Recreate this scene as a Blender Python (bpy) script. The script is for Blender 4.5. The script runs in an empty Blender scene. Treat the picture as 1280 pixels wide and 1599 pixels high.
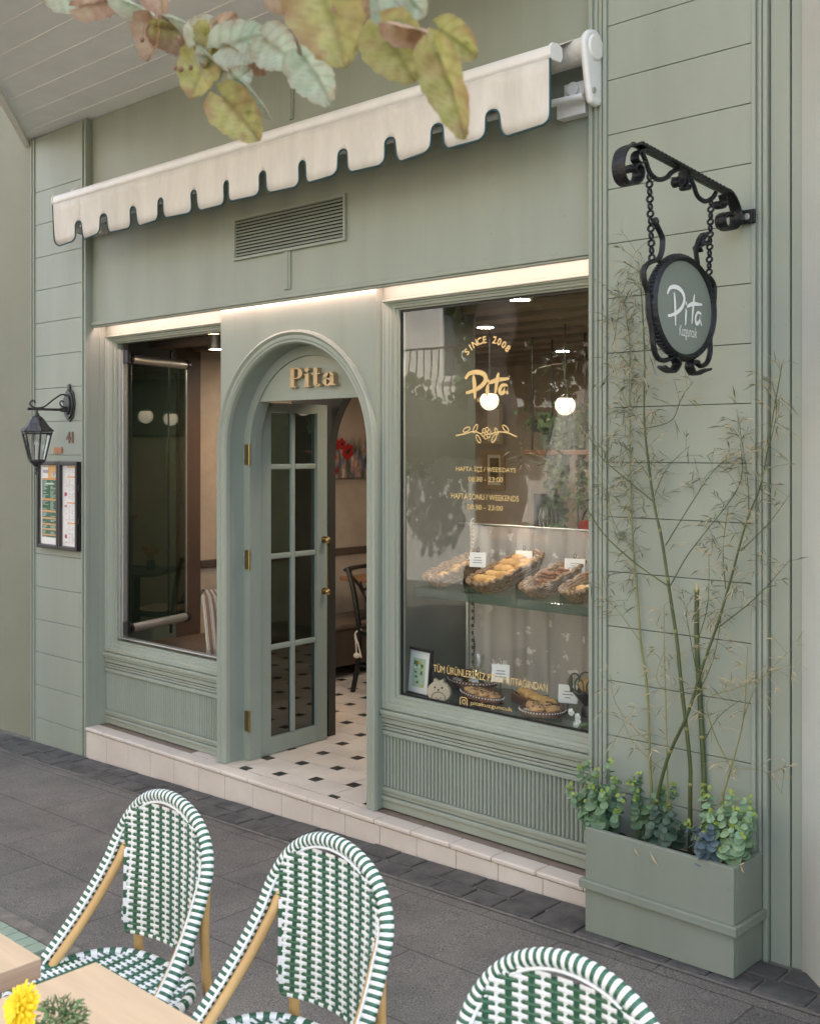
import bpy, bmesh, math, random
from mathutils import Vector, Matrix
random.seed(7)
SC = bpy.context.scene
COL = SC.collection
pi = math.pi
V = Vector

# ------------------------------------------------------------------ camera
CAMP = V((3.604, -3.886, 1.98)); YAW = math.radians(42.84); FPX = 1720.0; CX = 640.0; HY = 704.0
VW = V((-math.sin(YAW), math.cos(YAW), 0)); RT = V((math.cos(YAW), math.sin(YAW), 0))
cd = bpy.data.cameras.new('camera'); cam = bpy.data.objects.new('camera', cd); COL.objects.link(cam)
cam.location = CAMP; cam.rotation_euler = (pi/2, 0, YAW)
cd.sensor_fit = 'VERTICAL'; cd.sensor_height = 36; cd.lens = FPX/1599*36
cd.shift_y = (HY-799.5)/1599; cd.shift_x = 0
cd.clip_end = 500; cd.clip_start = .05
SC.camera = cam
cd.dof.use_dof = True; cd.dof.focus_distance = 4.9; cd.dof.aperture_fstop = 6.5

def ray(px, py):
    return VW + RT*((px-CX)/FPX) + V((0, 0, -(py-HY)/FPX))
def at(px, py, Y):            # point of the photo on the plane y = Y
    d = ray(px, py); return CAMP + d*((Y-CAMP.y)/d.y)
def atX(px, py, X):
    d = ray(px, py); return CAMP + d*((X-CAMP.x)/d.x)
def atZ(px, py, z):
    d = ray(px, py); return CAMP + d*((z-CAMP.z)/d.z)
def gz(x):                    # the street climbs gently to the right
    return .0285*(x+2.733)
def atG(px, py, h=0):
    z = h
    for _ in range(8):
        p = atZ(px, py, z); z = gz(p.x)+h
    return p

# ------------------------------------------------------------------ materials
def new_mat(name):
    m = bpy.data.materials.new(name); m.use_nodes = True
    nt = m.node_tree; b = nt.nodes['Principled BSDF']
    return m, nt, b
def nd(nt, t, **kw):
    n = nt.nodes.new(t)
    for k, v in kw.items(): setattr(n, k, v)
    return n
def c4(c): return (c[0], c[1], c[2], 1)
def mat(name, col, rough=.6, var=.12, scale=6., bump=0., bscale=60., metal=0., col2=None, emit=0., coat=0., stretch=None, spec=None):
    m, nt, b = new_mat(name); L = nt.links.new
    b.inputs['Roughness'].default_value = rough; b.inputs['Metallic'].default_value = metal
    if spec is not None: b.inputs['Specular IOR Level'].default_value = spec
    if coat: b.inputs['Coat Weight'].default_value = coat; b.inputs['Coat Roughness'].default_value = .15
    tc = nd(nt, 'ShaderNodeTexCoord')
    src = tc.outputs['Object']
    if stretch:
        mp = nd(nt, 'ShaderNodeMapping'); mp.inputs['Scale'].default_value = stretch
        L(src, mp.inputs['Vector']); src = mp.outputs['Vector']
    if var or col2:
        n = nd(nt, 'ShaderNodeTexNoise'); n.inputs['Scale'].default_value = scale; n.inputs['Detail'].default_value = 6
        n.inputs['Roughness'].default_value = .65
        L(src, n.inputs['Vector'])
        r = nd(nt, 'ShaderNodeValToRGB'); r.color_ramp.elements[0].position = .3; r.color_ramp.elements[1].position = .7
        a = [x*(1-var) for x in col]; z = list(col2) if col2 else [min(1, x*(1+var)) for x in col]
        r.color_ramp.elements[0].color = c4(a); r.color_ramp.elements[1].color = c4(z)
        L(n.outputs['Fac'], r.inputs['Fac']); L(r.outputs['Color'], b.inputs['Base Color'])
    else:
        b.inputs['Base Color'].default_value = c4(col)
    if bump:
        n2 = nd(nt, 'ShaderNodeTexNoise'); n2.inputs['Scale'].default_value = bscale; n2.inputs['Detail'].default_value = 4
        L(src, n2.inputs['Vector'])
        bp = nd(nt, 'ShaderNodeBump'); bp.inputs['Strength'].default_value = bump; bp.inputs['Distance'].default_value = .01
        L(n2.outputs['Fac'], bp.inputs['Height']); L(bp.outputs['Normal'], b.inputs['Normal'])
    if emit:
        b.inputs['Emission Color'].default_value = c4(col); b.inputs['Emission Strength'].default_value = emit
    return m

def glass_mat(name, k=2.2, tint=(1, 1, 1), ior=1.5, rough=.0, wave=0.):
    m, nt, b = new_mat(name); L = nt.links.new; nt.nodes.remove(b)
    out = nt.nodes['Material Output']
    tr = nd(nt, 'ShaderNodeBsdfTransparent'); tr.inputs['Color'].default_value = c4(tint)
    gl = nd(nt, 'ShaderNodeBsdfGlossy'); gl.inputs['Roughness'].default_value = rough; gl.inputs['Color'].default_value = (1, 1, 1, 1)
    # Schlick reflectance, the same from either side of the pane
    geo = nd(nt, 'ShaderNodeNewGeometry'); dt = nd(nt, 'ShaderNodeVectorMath', operation='DOT_PRODUCT'); L(geo.outputs['Normal'], dt.inputs[0]); L(geo.outputs['Incoming'], dt.inputs[1])
    ab = nd(nt, 'ShaderNodeMath', operation='ABSOLUTE'); L(dt.outputs['Value'], ab.inputs[0])
    om = nd(nt, 'ShaderNodeMath', operation='SUBTRACT', use_clamp=True); om.inputs[0].default_value = 1; L(ab.outputs[0], om.inputs[1])
    pw = nd(nt, 'ShaderNodeMath', operation='POWER'); pw.inputs[1].default_value = 5; L(om.outputs[0], pw.inputs[0])
    f0 = ((ior-1)/(ior+1))**2
    mu = nd(nt, 'ShaderNodeMath', operation='MULTIPLY_ADD', use_clamp=True); mu.inputs[1].default_value = k*(1-f0); mu.inputs[2].default_value = k*f0
    L(pw.outputs[0], mu.inputs[0])
    mx = nd(nt, 'ShaderNodeMixShader'); L(mu.outputs[0], mx.inputs['Fac']); L(tr.outputs[0], mx.inputs[1]); L(gl.outputs[0], mx.inputs[2])
    if wave:
        tc = nd(nt, 'ShaderNodeTexCoord'); n = nd(nt, 'ShaderNodeTexNoise'); n.inputs['Scale'].default_value = 2.2; n.inputs['Detail'].default_value = 1
        L(tc.outputs['Object'], n.inputs['Vector'])
        bp = nd(nt, 'ShaderNodeBump'); bp.inputs['Strength'].default_value = wave; bp.inputs['Distance'].default_value = .02
        L(n.outputs['Fac'], bp.inputs['Height']); L(bp.outputs['Normal'], gl.inputs['Normal'])
    L(mx.outputs[0], out.inputs['Surface'])
    return m

# ------------------------------------------------------------------ scene tree
def tag(o, label=None, cat=None, group=None, kind=None):
    if label: o['label'] = label
    if cat: o['category'] = cat
    if group: o['group'] = group
    if kind: o['kind'] = kind
    return o
def thing(name, label, cat, loc=(0, 0, 0), group=None, rot=None):
    o = bpy.data.objects.new(name, None); COL.objects.link(o)
    o.location = loc; o.empty_display_size = .1
    if rot: o.rotation_euler = rot
    return tag(o, label, cat, group)
def root_loc(o):
    while o.parent is not None: o = o.parent
    return V(o.location)
def copy_tree(o, parent=None):
    c = o.copy(); COL.objects.link(c)
    if parent is not None: c.parent = parent
    for ch in list(o.children): copy_tree(ch, c)
    return c

class MB:
    def __init__(s): s.v = []; s.f = []; s.m = []
    def add(s, vs, fs, mi=0):
        o = len(s.v); s.v += [tuple(v) for v in vs]; s.f += [tuple(i+o for i in f) for f in fs]; s.m += [mi]*len(fs)
        return s
    def box(s, x0, x1, y0, y1, z0, z1, mi=0):
        x0, x1 = min(x0, x1), max(x0, x1); y0, y1 = min(y0, y1), max(y0, y1); z0, z1 = min(z0, z1), max(z0, z1)
        v = [(x, y, z) for x in (x0, x1) for y in (y0, y1) for z in (z0, z1)]
        return s.add(v, [(0, 1, 3, 2), (4, 6, 7, 5), (0, 4, 5, 1), (2, 3, 7, 6), (0, 2, 6, 4), (1, 5, 7, 3)], mi)
    def obox(s, o, ax, ay, az, mi=0):      # box from a corner and three edge vectors
        o, ax, ay, az = V(o), V(ax), V(ay), V(az)
        v = [o+ax*i+ay*j+az*k for i in (0, 1) for j in (0, 1) for k in (0, 1)]
        return s.add(v, [(0, 1, 3, 2), (4, 6, 7, 5), (0, 4, 5, 1), (2, 3, 7, 6), (0, 2, 6, 4), (1, 5, 7, 3)], mi)
    def prism(s, poly, fn, d0, d1, mi=0):  # 2-D outline (u,w) -> fn(u,w,d), between depths d0 and d1
        n = len(poly); v = [fn(u, w, d0) for u, w in poly]+[fn(u, w, d1) for u, w in poly]
        fs = [tuple(range(n)), tuple(range(2*n-1, n-1, -1))]+[(i, i+n, (i+1) % n+n, (i+1) % n) for i in range(n)]
        return s.add(v, fs, mi)
    def tube(s, pts, r, n=8, mi=0, caps=True, flat=1., up=None):
        pts = [V(p) for p in pts]; N = len(pts)
        rs = r if isinstance(r, (list, tuple)) else [r]*N
        t0 = (pts[1]-pts[0]).normalized()
        ref = V(up) if up else (V((0, 0, 1)) if abs(t0.z) < .9 else V((1, 0, 0)))
        a = t0.cross(ref).normalized(); vs = []
        for i, p in enumerate(pts):
            t = (pts[min(i+1, N-1)]-pts[max(i-1, 0)])
            t = t.normalized() if t.length > 1e-9 else t0
            a = (a-t*a.dot(t))
            a = a.normalized() if a.length > 1e-6 else t.orthogonal().normalized()
            b = t.cross(a)
            for k in range(n):
                g = 2*pi*k/n; vs.append(p+a*(math.cos(g)*rs[i])+b*(math.sin(g)*rs[i]*flat))
        fs = []; ms = []
        for i in range(N-1):
            for k in range(n):
                fs.append((i*n+k, i*n+(k+1) % n, (i+1)*n+(k+1) % n, (i+1)*n+k)); ms.append(mi(i) if callable(mi) else mi)
        if caps:
            fs.append(tuple(range(n-1, -1, -1))); fs.append(tuple((N-1)*n+k for k in range(n)))
            ms += [mi(0) if callable(mi) else mi]*2
        o = len(s.v); s.v += [tuple(v) for v in vs]; s.f += [tuple(i+o for i in f) for f in fs]; s.m += ms
        return s
    def lathe(s, prof, c=(0, 0, 0), n=24, mi=0, axis='z', sx=1., sy=1., caps=True):
        vs = []; c = V(c)
        for r, z in prof:
            for k in range(n):
                g = 2*pi*k/n; p = V((r*math.cos(g)*sx, r*math.sin(g)*sy, z))
                if axis == 'y': p = V((p.x, p.z, p.y))
                if axis == 'x': p = V((p.z, p.x, p.y))
                vs.append(c+p)
        fs = [(i*n+k, i*n+(k+1) % n, (i+1)*n+(k+1) % n, (i+1)*n+k) for i in range(len(prof)-1) for k in range(n)]
        if caps and prof[0][0] > 1e-6: fs.append(tuple(range(n-1, -1, -1)))
        if caps and prof[-1][0] > 1e-6: fs.append(tuple((len(prof)-1)*n+k for k in range(n)))
        return s.add(vs, fs, mi)
    def blob(s, c, rx, ry, rz, nu=12, nv=8, mi=0, jit=0., rnd=random):
        c = V(c); vs = []; ph = rnd.random()*6
        for j in range(nv+1):
            a = pi*j/nv
            for i in range(nu):
                g = 2*pi*i/nu; k = 1+jit*(math.sin(3*g+ph)*.5+math.sin(5*a+2*g+ph)*.5)+jit*(rnd.random()-.5)*.6
                if j in (0, nv): k = 1
                vs.append(c+V((rx*math.sin(a)*math.cos(g)*k, ry*math.sin(a)*math.sin(g)*k, rz*math.cos(a)*k)))
        fs = [(j*nu+i, j*nu+(i+1) % nu, (j+1)*nu+(i+1) % nu, (j+1)*nu+i) for j in range(nv) for i in range(nu)]
        return s.add(vs, fs, mi)
    def sweep(s, path, prof, closed=False, mi=0, y0=0.):
        # path: [(x,z,nx,nz)] inward normals (mitred); prof: [(inset, y)] swept along it
        n = len(prof); vs = [V((x+a*nx, y0+y, z+a*nz)) for x, z, nx, nz in path for a, y in prof]
        P = len(path); fs = []
        for i in range(P if closed else P-1):
            for k in range(n-1):
                j = (i+1) % P; fs.append((i*n+k, i*n+k+1, j*n+k+1, j*n+k))
        return s.add(vs, fs, mi)
    def build(s, name, mats, parent=None, bevel=0., smooth=False, angle=None, seg=2, solid=0.):
        me = bpy.data.meshes.new(name); off = root_loc(parent) if parent is not None else V((0, 0, 0))
        me.from_pydata([tuple(V(v)-off) for v in s.v], [], s.f)
        for m in (mats if isinstance(mats, (list, tuple)) else [mats]): me.materials.append(m)
        me.polygons.foreach_set('material_index', s.m)
        bm = bmesh.new(); bm.from_mesh(me)
        bmesh.ops.remove_doubles(bm, verts=bm.verts, dist=1e-6) if smooth or solid else None
        bmesh.ops.recalc_face_normals(bm, faces=bm.faces); bm.to_mesh(me); bm.free()
        if smooth:
            me.polygons.foreach_set('use_smooth', [True]*len(me.polygons))
            me.set_sharp_from_angle(angle=math.radians(angle or 40))
        me.update()
        o = bpy.data.objects.new(name, me); COL.objects.link(o)
        if parent is not None: o.parent = parent
        if solid:
            md = o.modifiers.new('solid', 'SOLIDIFY'); md.thickness = solid; md.offset = 0
        if bevel:
            md = o.modifiers.new('bevel', 'BEVEL'); md.width = bevel; md.segments = seg; md.limit_method = 'ANGLE'; md.angle_limit = math.radians(35)
            md.harden_normals = False
        return o

def catmull(pts, k=6):
    pts = [V(p) for p in pts]; out = []
    for i in range(len(pts)-1):
        p0 = pts[max(i-1, 0)]; p1 = pts[i]; p2 = pts[i+1]; p3 = pts[min(i+2, len(pts)-1)]
        for j in range(k):
            t = j/k
            out.append(.5*((2*p1)+(p2-p0)*t+(2*p0-5*p1+4*p2-p3)*t*t+(3*p1-p0-3*p2+p3)*t**3))
    out.append(pts[-1]); return out

def rect_path(x0, x1, z0, z1, kt=1., kb=1.):
    return [(x0, z0, 1, kb), (x0, z1, 1, -kt), (x1, z1, -1, -kt), (x1, z0, -1, kb)]
def arch_path(cx, R, zs, z0, n=40, cap=True):   # from bottom left up, over, down; inward normals
    p = [(cx-R, z0, 1, 0), (cx-R, zs, 1, 0)]
    for i in range(1, n):
        g = pi-pi*i/n; p.append((cx+R*math.cos(g), zs+R*math.sin(g), -math.cos(g), -math.sin(g)))
    p += [(cx+R, zs, -1, 0), (cx+R, z0, -1, 0)]
    return p

# writing: the built-in font turned into mesh, flat in (u,w) with a little thickness
_dg = None
def text_polys(body, size, bold=0., align='CENTER', shear=0., spacing=1.):
    cu = bpy.data.curves.new('t', 'FONT'); cu.body = body; cu.size = size; cu.align_x = align; cu.align_y = 'CENTER'
    cu.offset = bold; cu.shear = shear; cu.space_character = spacing; cu.resolution_u = 3
    o = bpy.data.objects.new('t', cu); COL.objects.link(o)
    dg = bpy.context.evaluated_depsgraph_get(); dg.update()
    me = bpy.data.meshes.new_from_object(o.evaluated_get(dg))
    vs = [(v.co.x, v.co.y) for v in me.vertices]; fs = [tuple(p.vertices) for p in me.polygons]
    COL.objects.unlink(o); bpy.data.objects.remove(o); bpy.data.curves.remove(cu); bpy.data.meshes.remove(me)
    return vs, fs
def write(mb, body, size, fn, mi=0, **kw):      # fn(u,w)->3-D point
    vs, fs = text_polys(body, size, **kw)
    mb.add([fn(u, w) for u, w in vs], fs, mi)
_lift = [0.]
def lift():
    _lift[0] = (_lift[0]+.00015) % .0024
    return _lift[0]
def stroke(mb, pts, w, fn, mi=0, k=6):  # brush stroke: ribbon of varying width in (u,w); fn(u,w,d), d = out of the surface
    P = catmull([(p[0], p[1], 0) for p in pts], k) if len(pts) > 2 else [V((p[0], p[1], 0)) for p in pts]
    N = len(P); vs = []; d = lift()
    for i, p in enumerate(P):
        t = P[min(i+1, N-1)]-P[max(i-1, 0)]; t.normalize(); n = V((-t.y, t.x, 0))
        ww = w(i/(N-1)) if callable(w) else w
        a = p+n*ww/2; b = p-n*ww/2; vs += [fn(a.x, a.y, d), fn(b.x, b.y, d)]
    mb.add(vs, [(2*i, 2*i+1, 2*i+3, 2*i+2) for i in range(N-1)], mi)
    for q in (P[0], P[-1]):
        ww = (w(0) if q is P[0] else w(1)) if callable(w) else w; d = lift()
        mb.add([fn(q.x+math.cos(g)*ww/2, q.y+math.sin(g)*ww/2, d) for g in [2*pi*i/8 for i in range(8)]], [tuple(range(8))], mi)
# ------------------------------------------------------------------ materials of the place
def paint_mat(name, col, rough=.5, streak=True):
    m, nt, b = new_mat(name); L = nt.links.new
    tc = nd(nt, 'ShaderNodeTexCoord'); geo = nd(nt, 'ShaderNodeNewGeometry')
    mp = nd(nt, 'ShaderNodeMapping'); mp.inputs['Scale'].default_value = (3.2, 3.2, .55); L(geo.outputs['Position'], mp.inputs['Vector'])
    n = nd(nt, 'ShaderNodeTexNoise'); n.inputs['Scale'].default_value = 1.6; n.inputs['Detail'].default_value = 7; L(mp.outputs[0], n.inputs['Vector'])
    r = nd(nt, 'ShaderNodeValToRGB'); r.color_ramp.elements[0].position = .32; r.color_ramp.elements[1].position = .68
    r.color_ramp.elements[0].color = c4([x*.94 for x in col]); r.color_ramp.elements[1].color = c4([min(1, x*1.05) for x in col])
    L(n.outputs['Fac'], r.inputs['Fac'])
    # small chips and scuffs
    n3 = nd(nt, 'ShaderNodeTexNoise'); n3.inputs['Scale'].default_value = 46; n3.inputs['Detail'].default_value = 3; L(geo.outputs['Position'], n3.inputs['Vector'])
    r3 = nd(nt, 'ShaderNodeValToRGB'); r3.color_ramp.elements[0].position = .70; r3.color_ramp.elements[1].position = .74
    L(n3.outputs['Fac'], r3.inputs['Fac'])
    mx = nd(nt, 'ShaderNodeMix', data_type='RGBA'); mx.inputs[7].default_value = c4([x*.72 for x in col])
    ml = nd(nt, 'ShaderNodeMath', operation='MULTIPLY'); ml.inputs[1].default_value = .35; L(r3.outputs['Color'], ml.inputs[0])
    L(ml.outputs[0], mx.inputs[0]); L(r.outputs['Color'], mx.inputs[6])
    mp4 = nd(nt, 'ShaderNodeMapping'); mp4.inputs['Scale'].default_value = (9, 9, .42); L(geo.outputs['Position'], mp4.inputs['Vector'])
    n4 = nd(nt, 'ShaderNodeTexNoise'); n4.inputs['Scale'].default_value = 1.3; n4.inputs['Detail'].default_value = 5; n4.inputs['Roughness'].default_value = .7; L(mp4.outputs[0], n4.inputs['Vector'])
    r4 = nd(nt, 'ShaderNodeValToRGB'); r4.color_ramp.elements[0].position = .56; r4.color_ramp.elements[1].position = .78; L(n4.outputs['Fac'], r4.inputs['Fac'])
    m4 = nd(nt, 'ShaderNodeMath', operation='MULTIPLY'); m4.inputs[1].default_value = .15; L(r4.outputs['Color'], m4.inputs[0])
    mx4 = nd(nt, 'ShaderNodeMix', data_type='RGBA', blend_type='MULTIPLY'); mx4.inputs[7].default_value = (.62, .60, .55, 1); L(m4.outputs[0], mx4.inputs[0]); L(mx.outputs[2], mx4.inputs[6])
    L(mx4.outputs[2], b.inputs['Base Color'])
    b.inputs['Roughness'].default_value = rough; b.inputs['Specular IOR Level'].default_value = .4
    n2 = nd(nt, 'ShaderNodeTexNoise'); n2.inputs['Scale'].default_value = 9; n2.inputs['Detail'].default_value = 8; L(geo.outputs['Position'], n2.inputs['Vector'])
    bp = nd(nt, 'ShaderNodeBump'); bp.inputs['Strength'].default_value = .22; bp.inputs['Distance'].default_value = .006
    L(n2.outputs['Fac'], bp.inputs['Height']); L(bp.outputs['Normal'], b.inputs['Normal'])
    return m
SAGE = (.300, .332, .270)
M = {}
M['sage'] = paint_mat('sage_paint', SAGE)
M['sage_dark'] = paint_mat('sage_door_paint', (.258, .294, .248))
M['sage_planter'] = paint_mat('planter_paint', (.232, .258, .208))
M['green_dark'] = mat('dark_green_paint', (.13, .155, .125), .45, .1, 3)
M['soffit'] = mat('soffit_paint', (.82, .84, .83), .55, .05, 5, .05, 30)
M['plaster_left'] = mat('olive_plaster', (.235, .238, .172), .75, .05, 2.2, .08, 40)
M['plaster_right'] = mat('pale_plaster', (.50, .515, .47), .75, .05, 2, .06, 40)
M['white'] = mat('white_paint', (.78, .76, .71), .45, .05, 8)
M['awnmetal'] = mat('awning_metal', (.77, .76, .73), .38, .07, 5)
M['canvas'] = mat('awning_canvas', (.67, .64, .575), .85, .09, 5, .35, 28, stretch=(2, 2, .5))
M['teal'] = mat('teal_piping', (.012, .062, .072), .6, 0)
M['iron'] = mat('black_iron', (.013, .014, .016), .38, .3, 30, .5, 70, metal=.35)
M['lantern'] = mat('antique_silver_black', (.06, .06, .062), .4, .5, 40, .5, 90, metal=.6, col2=(.11, .11, .11))
M['black'] = mat('black_lacquer', (.012, .012, .013), .3, .1, 10)
M['brass'] = mat('aged_brass', (.50, .36, .15), .32, .25, 25, metal=1., col2=(.36, .25, .10))
M['gold'] = mat('gold_letters', (.50, .38, .22), .42, .12, 30, metal=.7)
M['goldside'] = mat('gold_foil', (.72, .53, .22), .5, .06, 30, metal=.15)
M['alu'] = mat('aluminium', (.55, .56, .53), .35, .05, 10, metal=.8)
M['led'] = mat('warm_light_strip', (1, .665, .66), .5, 0, emit=6.2)
M['glow'] = mat('lamp_opal_glass', (1, .84, .66), .4, 0, emit=.25)
M['spot'] = mat('downlight_face', (1, .84, .66), .4, 0, emit=70.)
M['glass'] = glass_mat('shop_window_glass', 1.8, (.93, .96, .94), wave=.035)
M['paneglass'] = glass_mat('door_glass', 2.6, (.33, .43, .41))
M['foldglass'] = glass_mat('folding_panel_glass', 2.2, (.50, .60, .54))
M['lampglass'] = glass_mat('lantern_glass', 3.5, (.9, .92, .92), rough=.12)
M['sheetglass'] = glass_mat('case_glass', .5, (1, 1, 1))
M['thinglass'] = glass_mat('clear_glass', 2., (.97, .98, .97))
M['tile'] = mat('cream_step_tile', (.62, .54, .46), .5, .10, 2.2, .05, 40, col2=(.70, .63, .55))
M['grout'] = mat('tile_grout', (.22, .17, .13), .9, .2, 20)
M['int_wall'] = mat('warm_interior_plaster', (.45, .375, .29), .8, .14, 3.5, .1, 30)
M['int_dark'] = mat('brown_interior_wood', (.085, .058, .042), .55, .25, 3, .1, 20, stretch=(1, 1, .2))
M['ceil'] = mat('interior_ceiling', (.24, .18, .135), .7, .1, 3)
M['wood'] = mat('pale_plywood', (.60, .44, .285), .5, .07, 5, .04, 60, stretch=(.5, 6, 6))
M['woodedge'] = mat('plywood_edge', (.46, .31, .21), .6, .22, 6, .05, 60, stretch=(.3, .3, 60))
M['brown'] = mat('brown_wood', (.17, .085, .05), .5, .25, 8, .1, 40)
M['bamboo'] = mat('golden_cane', (.56, .33, .115), .35, .16, 4, col2=(.66, .42, .17), stretch=(1, 1, 1), coat=.3)
M['wgreen'] = mat('green_rattan', (.022, .105, .055), .32, .12, 50, coat=.25)
M['wwhite'] = mat('white_rattan', (.80, .81, .80), .34, .03, 30, coat=.25)
M['linen'] = mat('brown_bench_cloth', (.13, .095, .065), .95, .2, 40, .3, 250)
M['soil'] = mat('dark_soil', (.03, .024, .02), .95, .4, 30, .8, 60)
M['paper'] = mat('white_card', (.86, .85, .82), .7, .02)
M['ink'] = mat('print_ink', (.05, .05, .06), .7, 0)
M['signface'] = mat('sign_sage', (.20, .235, .20), .55, .06, 6)
M['signwhite'] = mat('sign_white', (.86, .87, .85), .5, 0)
M['wicker'] = mat('wicker', (.25, .14, .07), .7, .45, 45, .8, 90, col2=(.42, .28, .16))
M['bread'] = mat('golden_pastry', (.60, .31, .09), .6, .3, 14, .25, 50, col2=(.72, .44, .17))
M['cookie'] = mat('cookie_crumb', (.58, .34, .15), .75, .35, 30, .6, 60)
M['choco'] = mat('chocolate', (.05, .022, .012), .4, .4, 25, .4, 60)
M['roast'] = mat('dark_crust', (.20, .075, .025), .55, .4, 22, .5, 60, col2=(.33, .13, .04))
M['liner'] = mat('paper_liner', (.78, .70, .60), .8, .06, 20)
M['soft_white'] = mat('white_petal', (.82, .82, .80), .6, .03)
M['owl'] = mat('carved_pale_wood', (.56, .46, .35), .65, .10, 12, stretch=(1, 1, 6))
M['shelf'] = mat('shelf_green', (.085, .115, .090), .3, .06, 4)
def shelf_glass():
    m, nt, b = new_mat('green_shelf_glass'); L = nt.links.new
    b.inputs['Base Color'].default_value = (.10, .14, .11, 1); b.inputs['Roughness'].default_value = .12
    t = nd(nt, 'ShaderNodeBsdfTransparent'); t.inputs['Color'].default_value = (.72, .85, .77, 1)
    mx = nd(nt, 'ShaderNodeMixShader'); mx.inputs['Fac'].default_value = .55; L(b.outputs[0], mx.inputs[1]); L(t.outputs[0], mx.inputs[2]); L(mx.outputs[0], nt.nodes['Material Output'].inputs['Surface'])
    return m
M['shelf'] = shelf_glass()
M['deck'] = mat('deck_green', (.10, .115, .098), .35, .08, 4)
M['yellow'] = mat('yellow_petal', (.95, .66, .02), .55, .16, 40)
M['leafdark'] = mat('dark_leaf', (.035, .075, .025), .5, .4, 30, col2=(.09, .15, .05))
M['stem'] = mat('fresh_stem', (.16, .26, .10), .5, .2, 20)
M['red'] = mat('poppy_red', (.42, .02, .015), .6, .3, 30)
M['orange'] = mat('orange_plaque', (.46, .19, .085), .6, .1, 30)
M['sagelight'] = mat('pale_sage_paint', (.28, .36, .28), .5, .06, 8)

def leaf_mat(name, c1, c2, c3, scale=9., trans=.3):
    # leaf colour varies by object and by patches; light also comes through
    m, nt, b = new_mat(name); L = nt.links.new
    oi = nd(nt, 'ShaderNodeObjectInfo'); tc = nd(nt, 'ShaderNodeTexCoord')
    n = nd(nt, 'ShaderNodeTexNoise', noise_dimensions='4D'); n.inputs['Scale'].default_value = scale; n.inputs['Detail'].default_value = 5
    mu = nd(nt, 'ShaderNodeMath', operation='MULTIPLY'); mu.inputs[1].default_value = 37; L(oi.outputs['Random'], mu.inputs[0]); L(mu.outputs[0], n.inputs['W'])
    L(tc.outputs['Object'], n.inputs['Vector'])
    r = nd(nt, 'ShaderNodeValToRGB'); e = r.color_ramp.elements
    e[0].position = .34; e[0].color = c4(c1); e[1].position = .62; e[1].color = c4(c3); x = e.new(.48); x.color = c4(c2)
    L(n.outputs['Fac'], r.inputs['Fac'])
    at_ = nd(nt, 'ShaderNodeAttribute'); at_.attribute_name = 'edge'; sc_ = nd(nt, 'ShaderNodeSeparateColor'); L(at_.outputs['Color'], sc_.inputs[0])
    ad = nd(nt, 'ShaderNodeMath', operation='MULTIPLY_ADD'); ad.inputs[1].default_value = 1.6; ad.inputs[2].default_value = -.42; L(n.outputs['Fac'], ad.inputs[0])
    em = nd(nt, 'ShaderNodeMath', operation='MULTIPLY', use_clamp=True); L(sc_.outputs[0], em.inputs[0]); L(ad.outputs[0], em.inputs[1])
    mb = nd(nt, 'ShaderNodeMix', data_type='RGBA'); mb.inputs[7].default_value = (.27, .13, .07, 1); L(em.outputs[0], mb.inputs[0]); L(r.outputs['Color'], mb.inputs[6])
    vm = nd(nt, 'ShaderNodeMix', data_type='RGBA', blend_type='MULTIPLY'); vm.inputs[7].default_value = (.62, .58, .5, 1); L(sc_.outputs[1], vm.inputs[0]); L(mb.outputs[2], vm.inputs[6])
    r = type('o', (), {'outputs': {'Color': vm.outputs[2]}})()
    L(r.outputs['Color'], b.inputs['Base Color'])
    b.inputs['Roughness'].default_value = .5
    t = nd(nt, 'ShaderNodeBsdfTranslucent'); L(r.outputs['Color'], t.inputs['Color'])
    mx = nd(nt, 'ShaderNodeMixShader'); mx.inputs['Fac'].default_value = trans
    L(b.outputs[0], mx.inputs[1]); L(t.outputs[0], mx.inputs[2]); L(mx.outputs[0], nt.nodes['Material Output'].inputs['Surface'])
    n2 = nd(nt, 'ShaderNodeTexNoise'); n2.inputs['Scale'].default_value = 70; L(tc.outputs['Object'], n2.inputs['Vector'])
    bp = nd(nt, 'ShaderNodeBump'); bp.inputs['Strength'].default_value = .25; bp.inputs['Distance'].default_value = .004
    L(n2.outputs['Fac'], bp.inputs['Height']); L(bp.outputs['Normal'], b.inputs['Normal'])
    return m
M['leaf_yellow'] = leaf_mat('autumn_leaf_yellow', (.34, .34, .10), (.46, .45, .17), (.42, .34, .14), 30, .42)
M['leaf_green'] = leaf_mat('autumn_leaf_pale', (.42, .52, .37), (.52, .60, .46), (.50, .52, .38), 30, .42)
M['leaf_brown'] = leaf_mat('autumn_leaf_brown', (.32, .17, .10), (.50, .34, .24), (.55, .44, .30), 30, .42)
M['euc'] = leaf_mat('eucalyptus_leaf', (.07, .135, .075), (.12, .215, .115), (.20, .31, .15), 20, .15)
M['euc_pale'] = leaf_mat('eucalyptus_pale', (.16, .28, .15), (.23, .36, .21), (.30, .42, .23), 20, .15)
M['euc_blue'] = leaf_mat('eucalyptus_blue', (.055, .085, .105), (.085, .125, .145), (.12, .17, .19), 20, .1)
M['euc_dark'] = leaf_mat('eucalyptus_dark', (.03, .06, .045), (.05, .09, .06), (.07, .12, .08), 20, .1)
M['euc_tip'] = leaf_mat('eucalyptus_tip', (.22, .33, .05), (.32, .42, .08), (.40, .46, .13), 30, .2)
M['straw'] = mat('dry_straw_leaf', (.46, .36, .20), .7, .25, 15, col2=(.56, .46, .28))
M['grassleaf'] = mat('thin_green_leaf', (.085, .11, .045), .6, .35, 15, col2=(.17, .19, .09))
M['cane'] = mat('green_cane', (.055, .080, .024), .4, .3, 7, col2=(.10, .125, .040))
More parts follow.
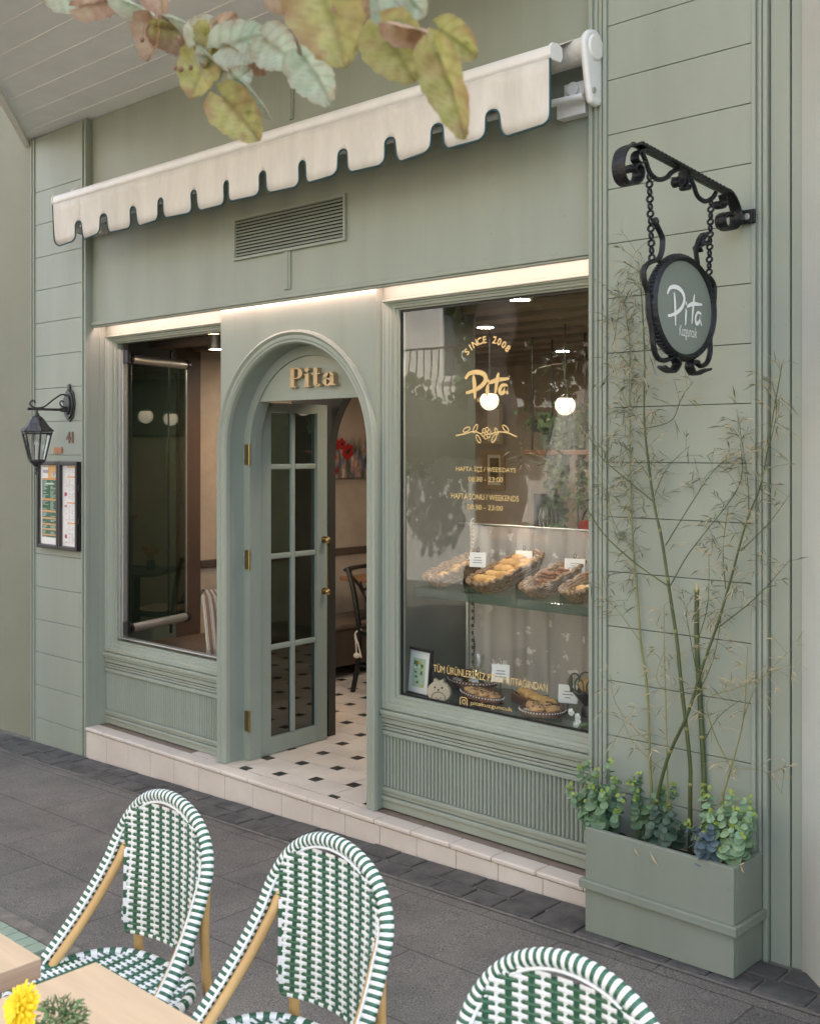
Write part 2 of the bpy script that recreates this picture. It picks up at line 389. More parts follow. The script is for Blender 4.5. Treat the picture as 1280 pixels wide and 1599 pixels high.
M['cane_pale'] = mat('yellow_green_cane', (.20, .21, .07), .45, .25, 8, col2=(.27, .27, .10))
M['ivy'] = leaf_mat('hanging_leaf', (.02, .045, .015), (.04, .08, .025), (.08, .13, .04), 20, .2)

# grey stone pavement: slabs with tight joints, speckled, stained
def pavement_mat():
    m, nt, b = new_mat('grey_stone_pavement'); L = nt.links.new
    geo = nd(nt, 'ShaderNodeNewGeometry')
    mp = nd(nt, 'ShaderNodeMapping'); mp.inputs['Rotation'].default_value = (0, 0, math.radians(0)); L(geo.outputs['Position'], mp.inputs['Vector'])
    br = nd(nt, 'ShaderNodeTexBrick'); br.offset = .5; br.inputs['Scale'].default_value = 1.0
    br.inputs['Brick Width'].default_value = .78; br.inputs['Row Height'].default_value = .42; br.inputs['Mortar Size'].default_value = .0045; br.inputs['Mortar Smooth'].default_value = .3
    br.inputs['Color1'].default_value = (.128, .123, .115, 1); br.inputs['Color2'].default_value = (.152, .145, .136, 1); br.inputs['Mortar'].default_value = (.074, .070, .067, 1)
    L(mp.outputs[0], br.inputs['Vector'])
    n = nd(nt, 'ShaderNodeTexNoise'); n.inputs['Scale'].default_value = 190; n.inputs['Detail'].default_value = 3; L(geo.outputs['Position'], n.inputs['Vector'])
    r = nd(nt, 'ShaderNodeValToRGB'); r.color_ramp.elements[0].position = .32; r.color_ramp.elements[1].position = .72
    r.color_ramp.elements[0].color = (.42, .41, .40, 1); r.color_ramp.elements[1].color = (1.62, 1.60, 1.58, 1); L(n.outputs['Fac'], r.inputs['Fac'])
    mx = nd(nt, 'ShaderNodeMix', data_type='RGBA', blend_type='MULTIPLY'); mx.inputs[0].default_value = 1; L(br.outputs['Color'], mx.inputs[6]); L(r.outputs['Color'], mx.inputs[7])
    n2 = nd(nt, 'ShaderNodeTexNoise'); n2.inputs['Scale'].default_value = 1.7; n2.inputs['Detail'].default_value = 9; n2.inputs['Roughness'].default_value = .7; L(geo.outputs['Position'], n2.inputs['Vector'])
    r2 = nd(nt, 'ShaderNodeValToRGB'); r2.color_ramp.elements[0].position = .35; r2.color_ramp.elements[1].position = .7
    r2.color_ramp.elements[0].color = (.70, .69, .68, 1); r2.color_ramp.elements[1].color = (1.35, 1.32, 1.26, 1); L(n2.outputs['Fac'], r2.inputs['Fac'])
    mx2 = nd(nt, 'ShaderNodeMix', data_type='RGBA', blend_type='MULTIPLY'); mx2.inputs[0].default_value = 1; L(mx.outputs[2], mx2.inputs[6]); L(r2.outputs['Color'], mx2.inputs[7])
    # small light spots (dust, crumbs of mortar)
    n4 = nd(nt, 'ShaderNodeTexNoise'); n4.inputs['Scale'].default_value = 23; n4.inputs['Detail'].default_value = 2; L(geo.outputs['Position'], n4.inputs['Vector'])
    r4 = nd(nt, 'ShaderNodeValToRGB'); r4.color_ramp.elements[0].position = .72; r4.color_ramp.elements[1].position = .80; L(n4.outputs['Fac'], r4.inputs['Fac'])
    mx3 = nd(nt, 'ShaderNodeMix', data_type='RGBA'); mx3.inputs[7].default_value = (.17, .165, .155, 1)
    ml = nd(nt, 'ShaderNodeMath', operation='MULTIPLY'); ml.inputs[1].default_value = .45; L(r4.outputs['Color'], ml.inputs[0]); L(ml.outputs[0], mx3.inputs[0])
    L(mx2.outputs[2], mx3.inputs[6]); L(mx3.outputs[2], b.inputs['Base Color'])
    b.inputs['Roughness'].default_value = .78
    bp = nd(nt, 'ShaderNodeBump'); bp.inputs['Strength'].default_value = .5; bp.inputs['Distance'].default_value = .004
    ad = nd(nt, 'ShaderNodeMath', operation='SUBTRACT'); L(n.outputs['Fac'], ad.inputs[0]); L(br.outputs['Fac'], ad.inputs[1])
    L(ad.outputs[0], bp.inputs['Height']); L(bp.outputs['Normal'], b.inputs['Normal'])
    return m
M['pave'] = pavement_mat()
M['cobble'] = mat('dark_sett', (.060, .057, .055), .75, .35, 9, .5, 90, col2=(.115, .108, .102))
M['mortar'] = mat('sandy_mortar', (.17, .155, .135), .95, .35, 14, .5, 80)

def lace_mat():
    # net with denser flower sprigs: holes are really see-through
    m, nt, b = new_mat('lace'); L = nt.links.new
    geo = nd(nt, 'ShaderNodeNewGeometry')
    sp = nd(nt, 'ShaderNodeSeparateXYZ'); L(geo.outputs['Position'], sp.inputs[0])
    cb = nd(nt, 'ShaderNodeCombineXYZ'); L(sp.outputs['X'], cb.inputs['X']); L(sp.outputs['Z'], cb.inputs['Y'])
    vo = nd(nt, 'ShaderNodeTexVoronoi'); vo.inputs['Scale'].default_value = 12.5; vo.inputs['Randomness'].default_value = .55; L(cb.outputs[0], vo.inputs['Vector'])
    nz = nd(nt, 'ShaderNodeTexVoronoi'); nz.inputs['Scale'].default_value = 62; L(cb.outputs[0], nz.inputs['Vector'])
    ad = nd(nt, 'ShaderNodeMath', operation='MULTIPLY_ADD'); ad.inputs[1].default_value = .35; L(nz.outputs['Distance'], ad.inputs[0]); L(vo.outputs['Distance'], ad.inputs[2])
    r = nd(nt, 'ShaderNodeValToRGB'); r.color_ramp.elements[0].position = .36; r.color_ramp.elements[1].position = .46
    r.color_ramp.elements[0].color = (1.0, 1.0, 1.0, 1); r.color_ramp.elements[1].color = (.55, .55, .55, 1); L(ad.outputs[0], r.inputs['Fac'])
    mesh = nd(nt, 'ShaderNodeTexNoise'); mesh.inputs['Scale'].default_value = 260; L(cb.outputs[0], mesh.inputs['Vector'])
    m2 = nd(nt, 'ShaderNodeMath', operation='MULTIPLY_ADD'); m2.inputs[1].default_value = .5; m2.inputs[2].default_value = -.25; L(mesh.outputs['Fac'], m2.inputs[0])
    s0 = nd(nt, 'ShaderNodeMath', operation='ADD'); L(r.outputs['Color'], s0.inputs[0]); L(m2.outputs[0], s0.inputs[1])
    bd = nd(nt, 'ShaderNodeMapRange'); bd.inputs[1].default_value = .0; bd.inputs[2].default_value = .03; bd.inputs[3].default_value = .32; bd.inputs[4].default_value = 0; L(sp.outputs['X'], bd.inputs[0])   # denser woven border
    sm = nd(nt, 'ShaderNodeMath', operation='ADD', use_clamp=True); L(s0.outputs[0], sm.inputs[0]); L(bd.outputs[0], sm.inputs[1])
    b.inputs['Base Color'].default_value = (.90, .87, .83, 1); b.inputs['Roughness'].default_value = .9
    t = nd(nt, 'ShaderNodeBsdfTransparent'); tl = nd(nt, 'ShaderNodeBsdfTranslucent'); tl.inputs['Color'].default_value = (.8, .74, .68, 1)
    mm = nd(nt, 'ShaderNodeMixShader'); mm.inputs['Fac'].default_value = .4; L(b.outputs[0], mm.inputs[1]); L(tl.outputs[0], mm.inputs[2])
    mx = nd(nt, 'ShaderNodeMixShader'); L(sm.outputs[0], mx.inputs['Fac']); L(t.outputs[0], mx.inputs[1]); L(mm.outputs[0], mx.inputs[2])
    L(mx.outputs[0], nt.nodes['Material Output'].inputs['Surface'])
    return m
M['lace'] = lace_mat()

def stripes_mat(name, ca, cb_, scale, axis='X'):
    m, nt, b = new_mat(name); L = nt.links.new
    tc = nd(nt, 'ShaderNodeTexCoord'); w = nd(nt, 'ShaderNodeTexWave'); w.wave_type = 'BANDS'; w.bands_direction = axis
    w.inputs['Scale'].default_value = scale; w.inputs['Distortion'].default_value = .6; w.inputs['Detail'].default_value = 1
    L(tc.outputs['Object'], w.inputs['Vector'])
    r = nd(nt, 'ShaderNodeValToRGB'); r.color_ramp.interpolation = 'CONSTANT'; e = r.color_ramp.elements
    e[0].color = c4(ca); e[1].position = .45; e[1].color = c4(cb_); x = e.new(.72); x.color = c4([.10, .06, .04]); y = e.new(.85); y.color = c4(cb_)
    L(w.outputs['Fac'], r.inputs['Fac']); L(r.outputs['Color'], b.inputs['Base Color']); b.inputs['Roughness'].default_value = .9
    return m
M['stripe'] = stripes_mat('striped_cushion', (.36, .17, .10), (.62, .54, .43), 14, 'X')
# ------------------------------------------------------------------ street and air
ZF = .20                       # shop floor above the left end of the street
YP, YF, YW = -.10, -.05, .05   # pillar faces, fascia, window frames; the door surround is y = 0
ZLED, ZSOF = 2.775, 4.13
XA, XB = -2.757, 1.075         # clear width between the pillars
CXD, RD, ZSP = -.851, .622, 1.99   # door arch

g = MB()
def gp(x, y): return (x, y, gz(x))
g.add([gp(-60, -60), gp(60, -60), gp(60, 12), gp(-60, 12)], [(0, 1, 2, 3)])
tag(g.build('pavement', M['pave']), kind='structure')
# mortar bed and two courses of dark setts along the step
g = MB()
g.add([(x, y, gz(x)+.004) for x, y in ((-3.9, -.36), (3.4, -.36), (3.4, .02), (-3.9, .02))], [(0, 1, 2, 3)])
tag(g.build('sett_bed', M['mortar']), kind='structure')
g = MB(); rr = random.Random(3)
for row in range(2):
    x = -3.85+row*.07
    while x < 3.3:
        w = .15+rr.random()*.05; y0 = -.345+row*.122+rr.random()*.006; h = .010+rr.random()*.006; y1 = y0+.112
        z0, z1 = gz(x), gz(x+w)
        j = lambda: (rr.random()-.5)*.006
        q = [(x+j(), y0+j()), (x+w+j(), y0+j()), (x+w+j(), y1+j()), (x+j(), y1+j())]
        g.add([(a, b, gz(a)-.02) for a, b in q]+[(a, b, gz(a)+h) for a, b in q], [(3, 2, 1, 0), (4, 5, 6, 7), (0, 1, 5, 4), (1, 2, 6, 5), (2, 3, 7, 6), (3, 0, 4, 7)])
        x += w+.009
tag(g.build('sett_strip', M['cobble'], bevel=.006), kind='structure')

# ------------------------------------------------------------------ the shop building
B = thing('shop_building', 'sage green timber cafe front with arched doorway and two large display windows', 'building', (0, 0, 0))
XPL = at(48, 900, YP).x; XPR = at(1197, 900, YP).x; XPI = at(918, 900, YP).x
XEND = at(1243, 1000, YP+.02).x

def pillar(name, x0, x1, t0, t1, zs, zbase, ztop, depth):
    """board-clad pillar: grooved edge trims and horizontal boards between"""
    o = MB()
    o.box(x0+.004, x1-.004, YP+.03, YP+depth, zbase, ztop)
    p = o.build(name, M['sage'], B)
    tr = MB()
    for a, b in ((x0, x0+t0), (x1-t1, x1)):
        w = b-a; n = 3 if w < .08 else 4
        pr = []
        # reeded board: flats with grooves between
        for i in range(n):
            u0 = a+w*i/n+(.004 if i else 0); u1 = a+w*(i+1)/n-(.004 if i < n-1 else 0)
            tr.box(u0, u1, YP+(.0 if i in (0, n-1) else .006), YP+.0295, zbase, ztop)
        tr.box(a+.002, b-.002, YP+.014, YP+.029, zbase+.001, ztop-.001)
    tr.build('edge_trim', M['sage'], p, bevel=.0025)
    sd = MB(); zz = [zbase]+sorted(z for z in zs if zbase+.02 < z < ztop-.02)+[ztop]
    for a, b in zip(zz, zz[1:]):
        sd.box(x0+t0+.002, x1-t1-.002, YP+.010, YP+.0295, a+.0014, b-.0014)
    sd.build('siding', M['sage'], p, bevel=.0016)
    return p
pillar('pillar', XPL, XA, .045, .052, [3.748-.2245*n for n in range(17)], -.02, 4.124, .32)
pillar('pillar', XPI, XPR, .085, .062, [3.69-.2195*n for n in range(17)], .10, 4.124, .40)
# flat end board right of the right pillar
o = MB(); o.box(XPR+.003, XPR+.075, YP+.02, YP+.3, .1, 4.12); o.box(XPR+.080, XEND+.2, YP+.024, YP+.3, .1, 4.12)
o.build('end_board', M['sage'], B, bevel=.003)

# fascia over the windows, with its lower lip and battens
o = MB(); o.box(XA+.002, XPI+.02, YF, .28, ZLED+.035, ZSOF-.004)
f = o.build('fascia', M['sage'], B)
o = MB(); o.box(XA+.003, XPI+.018, YF-.014, -.031, ZLED+.012, ZLED+.034); o.box(XA+.003, XPI+.018, YF-.006, -.032, ZLED, ZLED+.0115)
o.build('lip_moulding', M['sage'], f, bevel=.004)
o = MB()
for pa, pb, za, zb in ((444, 455, at(449, 455, YF).z, at(449, 393, YF).z), (452, 459, at(455, 190, YF).z, ZSOF-.006)):
    xa, xb = at(pa, 420 if za < 3 else 150, YF).x, at(pb, 420 if za < 3 else 150, YF).x
    o = MB(); w3 = (xb-xa)/3
    o.prism([(xa, YF-.0005), (xb, YF-.0005), (xb, YF-.008), (xb-w3*.8, YF-.008), (xb-w3*.9, YF-.014), (xa+w3*.9, YF-.014), (xa+w3*.8, YF-.008), (xa, YF-.008)], lambda u, w, d: (u, w, d), za+.01, zb)
    o.build('batten', M['sage'], f, bevel=.0015)
# louvred ventilation grille
gx0, gx1 = at(367, 380, YF).x, at(542, 330, YF).x; gz1 = at(367, 342, YF).z; gz0 = at(367, 408, YF).z
gr = MB().sweep(rect_path(gx0, gx1, gz0, gz1), [(0, 0), (0, -.016), (.014, -.016), (.018, -.004)], closed=True, y0=YF-.001).build('vent_grille', M['sage'], B)
o = MB().box(gx0+.01, gx1-.01, YF-.0035, YF-.0015, gz0+.01, gz1-.01); o.build('vent_backing', M['black'], gr)
o = MB(); n = 11; h = (gz1-gz0-.04)/n
for i in range(n):
    z = gz0+.02+h*i
    o.obox((gx0+.016, YF-.016, z+h*.02), (gx1-gx0-.032, 0, 0), (0, .010, h*.62), (0, .003, h*.28))
o.build('louvre', M['sage'], gr)
# lintels and light strip
o = MB(); o.box(XA+.004, XPI+.016, .052, .10, 2.72, ZLED+.03); o.build('lintel', M['sage'], B)
o = MB(); o.box(XA+.03, XPI+.01, -.0285, -.006, ZLED+.026, ZLED+.031); o.build('light_strip', M['led'], B)

# soffit of the projecting bay above, its boards and edge trim; the storey it carries
dg_ = (1.15, -.82)
XBAY = 1.12  # right end of the bay, unseen, cut short to brighten the right pillar
def xdiag(y): return -3.66+dg_[0]*(-y)/.82
o = MB(); ys = [0.0]
while ys[-1] > -1.4: ys.append(ys[-1]-.202)
for a, b in zip(ys, ys[1:]):
    b2 = b+.006
    poly = [(xdiag(a), a), (xdiag(b2), b2), (XBAY, b2), (XBAY, a)]
    o.prism(poly, lambda u, w, d: (u, w, d), ZSOF, ZSOF+.022)
s = o.build('soffit', M['soffit'], B, bevel=.003)
o = MB()
yb = ys[-1]
o.prism([(xdiag(0)-.05, -.0), (xdiag(yb)-.05, yb-.04), (xdiag(yb)+.03, yb-.04), (xdiag(0)+.03, .0)], lambda u, w, d: (u, w, d), ZSOF-.022, ZSOF+.2)
o.box(xdiag(yb)+.032, XBAY, yb-.07, yb-.003, ZSOF-.03, ZSOF+.22)
o.build('edge_board', M['white'], s, bevel=.006)
o = MB(); o.prism([(-3.7, 6), (-3.7, 0), (xdiag(yb)-.03, yb-.02), (XBAY, yb-.02), (XBAY, -.02), (6, -.02), (6, 6)], lambda u, w, d: (u, w, d), ZSOF+.225, 9.5)
o.build('upper_storey', M['plaster_right'], B)
o = MB(); o.box(XBAY+.002, XEND+.2, YP+.02, .3, ZSOF-.003, ZSOF+.222); o.build('cornice', M['sage'], B, bevel=.01)
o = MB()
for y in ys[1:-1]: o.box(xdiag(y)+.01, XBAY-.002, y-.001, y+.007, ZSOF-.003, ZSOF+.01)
o.build('joint_highlight', mat('highlight_white', (.88, .88, .86), .5, 0), s)  # added white strips painting bright highlights along the board joints

# door surround: panel with arched hole, arch moulding, deep reveal, inner frame, tympanum
def arch_panel(mb, x0, x1, z0, z1, cx, R, zs, y0, y1, n=40):
    """wall slab between y0 and y1 with an arched opening cut from its foot"""
    arc = [(cx+R*math.cos(pi-pi*i/n), zs+R*math.sin(pi-pi*i/n)) for i in range(n+1)]
    outer = []
    for (x, z) in arc:      # matching point straight out on the slab's edge
        dx, dz = x-cx, z-zs
        k = min((x1-cx)/dx if dx > 1e-9 else 1e9, (x0-cx)/dx if dx < -1e-9 else 1e9, (z1-zs)/dz if dz > 1e-9 else 1e9)
        outer.append((cx+dx*k, zs+dz*k))
    # put exact corners in
    for c in ((x0, z1), (x1, z1)):
        i = min(range(n+1), key=lambda i: (outer[i][0]-c[0])**2+(outer[i][1]-c[1])**2); outer[i] = c
    inn = [(cx-R, z0)]+arc+[(cx+R, z0)]; out = [(x0, z0)]+outer+[(x1, z0)]; N = len(inn)
    vs = [(x, y0, z) for x, z in inn]+[(x, y0, z) for x, z in out]+[(x, y1, z) for x, z in inn]+[(x, y1, z) for x, z in out]
    fs = []
    for i in range(N-1):
        fs += [(i, i+1, N+i+1, N+i), (2*N+i, 3*N+i, 3*N+i+1, 2*N+i+1), (i, 2*N+i, 2*N+i+1, i+1), (N+i, N+i+1, 3*N+i+1, 3*N+i)]
    mb.add(vs, fs)
x0d, x1d = at(345, 800, 0).x, at(587, 800, 0).x
RI = .560
o = MB(); arch_panel(o, x0d, x1d, ZF, ZLED+.033, CXD, RI+.006, ZSP, 0, .118)
ds = o.build('door_surround', M['sage'], B)
o = MB()
o.sweep(arch_path(CXD, RD+.014, ZSP, ZF+.003), [(0, 0), (.003, -.020), (.014, -.027), (.024, -.020), (.028, -.014), (.046, -.016), (.055, -.010), (.064, -.014), (.072, -.004), (.074, .02)], y0=-.0005)
o.build('arch_moulding', M['sage'], ds, smooth=True, angle=30)
o = MB()
o.sweep(arch_path(CXD, RI+.0055, ZSP, ZF+.003), [(0, .02), (.001, .1195), (.056, .1195), (.058, .16), (.058, .20), (.0, .20)])
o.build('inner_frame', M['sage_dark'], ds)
zt = 2.258
rt = RI-.0525; n = 30; a0 = math.asin((zt-ZSP)/rt)
o = MB(); poly = [(CXD+rt*math.cos(a0+(pi-2*a0)*i/n), ZSP+rt*math.sin(a0+(pi-2*a0)*i/n)) for i in range(n+1)]
o.prism(poly, lambda u, w, d: (u, d, w), .128, .165)
ty = o.build('tympanum', M['sage'], B, bevel=.002)
# raised serif letters on the tympanum
def serif_letters(fn, H):
    """P i t a as solid pieces in units of cap height; fn(u,w,d) with d towards the street"""
    o = MB(); k = [0.]
    def piece(poly):
        k[0] += .0005; o.prism(poly, lambda u, w, d: fn(u*H, w*H, d), .0, .026+k[0])
    def R(x0, x1, z0, z1): piece([(x0, z0), (x1, z0), (x1, z1), (x0, z1)])
    def ring(cx, cz, rx, rz, t, a0, a1, n=14, thin=.35):
        for i in range(n):
            A = [math.radians(a0+(a1-a0)*j/n) for j in (i, i+1)]
            q = []
            for a in A:
                tt = t*(thin+(1-thin)*abs(math.cos(a))); q.append(((cx+rx*math.cos(a), cz+rz*math.sin(a)), (cx+(rx-tt)*math.cos(a), cz+(rz-tt*.8)*math.sin(a))))
            k[0] -= .0005; piece([q[0][0], q[1][0], q[1][1], q[0][1]])
        k[0] += .0005
    def disc(cx, cz, r): piece([(cx+r*math.cos(2*pi*i/14), cz+r*math.sin(2*pi*i/14)) for i in range(14)])
    # P
    R(.05, .235, .0, 1.0); R(-.02, .33, .0, .045); R(-.02, .2, .955, 1.0); R(.2, .38, .93, 1.0); R(.2, .38, .43, .49)
    ring(.36, .715, .27, .285, .19, -90, 90)
    # i
    R(.76, .925, .0, .66); R(.70, .99, .0, .045); R(.70, .80, .615, .66); disc(.845, .86, .105)
    # t
    R(1.16, 1.325, .12, .93); R(1.06, 1.44, .60, .66); ring(1.33, .17, .17, .18, .17, 180, 330)
    # a
    R(1.88, 2.05, .07, .50); ring(1.84, .47, .21, .21, .18, 0, 165); disc(1.68, .48, .08)
    ring(1.79, .19, .20, .20, .17, 40, 330); R(2.03, 2.14, .0, .07); R(1.9, 2.06, .0, .12)
    return o
pl = at(457, 606, .128); pr_ = at(521, 600, .128); pt = at(457, 571, .128)
H = .093; sx = (pr_.x-pl.x)/(2.14*H)
o = serif_letters(lambda u, w, d: (pl.x+u*sx, .128-d, pl.z+w), H*1.15)
o.build('lettering', [M['gold']], ty)

# windows: moulded frame, glass
PROF = [(0, .03), (0, -.010), (.006, -.016), (.016, -.016), (.020, -.008), (.028, -.008), (.038, .004), (.048, .004), (.052, .010), (.070, .014), (.074, .026), (.086, .028), (.086, .075)]
lw = (at(166, 800, YW).x, -1.487, at(166, 1016, YW).z, 2.729)
rw = (at(597, 800, YW).x, 1.16, at(597, 1105.5, YW).z, 2.729)
def window(r):
    o = MB().sweep(rect_path(*r, .60, .85), PROF, closed=True, y0=YW)
    w = o.build('window', M['sage'], B, smooth=True, angle=25)
    return w
wl, wr = window(lw), window(rw)
YG = YW+.045
o = MB(); o.add([(rw[0]+.08, YG, rw[2]+.07), (rw[1]-.08, YG, rw[2]+.07), (rw[1]-.08, YG, rw[3]-.05), (rw[0]+.08, YG, rw[3]-.05)], [(0, 1, 2, 3)])
o.build('glass_pane', M['glass'], wr)
o = MB().sweep(rect_path(rw[0]+.084, rw[1]-.084, rw[2]+.0715, rw[3]-.0505), [(0, -.004), (.012, -.004), (.012, .006)], closed=True, y0=YG)
o.build('gasket', M['black'], wr)
# inner aluminium track of the folding window on the left and its one folded-in glass panel
o = MB()
o.box(lw[0]+.087, lw[0]+.118, YW+.03, YW+.075, lw[2]+.088, lw[3]-.088)
o.box(lw[0]+.125, lw[0]+.143, YW+.034, YW+.07, lw[2]+.10, lw[3]-.10)
o.box(lw[0]+.12, lw[1]-.08, YW+.03, YW+.07, lw[2]+.088, lw[2]+.098)
o.build('folding_track', M['alu'], wl, bevel=.003)
ha, hb = V((-2.615, .125, 0)), V((-2.775, .70, 0)); fd = (hb-ha).normalized(); fn_ = V((fd.y, -fd.x, 0))
zb0, zb1 = lw[2]+.12, lw[3]-.12
def fp(u, d, z): return ha+fd*u+fn_*d+V((0, 0, z))
L_ = (hb-ha).length
o = MB(); o.obox(fp(.01, -.004, zb0+.05), fd*(L_-.02), fn_*.008, (0, 0, zb1-zb0-.1)); pn = o.build('folding_panel', M['foldglass'], B)
for zz in (zb0+.03, zb1-.03):
    o = MB(); o.tube([fp(.03, 0, zz), fp(L_-.02, 0, zz)], .030, 14); o.build('rail', M['alu'], pn, smooth=True)
o = MB()
for zz in (zb0+.03, zb1-.03):
    for u in (.012, L_-.01):
        o.tube([fp(u-.012, 0, zz), fp(u+.014, 0, zz)], .036, 12)
    o.tube([fp(-.035, .02, zz-.03), fp(-.035, .02, zz+.05)], .024, 10)
    o.tube([fp(L_*.72, 0, zz), fp(L_*.72, 0, zz+(.09 if zz > 2 else -.09))], .010, 8)
o.obox(fp(L_*.66, .005, zb0+.05), fd*.007, fn_*.004, (0, 0, zb1-zb0-.1)); o.obox(fp(.02, .005, zb0+.05), fd*.008, fn_*.004, (0, 0, zb1-zb0-.1))
o.build('panel_fitting', M['black'], pn, smooth=True)
o = MB(); o.obox(fp(L_-.012, -.006, zb0+.05), fd*.010, fn_*.012, (0, 0, zb1-zb0-.1)); o.obox(fp(L_-.085, -.007, zb0+.05), fd*.006, fn_*.002, (0, 0, zb1-zb0-.1))
o.build('panel_edge', M['alu'], pn)

# aprons: ledges, fluted panel, base boards
def apron(x0, x1, ztop, zf1, zf0, name='apron'):
    o = MB(); o.box(x0, x1, YW+.012, YW+.075, ZF+.002, ztop-.001)
    a = o.build(name, M['sage'], B)
    o = MB(); h = ztop-zf1
    for d, a0, a1 in ((-.030, .01, .18), (-.022, .19, .30), (-.012, .33, .52), (-.006, .56, .66), (-.002, .68, .80), (-.012, .82, .99)):
        o.box(x0+.002, x1-.002, YW+d, YW+.0115, ztop-h*a1, ztop-h*a0)
    h = zf0-ZF
    for d, a0, a1 in ((-.012, .01, .20), (-.004, .21, .38), (-.016, .40, .58), (-.006, .60, .97)):
        o.box(x0+.002, x1-.002, YW+d, YW+.0115, zf0-h*a1, zf0-h*a0)
    o.build('ledge_moulding', M['sage'], a, bevel=.004)
    o = MB(); n = int((x1-x0)/.0228); w = (x1-x0)/n
    for i in range(n):
        xa = x0+w*i; q = []
        for j in range(7):
            t = pi*j/6; q.append((xa+w*.5-w*.36*math.cos(t), YW+.010-.011*math.sin(t)))
        o.add([(x, y, zf0+.001) for x, y in q]+[(x, y, zf1-.001) for x, y in q], [(j, j+1, 8+j, 7+j) for j in range(6)])
    o.build('fluting', M['sage'], a, smooth=True, angle=60)
apron(lw[0], lw[1]+.02, lw[2], at(164, 1047, YW).z, at(164, 1106, YW).z)
apron(rw[0], rw[1], rw[2], at(597, 1146, YW).z, at(597, 1226, YW).z)
# narrow filler pieces beside the windows
o = MB(); o.box(XA+.003, lw[0]-.002, .0, .12, ZF+.002, ZLED+.033); o.build('side_casing', M['sage'], B, bevel=.004)

# tiled step
o = MB(); o.box(XA+.004, XPI+.01, -.088, .3, -.05, ZF-.024); st = o.build('step', M['grout'], B)
o = MB(); x = XA+.004; pw = .2405; rr = random.Random(5)
while x < XPI:
    xe = min(x+pw-.003, XPI+.01); o.box(x, xe, -.096-rr.random()*.0012, -.0885, -.05, ZF-.027); x += pw
o.build('riser_tile', M['tile'], st, bevel=.002)
o = MB(); x = XA-.03
while x < XPI:
    xs = max(x, XA+.004); xe = min(x+pw-.003, XPI+.01)
    if xe > xs+.01: o.box(xs, xe, -.104, .0-.004, ZF-.0235, ZF-rr.random()*.001)
    x += pw
o.build('nosing_tile', M['tile'], st, bevel=.007, seg=3)
# interior floor: large pale tiles with small dark insets (pinwheel)
o = MB(); o.box(-3.2, 2.4, -.003, 5.2, ZF-.03, ZF-.004); tag(o.build('interior_floor', M['grout']), kind='structure')
TL, TS, G = .222, .067, .0016
ta, tb = MB(), MB(); px0, py0 = -1.117, .302
def clip(x0, x1, y0, y1):
    return max(x0, -3.1), min(x1, 1.0), max(y0, .0), min(y1, 4.9)
for i in range(-26, 26):
    for j in range(-12, 30):
        cx = px0+i*TL-j*TS; cy = py0+i*TS+j*TL
        for mb, r in ((tb, (cx-TS/2, cx+TS/2, cy-TS/2, cy+TS/2)), (ta, (cx-TS/2-TL, cx-TS/2, cy-TS/2, cy-TS/2+TL))):
            a, b, c, d = clip(r[0]+G, r[1]-G, r[2]+G, r[3]-G)
            if cy < .2 and not (-1.5 < cx < -.2): c = max(c, .13)
            if b-a > .01 and d-c > .01: mb.box(a, b, c, d, ZF-.012, ZF+.0005*((i*7+j*3) % 3))
tag(ta.build('floor_tile', M['tile']), kind='structure')
tag(tb.build('floor_inset', mat('dark_floor_tile', (.035, .034, .03), .4, .3, 12)), kind='structure')

# door leaf, opened inwards against the left jamb
hd = V((-1.395, .195, 0)); de = V((-.045, .998, 0)).normalized(); dn = V((de.y, -de.x, 0)); DW = .555; DT = .055
def dp(u, d, z): return hd+de*u+dn*d+V((0, 0, z))
zb = [.302, .825, 1.359, 1.886, 2.205]; ub = [.092, .262, .298, .470]; z0, z1 = ZF+.006, 2.262
o = MB(); rc = .10
poly = [(0, z0), (.09, z0), (.09, z1)]+[(rc-rc*math.sin(pi/2*i/8), z1-rc+rc*math.cos(pi/2*i/8)) for i in range(9)]
o.prism(poly, lambda u, w, d: dp(u, d, w), -DT/2, DT/2)
o.prism([(.472, z0), (DW, z0), (DW, z1), (.472, z1)], lambda u, w, d: dp(u, d, w), -DT/2, DT/2)
for a, b in ((z0, zb[0]-.002), (zb[4]+.002, z1-.001)):
    o.prism([(.0905, a), (.4715, a), (.4715, b), (.0905, b)], lambda u, w, d: dp(u, d, w), -DT/2+.001, DT/2-.001)
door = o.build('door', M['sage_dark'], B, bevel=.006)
o = MB()
o.prism([(.265, zb[0]), (.295, zb[0]), (.295, zb[4]), (.265, zb[4])], lambda u, w, d: dp(u, d, w), -.018, .020)
for z in zb[1:4]:
    for a, b in ((.092, .2645), (.2955, .470)):
        o.prism([(a, z-.016), (b, z-.016), (b, z+.016), (a, z+.016)], lambda u, w, d: dp(u, d, w), -.016, .018)
o.build('glazing_bar', M['sage_dark'], door, bevel=.008)
o = MB()
for a, b in ((.091, .264), (.296, .471)):
    for za, zc in zip(zb, zb[1:]):
        o.obox(dp(a, -.002, za), de*(b-a), dn*.004, (0, 0, zc-za))
o.build('glass_pane', M['paneglass'], door)
o = MB()
for d in (.012, -.012): o.obox(dp(-.004, d-.002, z0+.01), de*.004, dn*.004, (0, 0, z1-z0-.12))
o.build('edge_bead', M['sage_dark'], door)
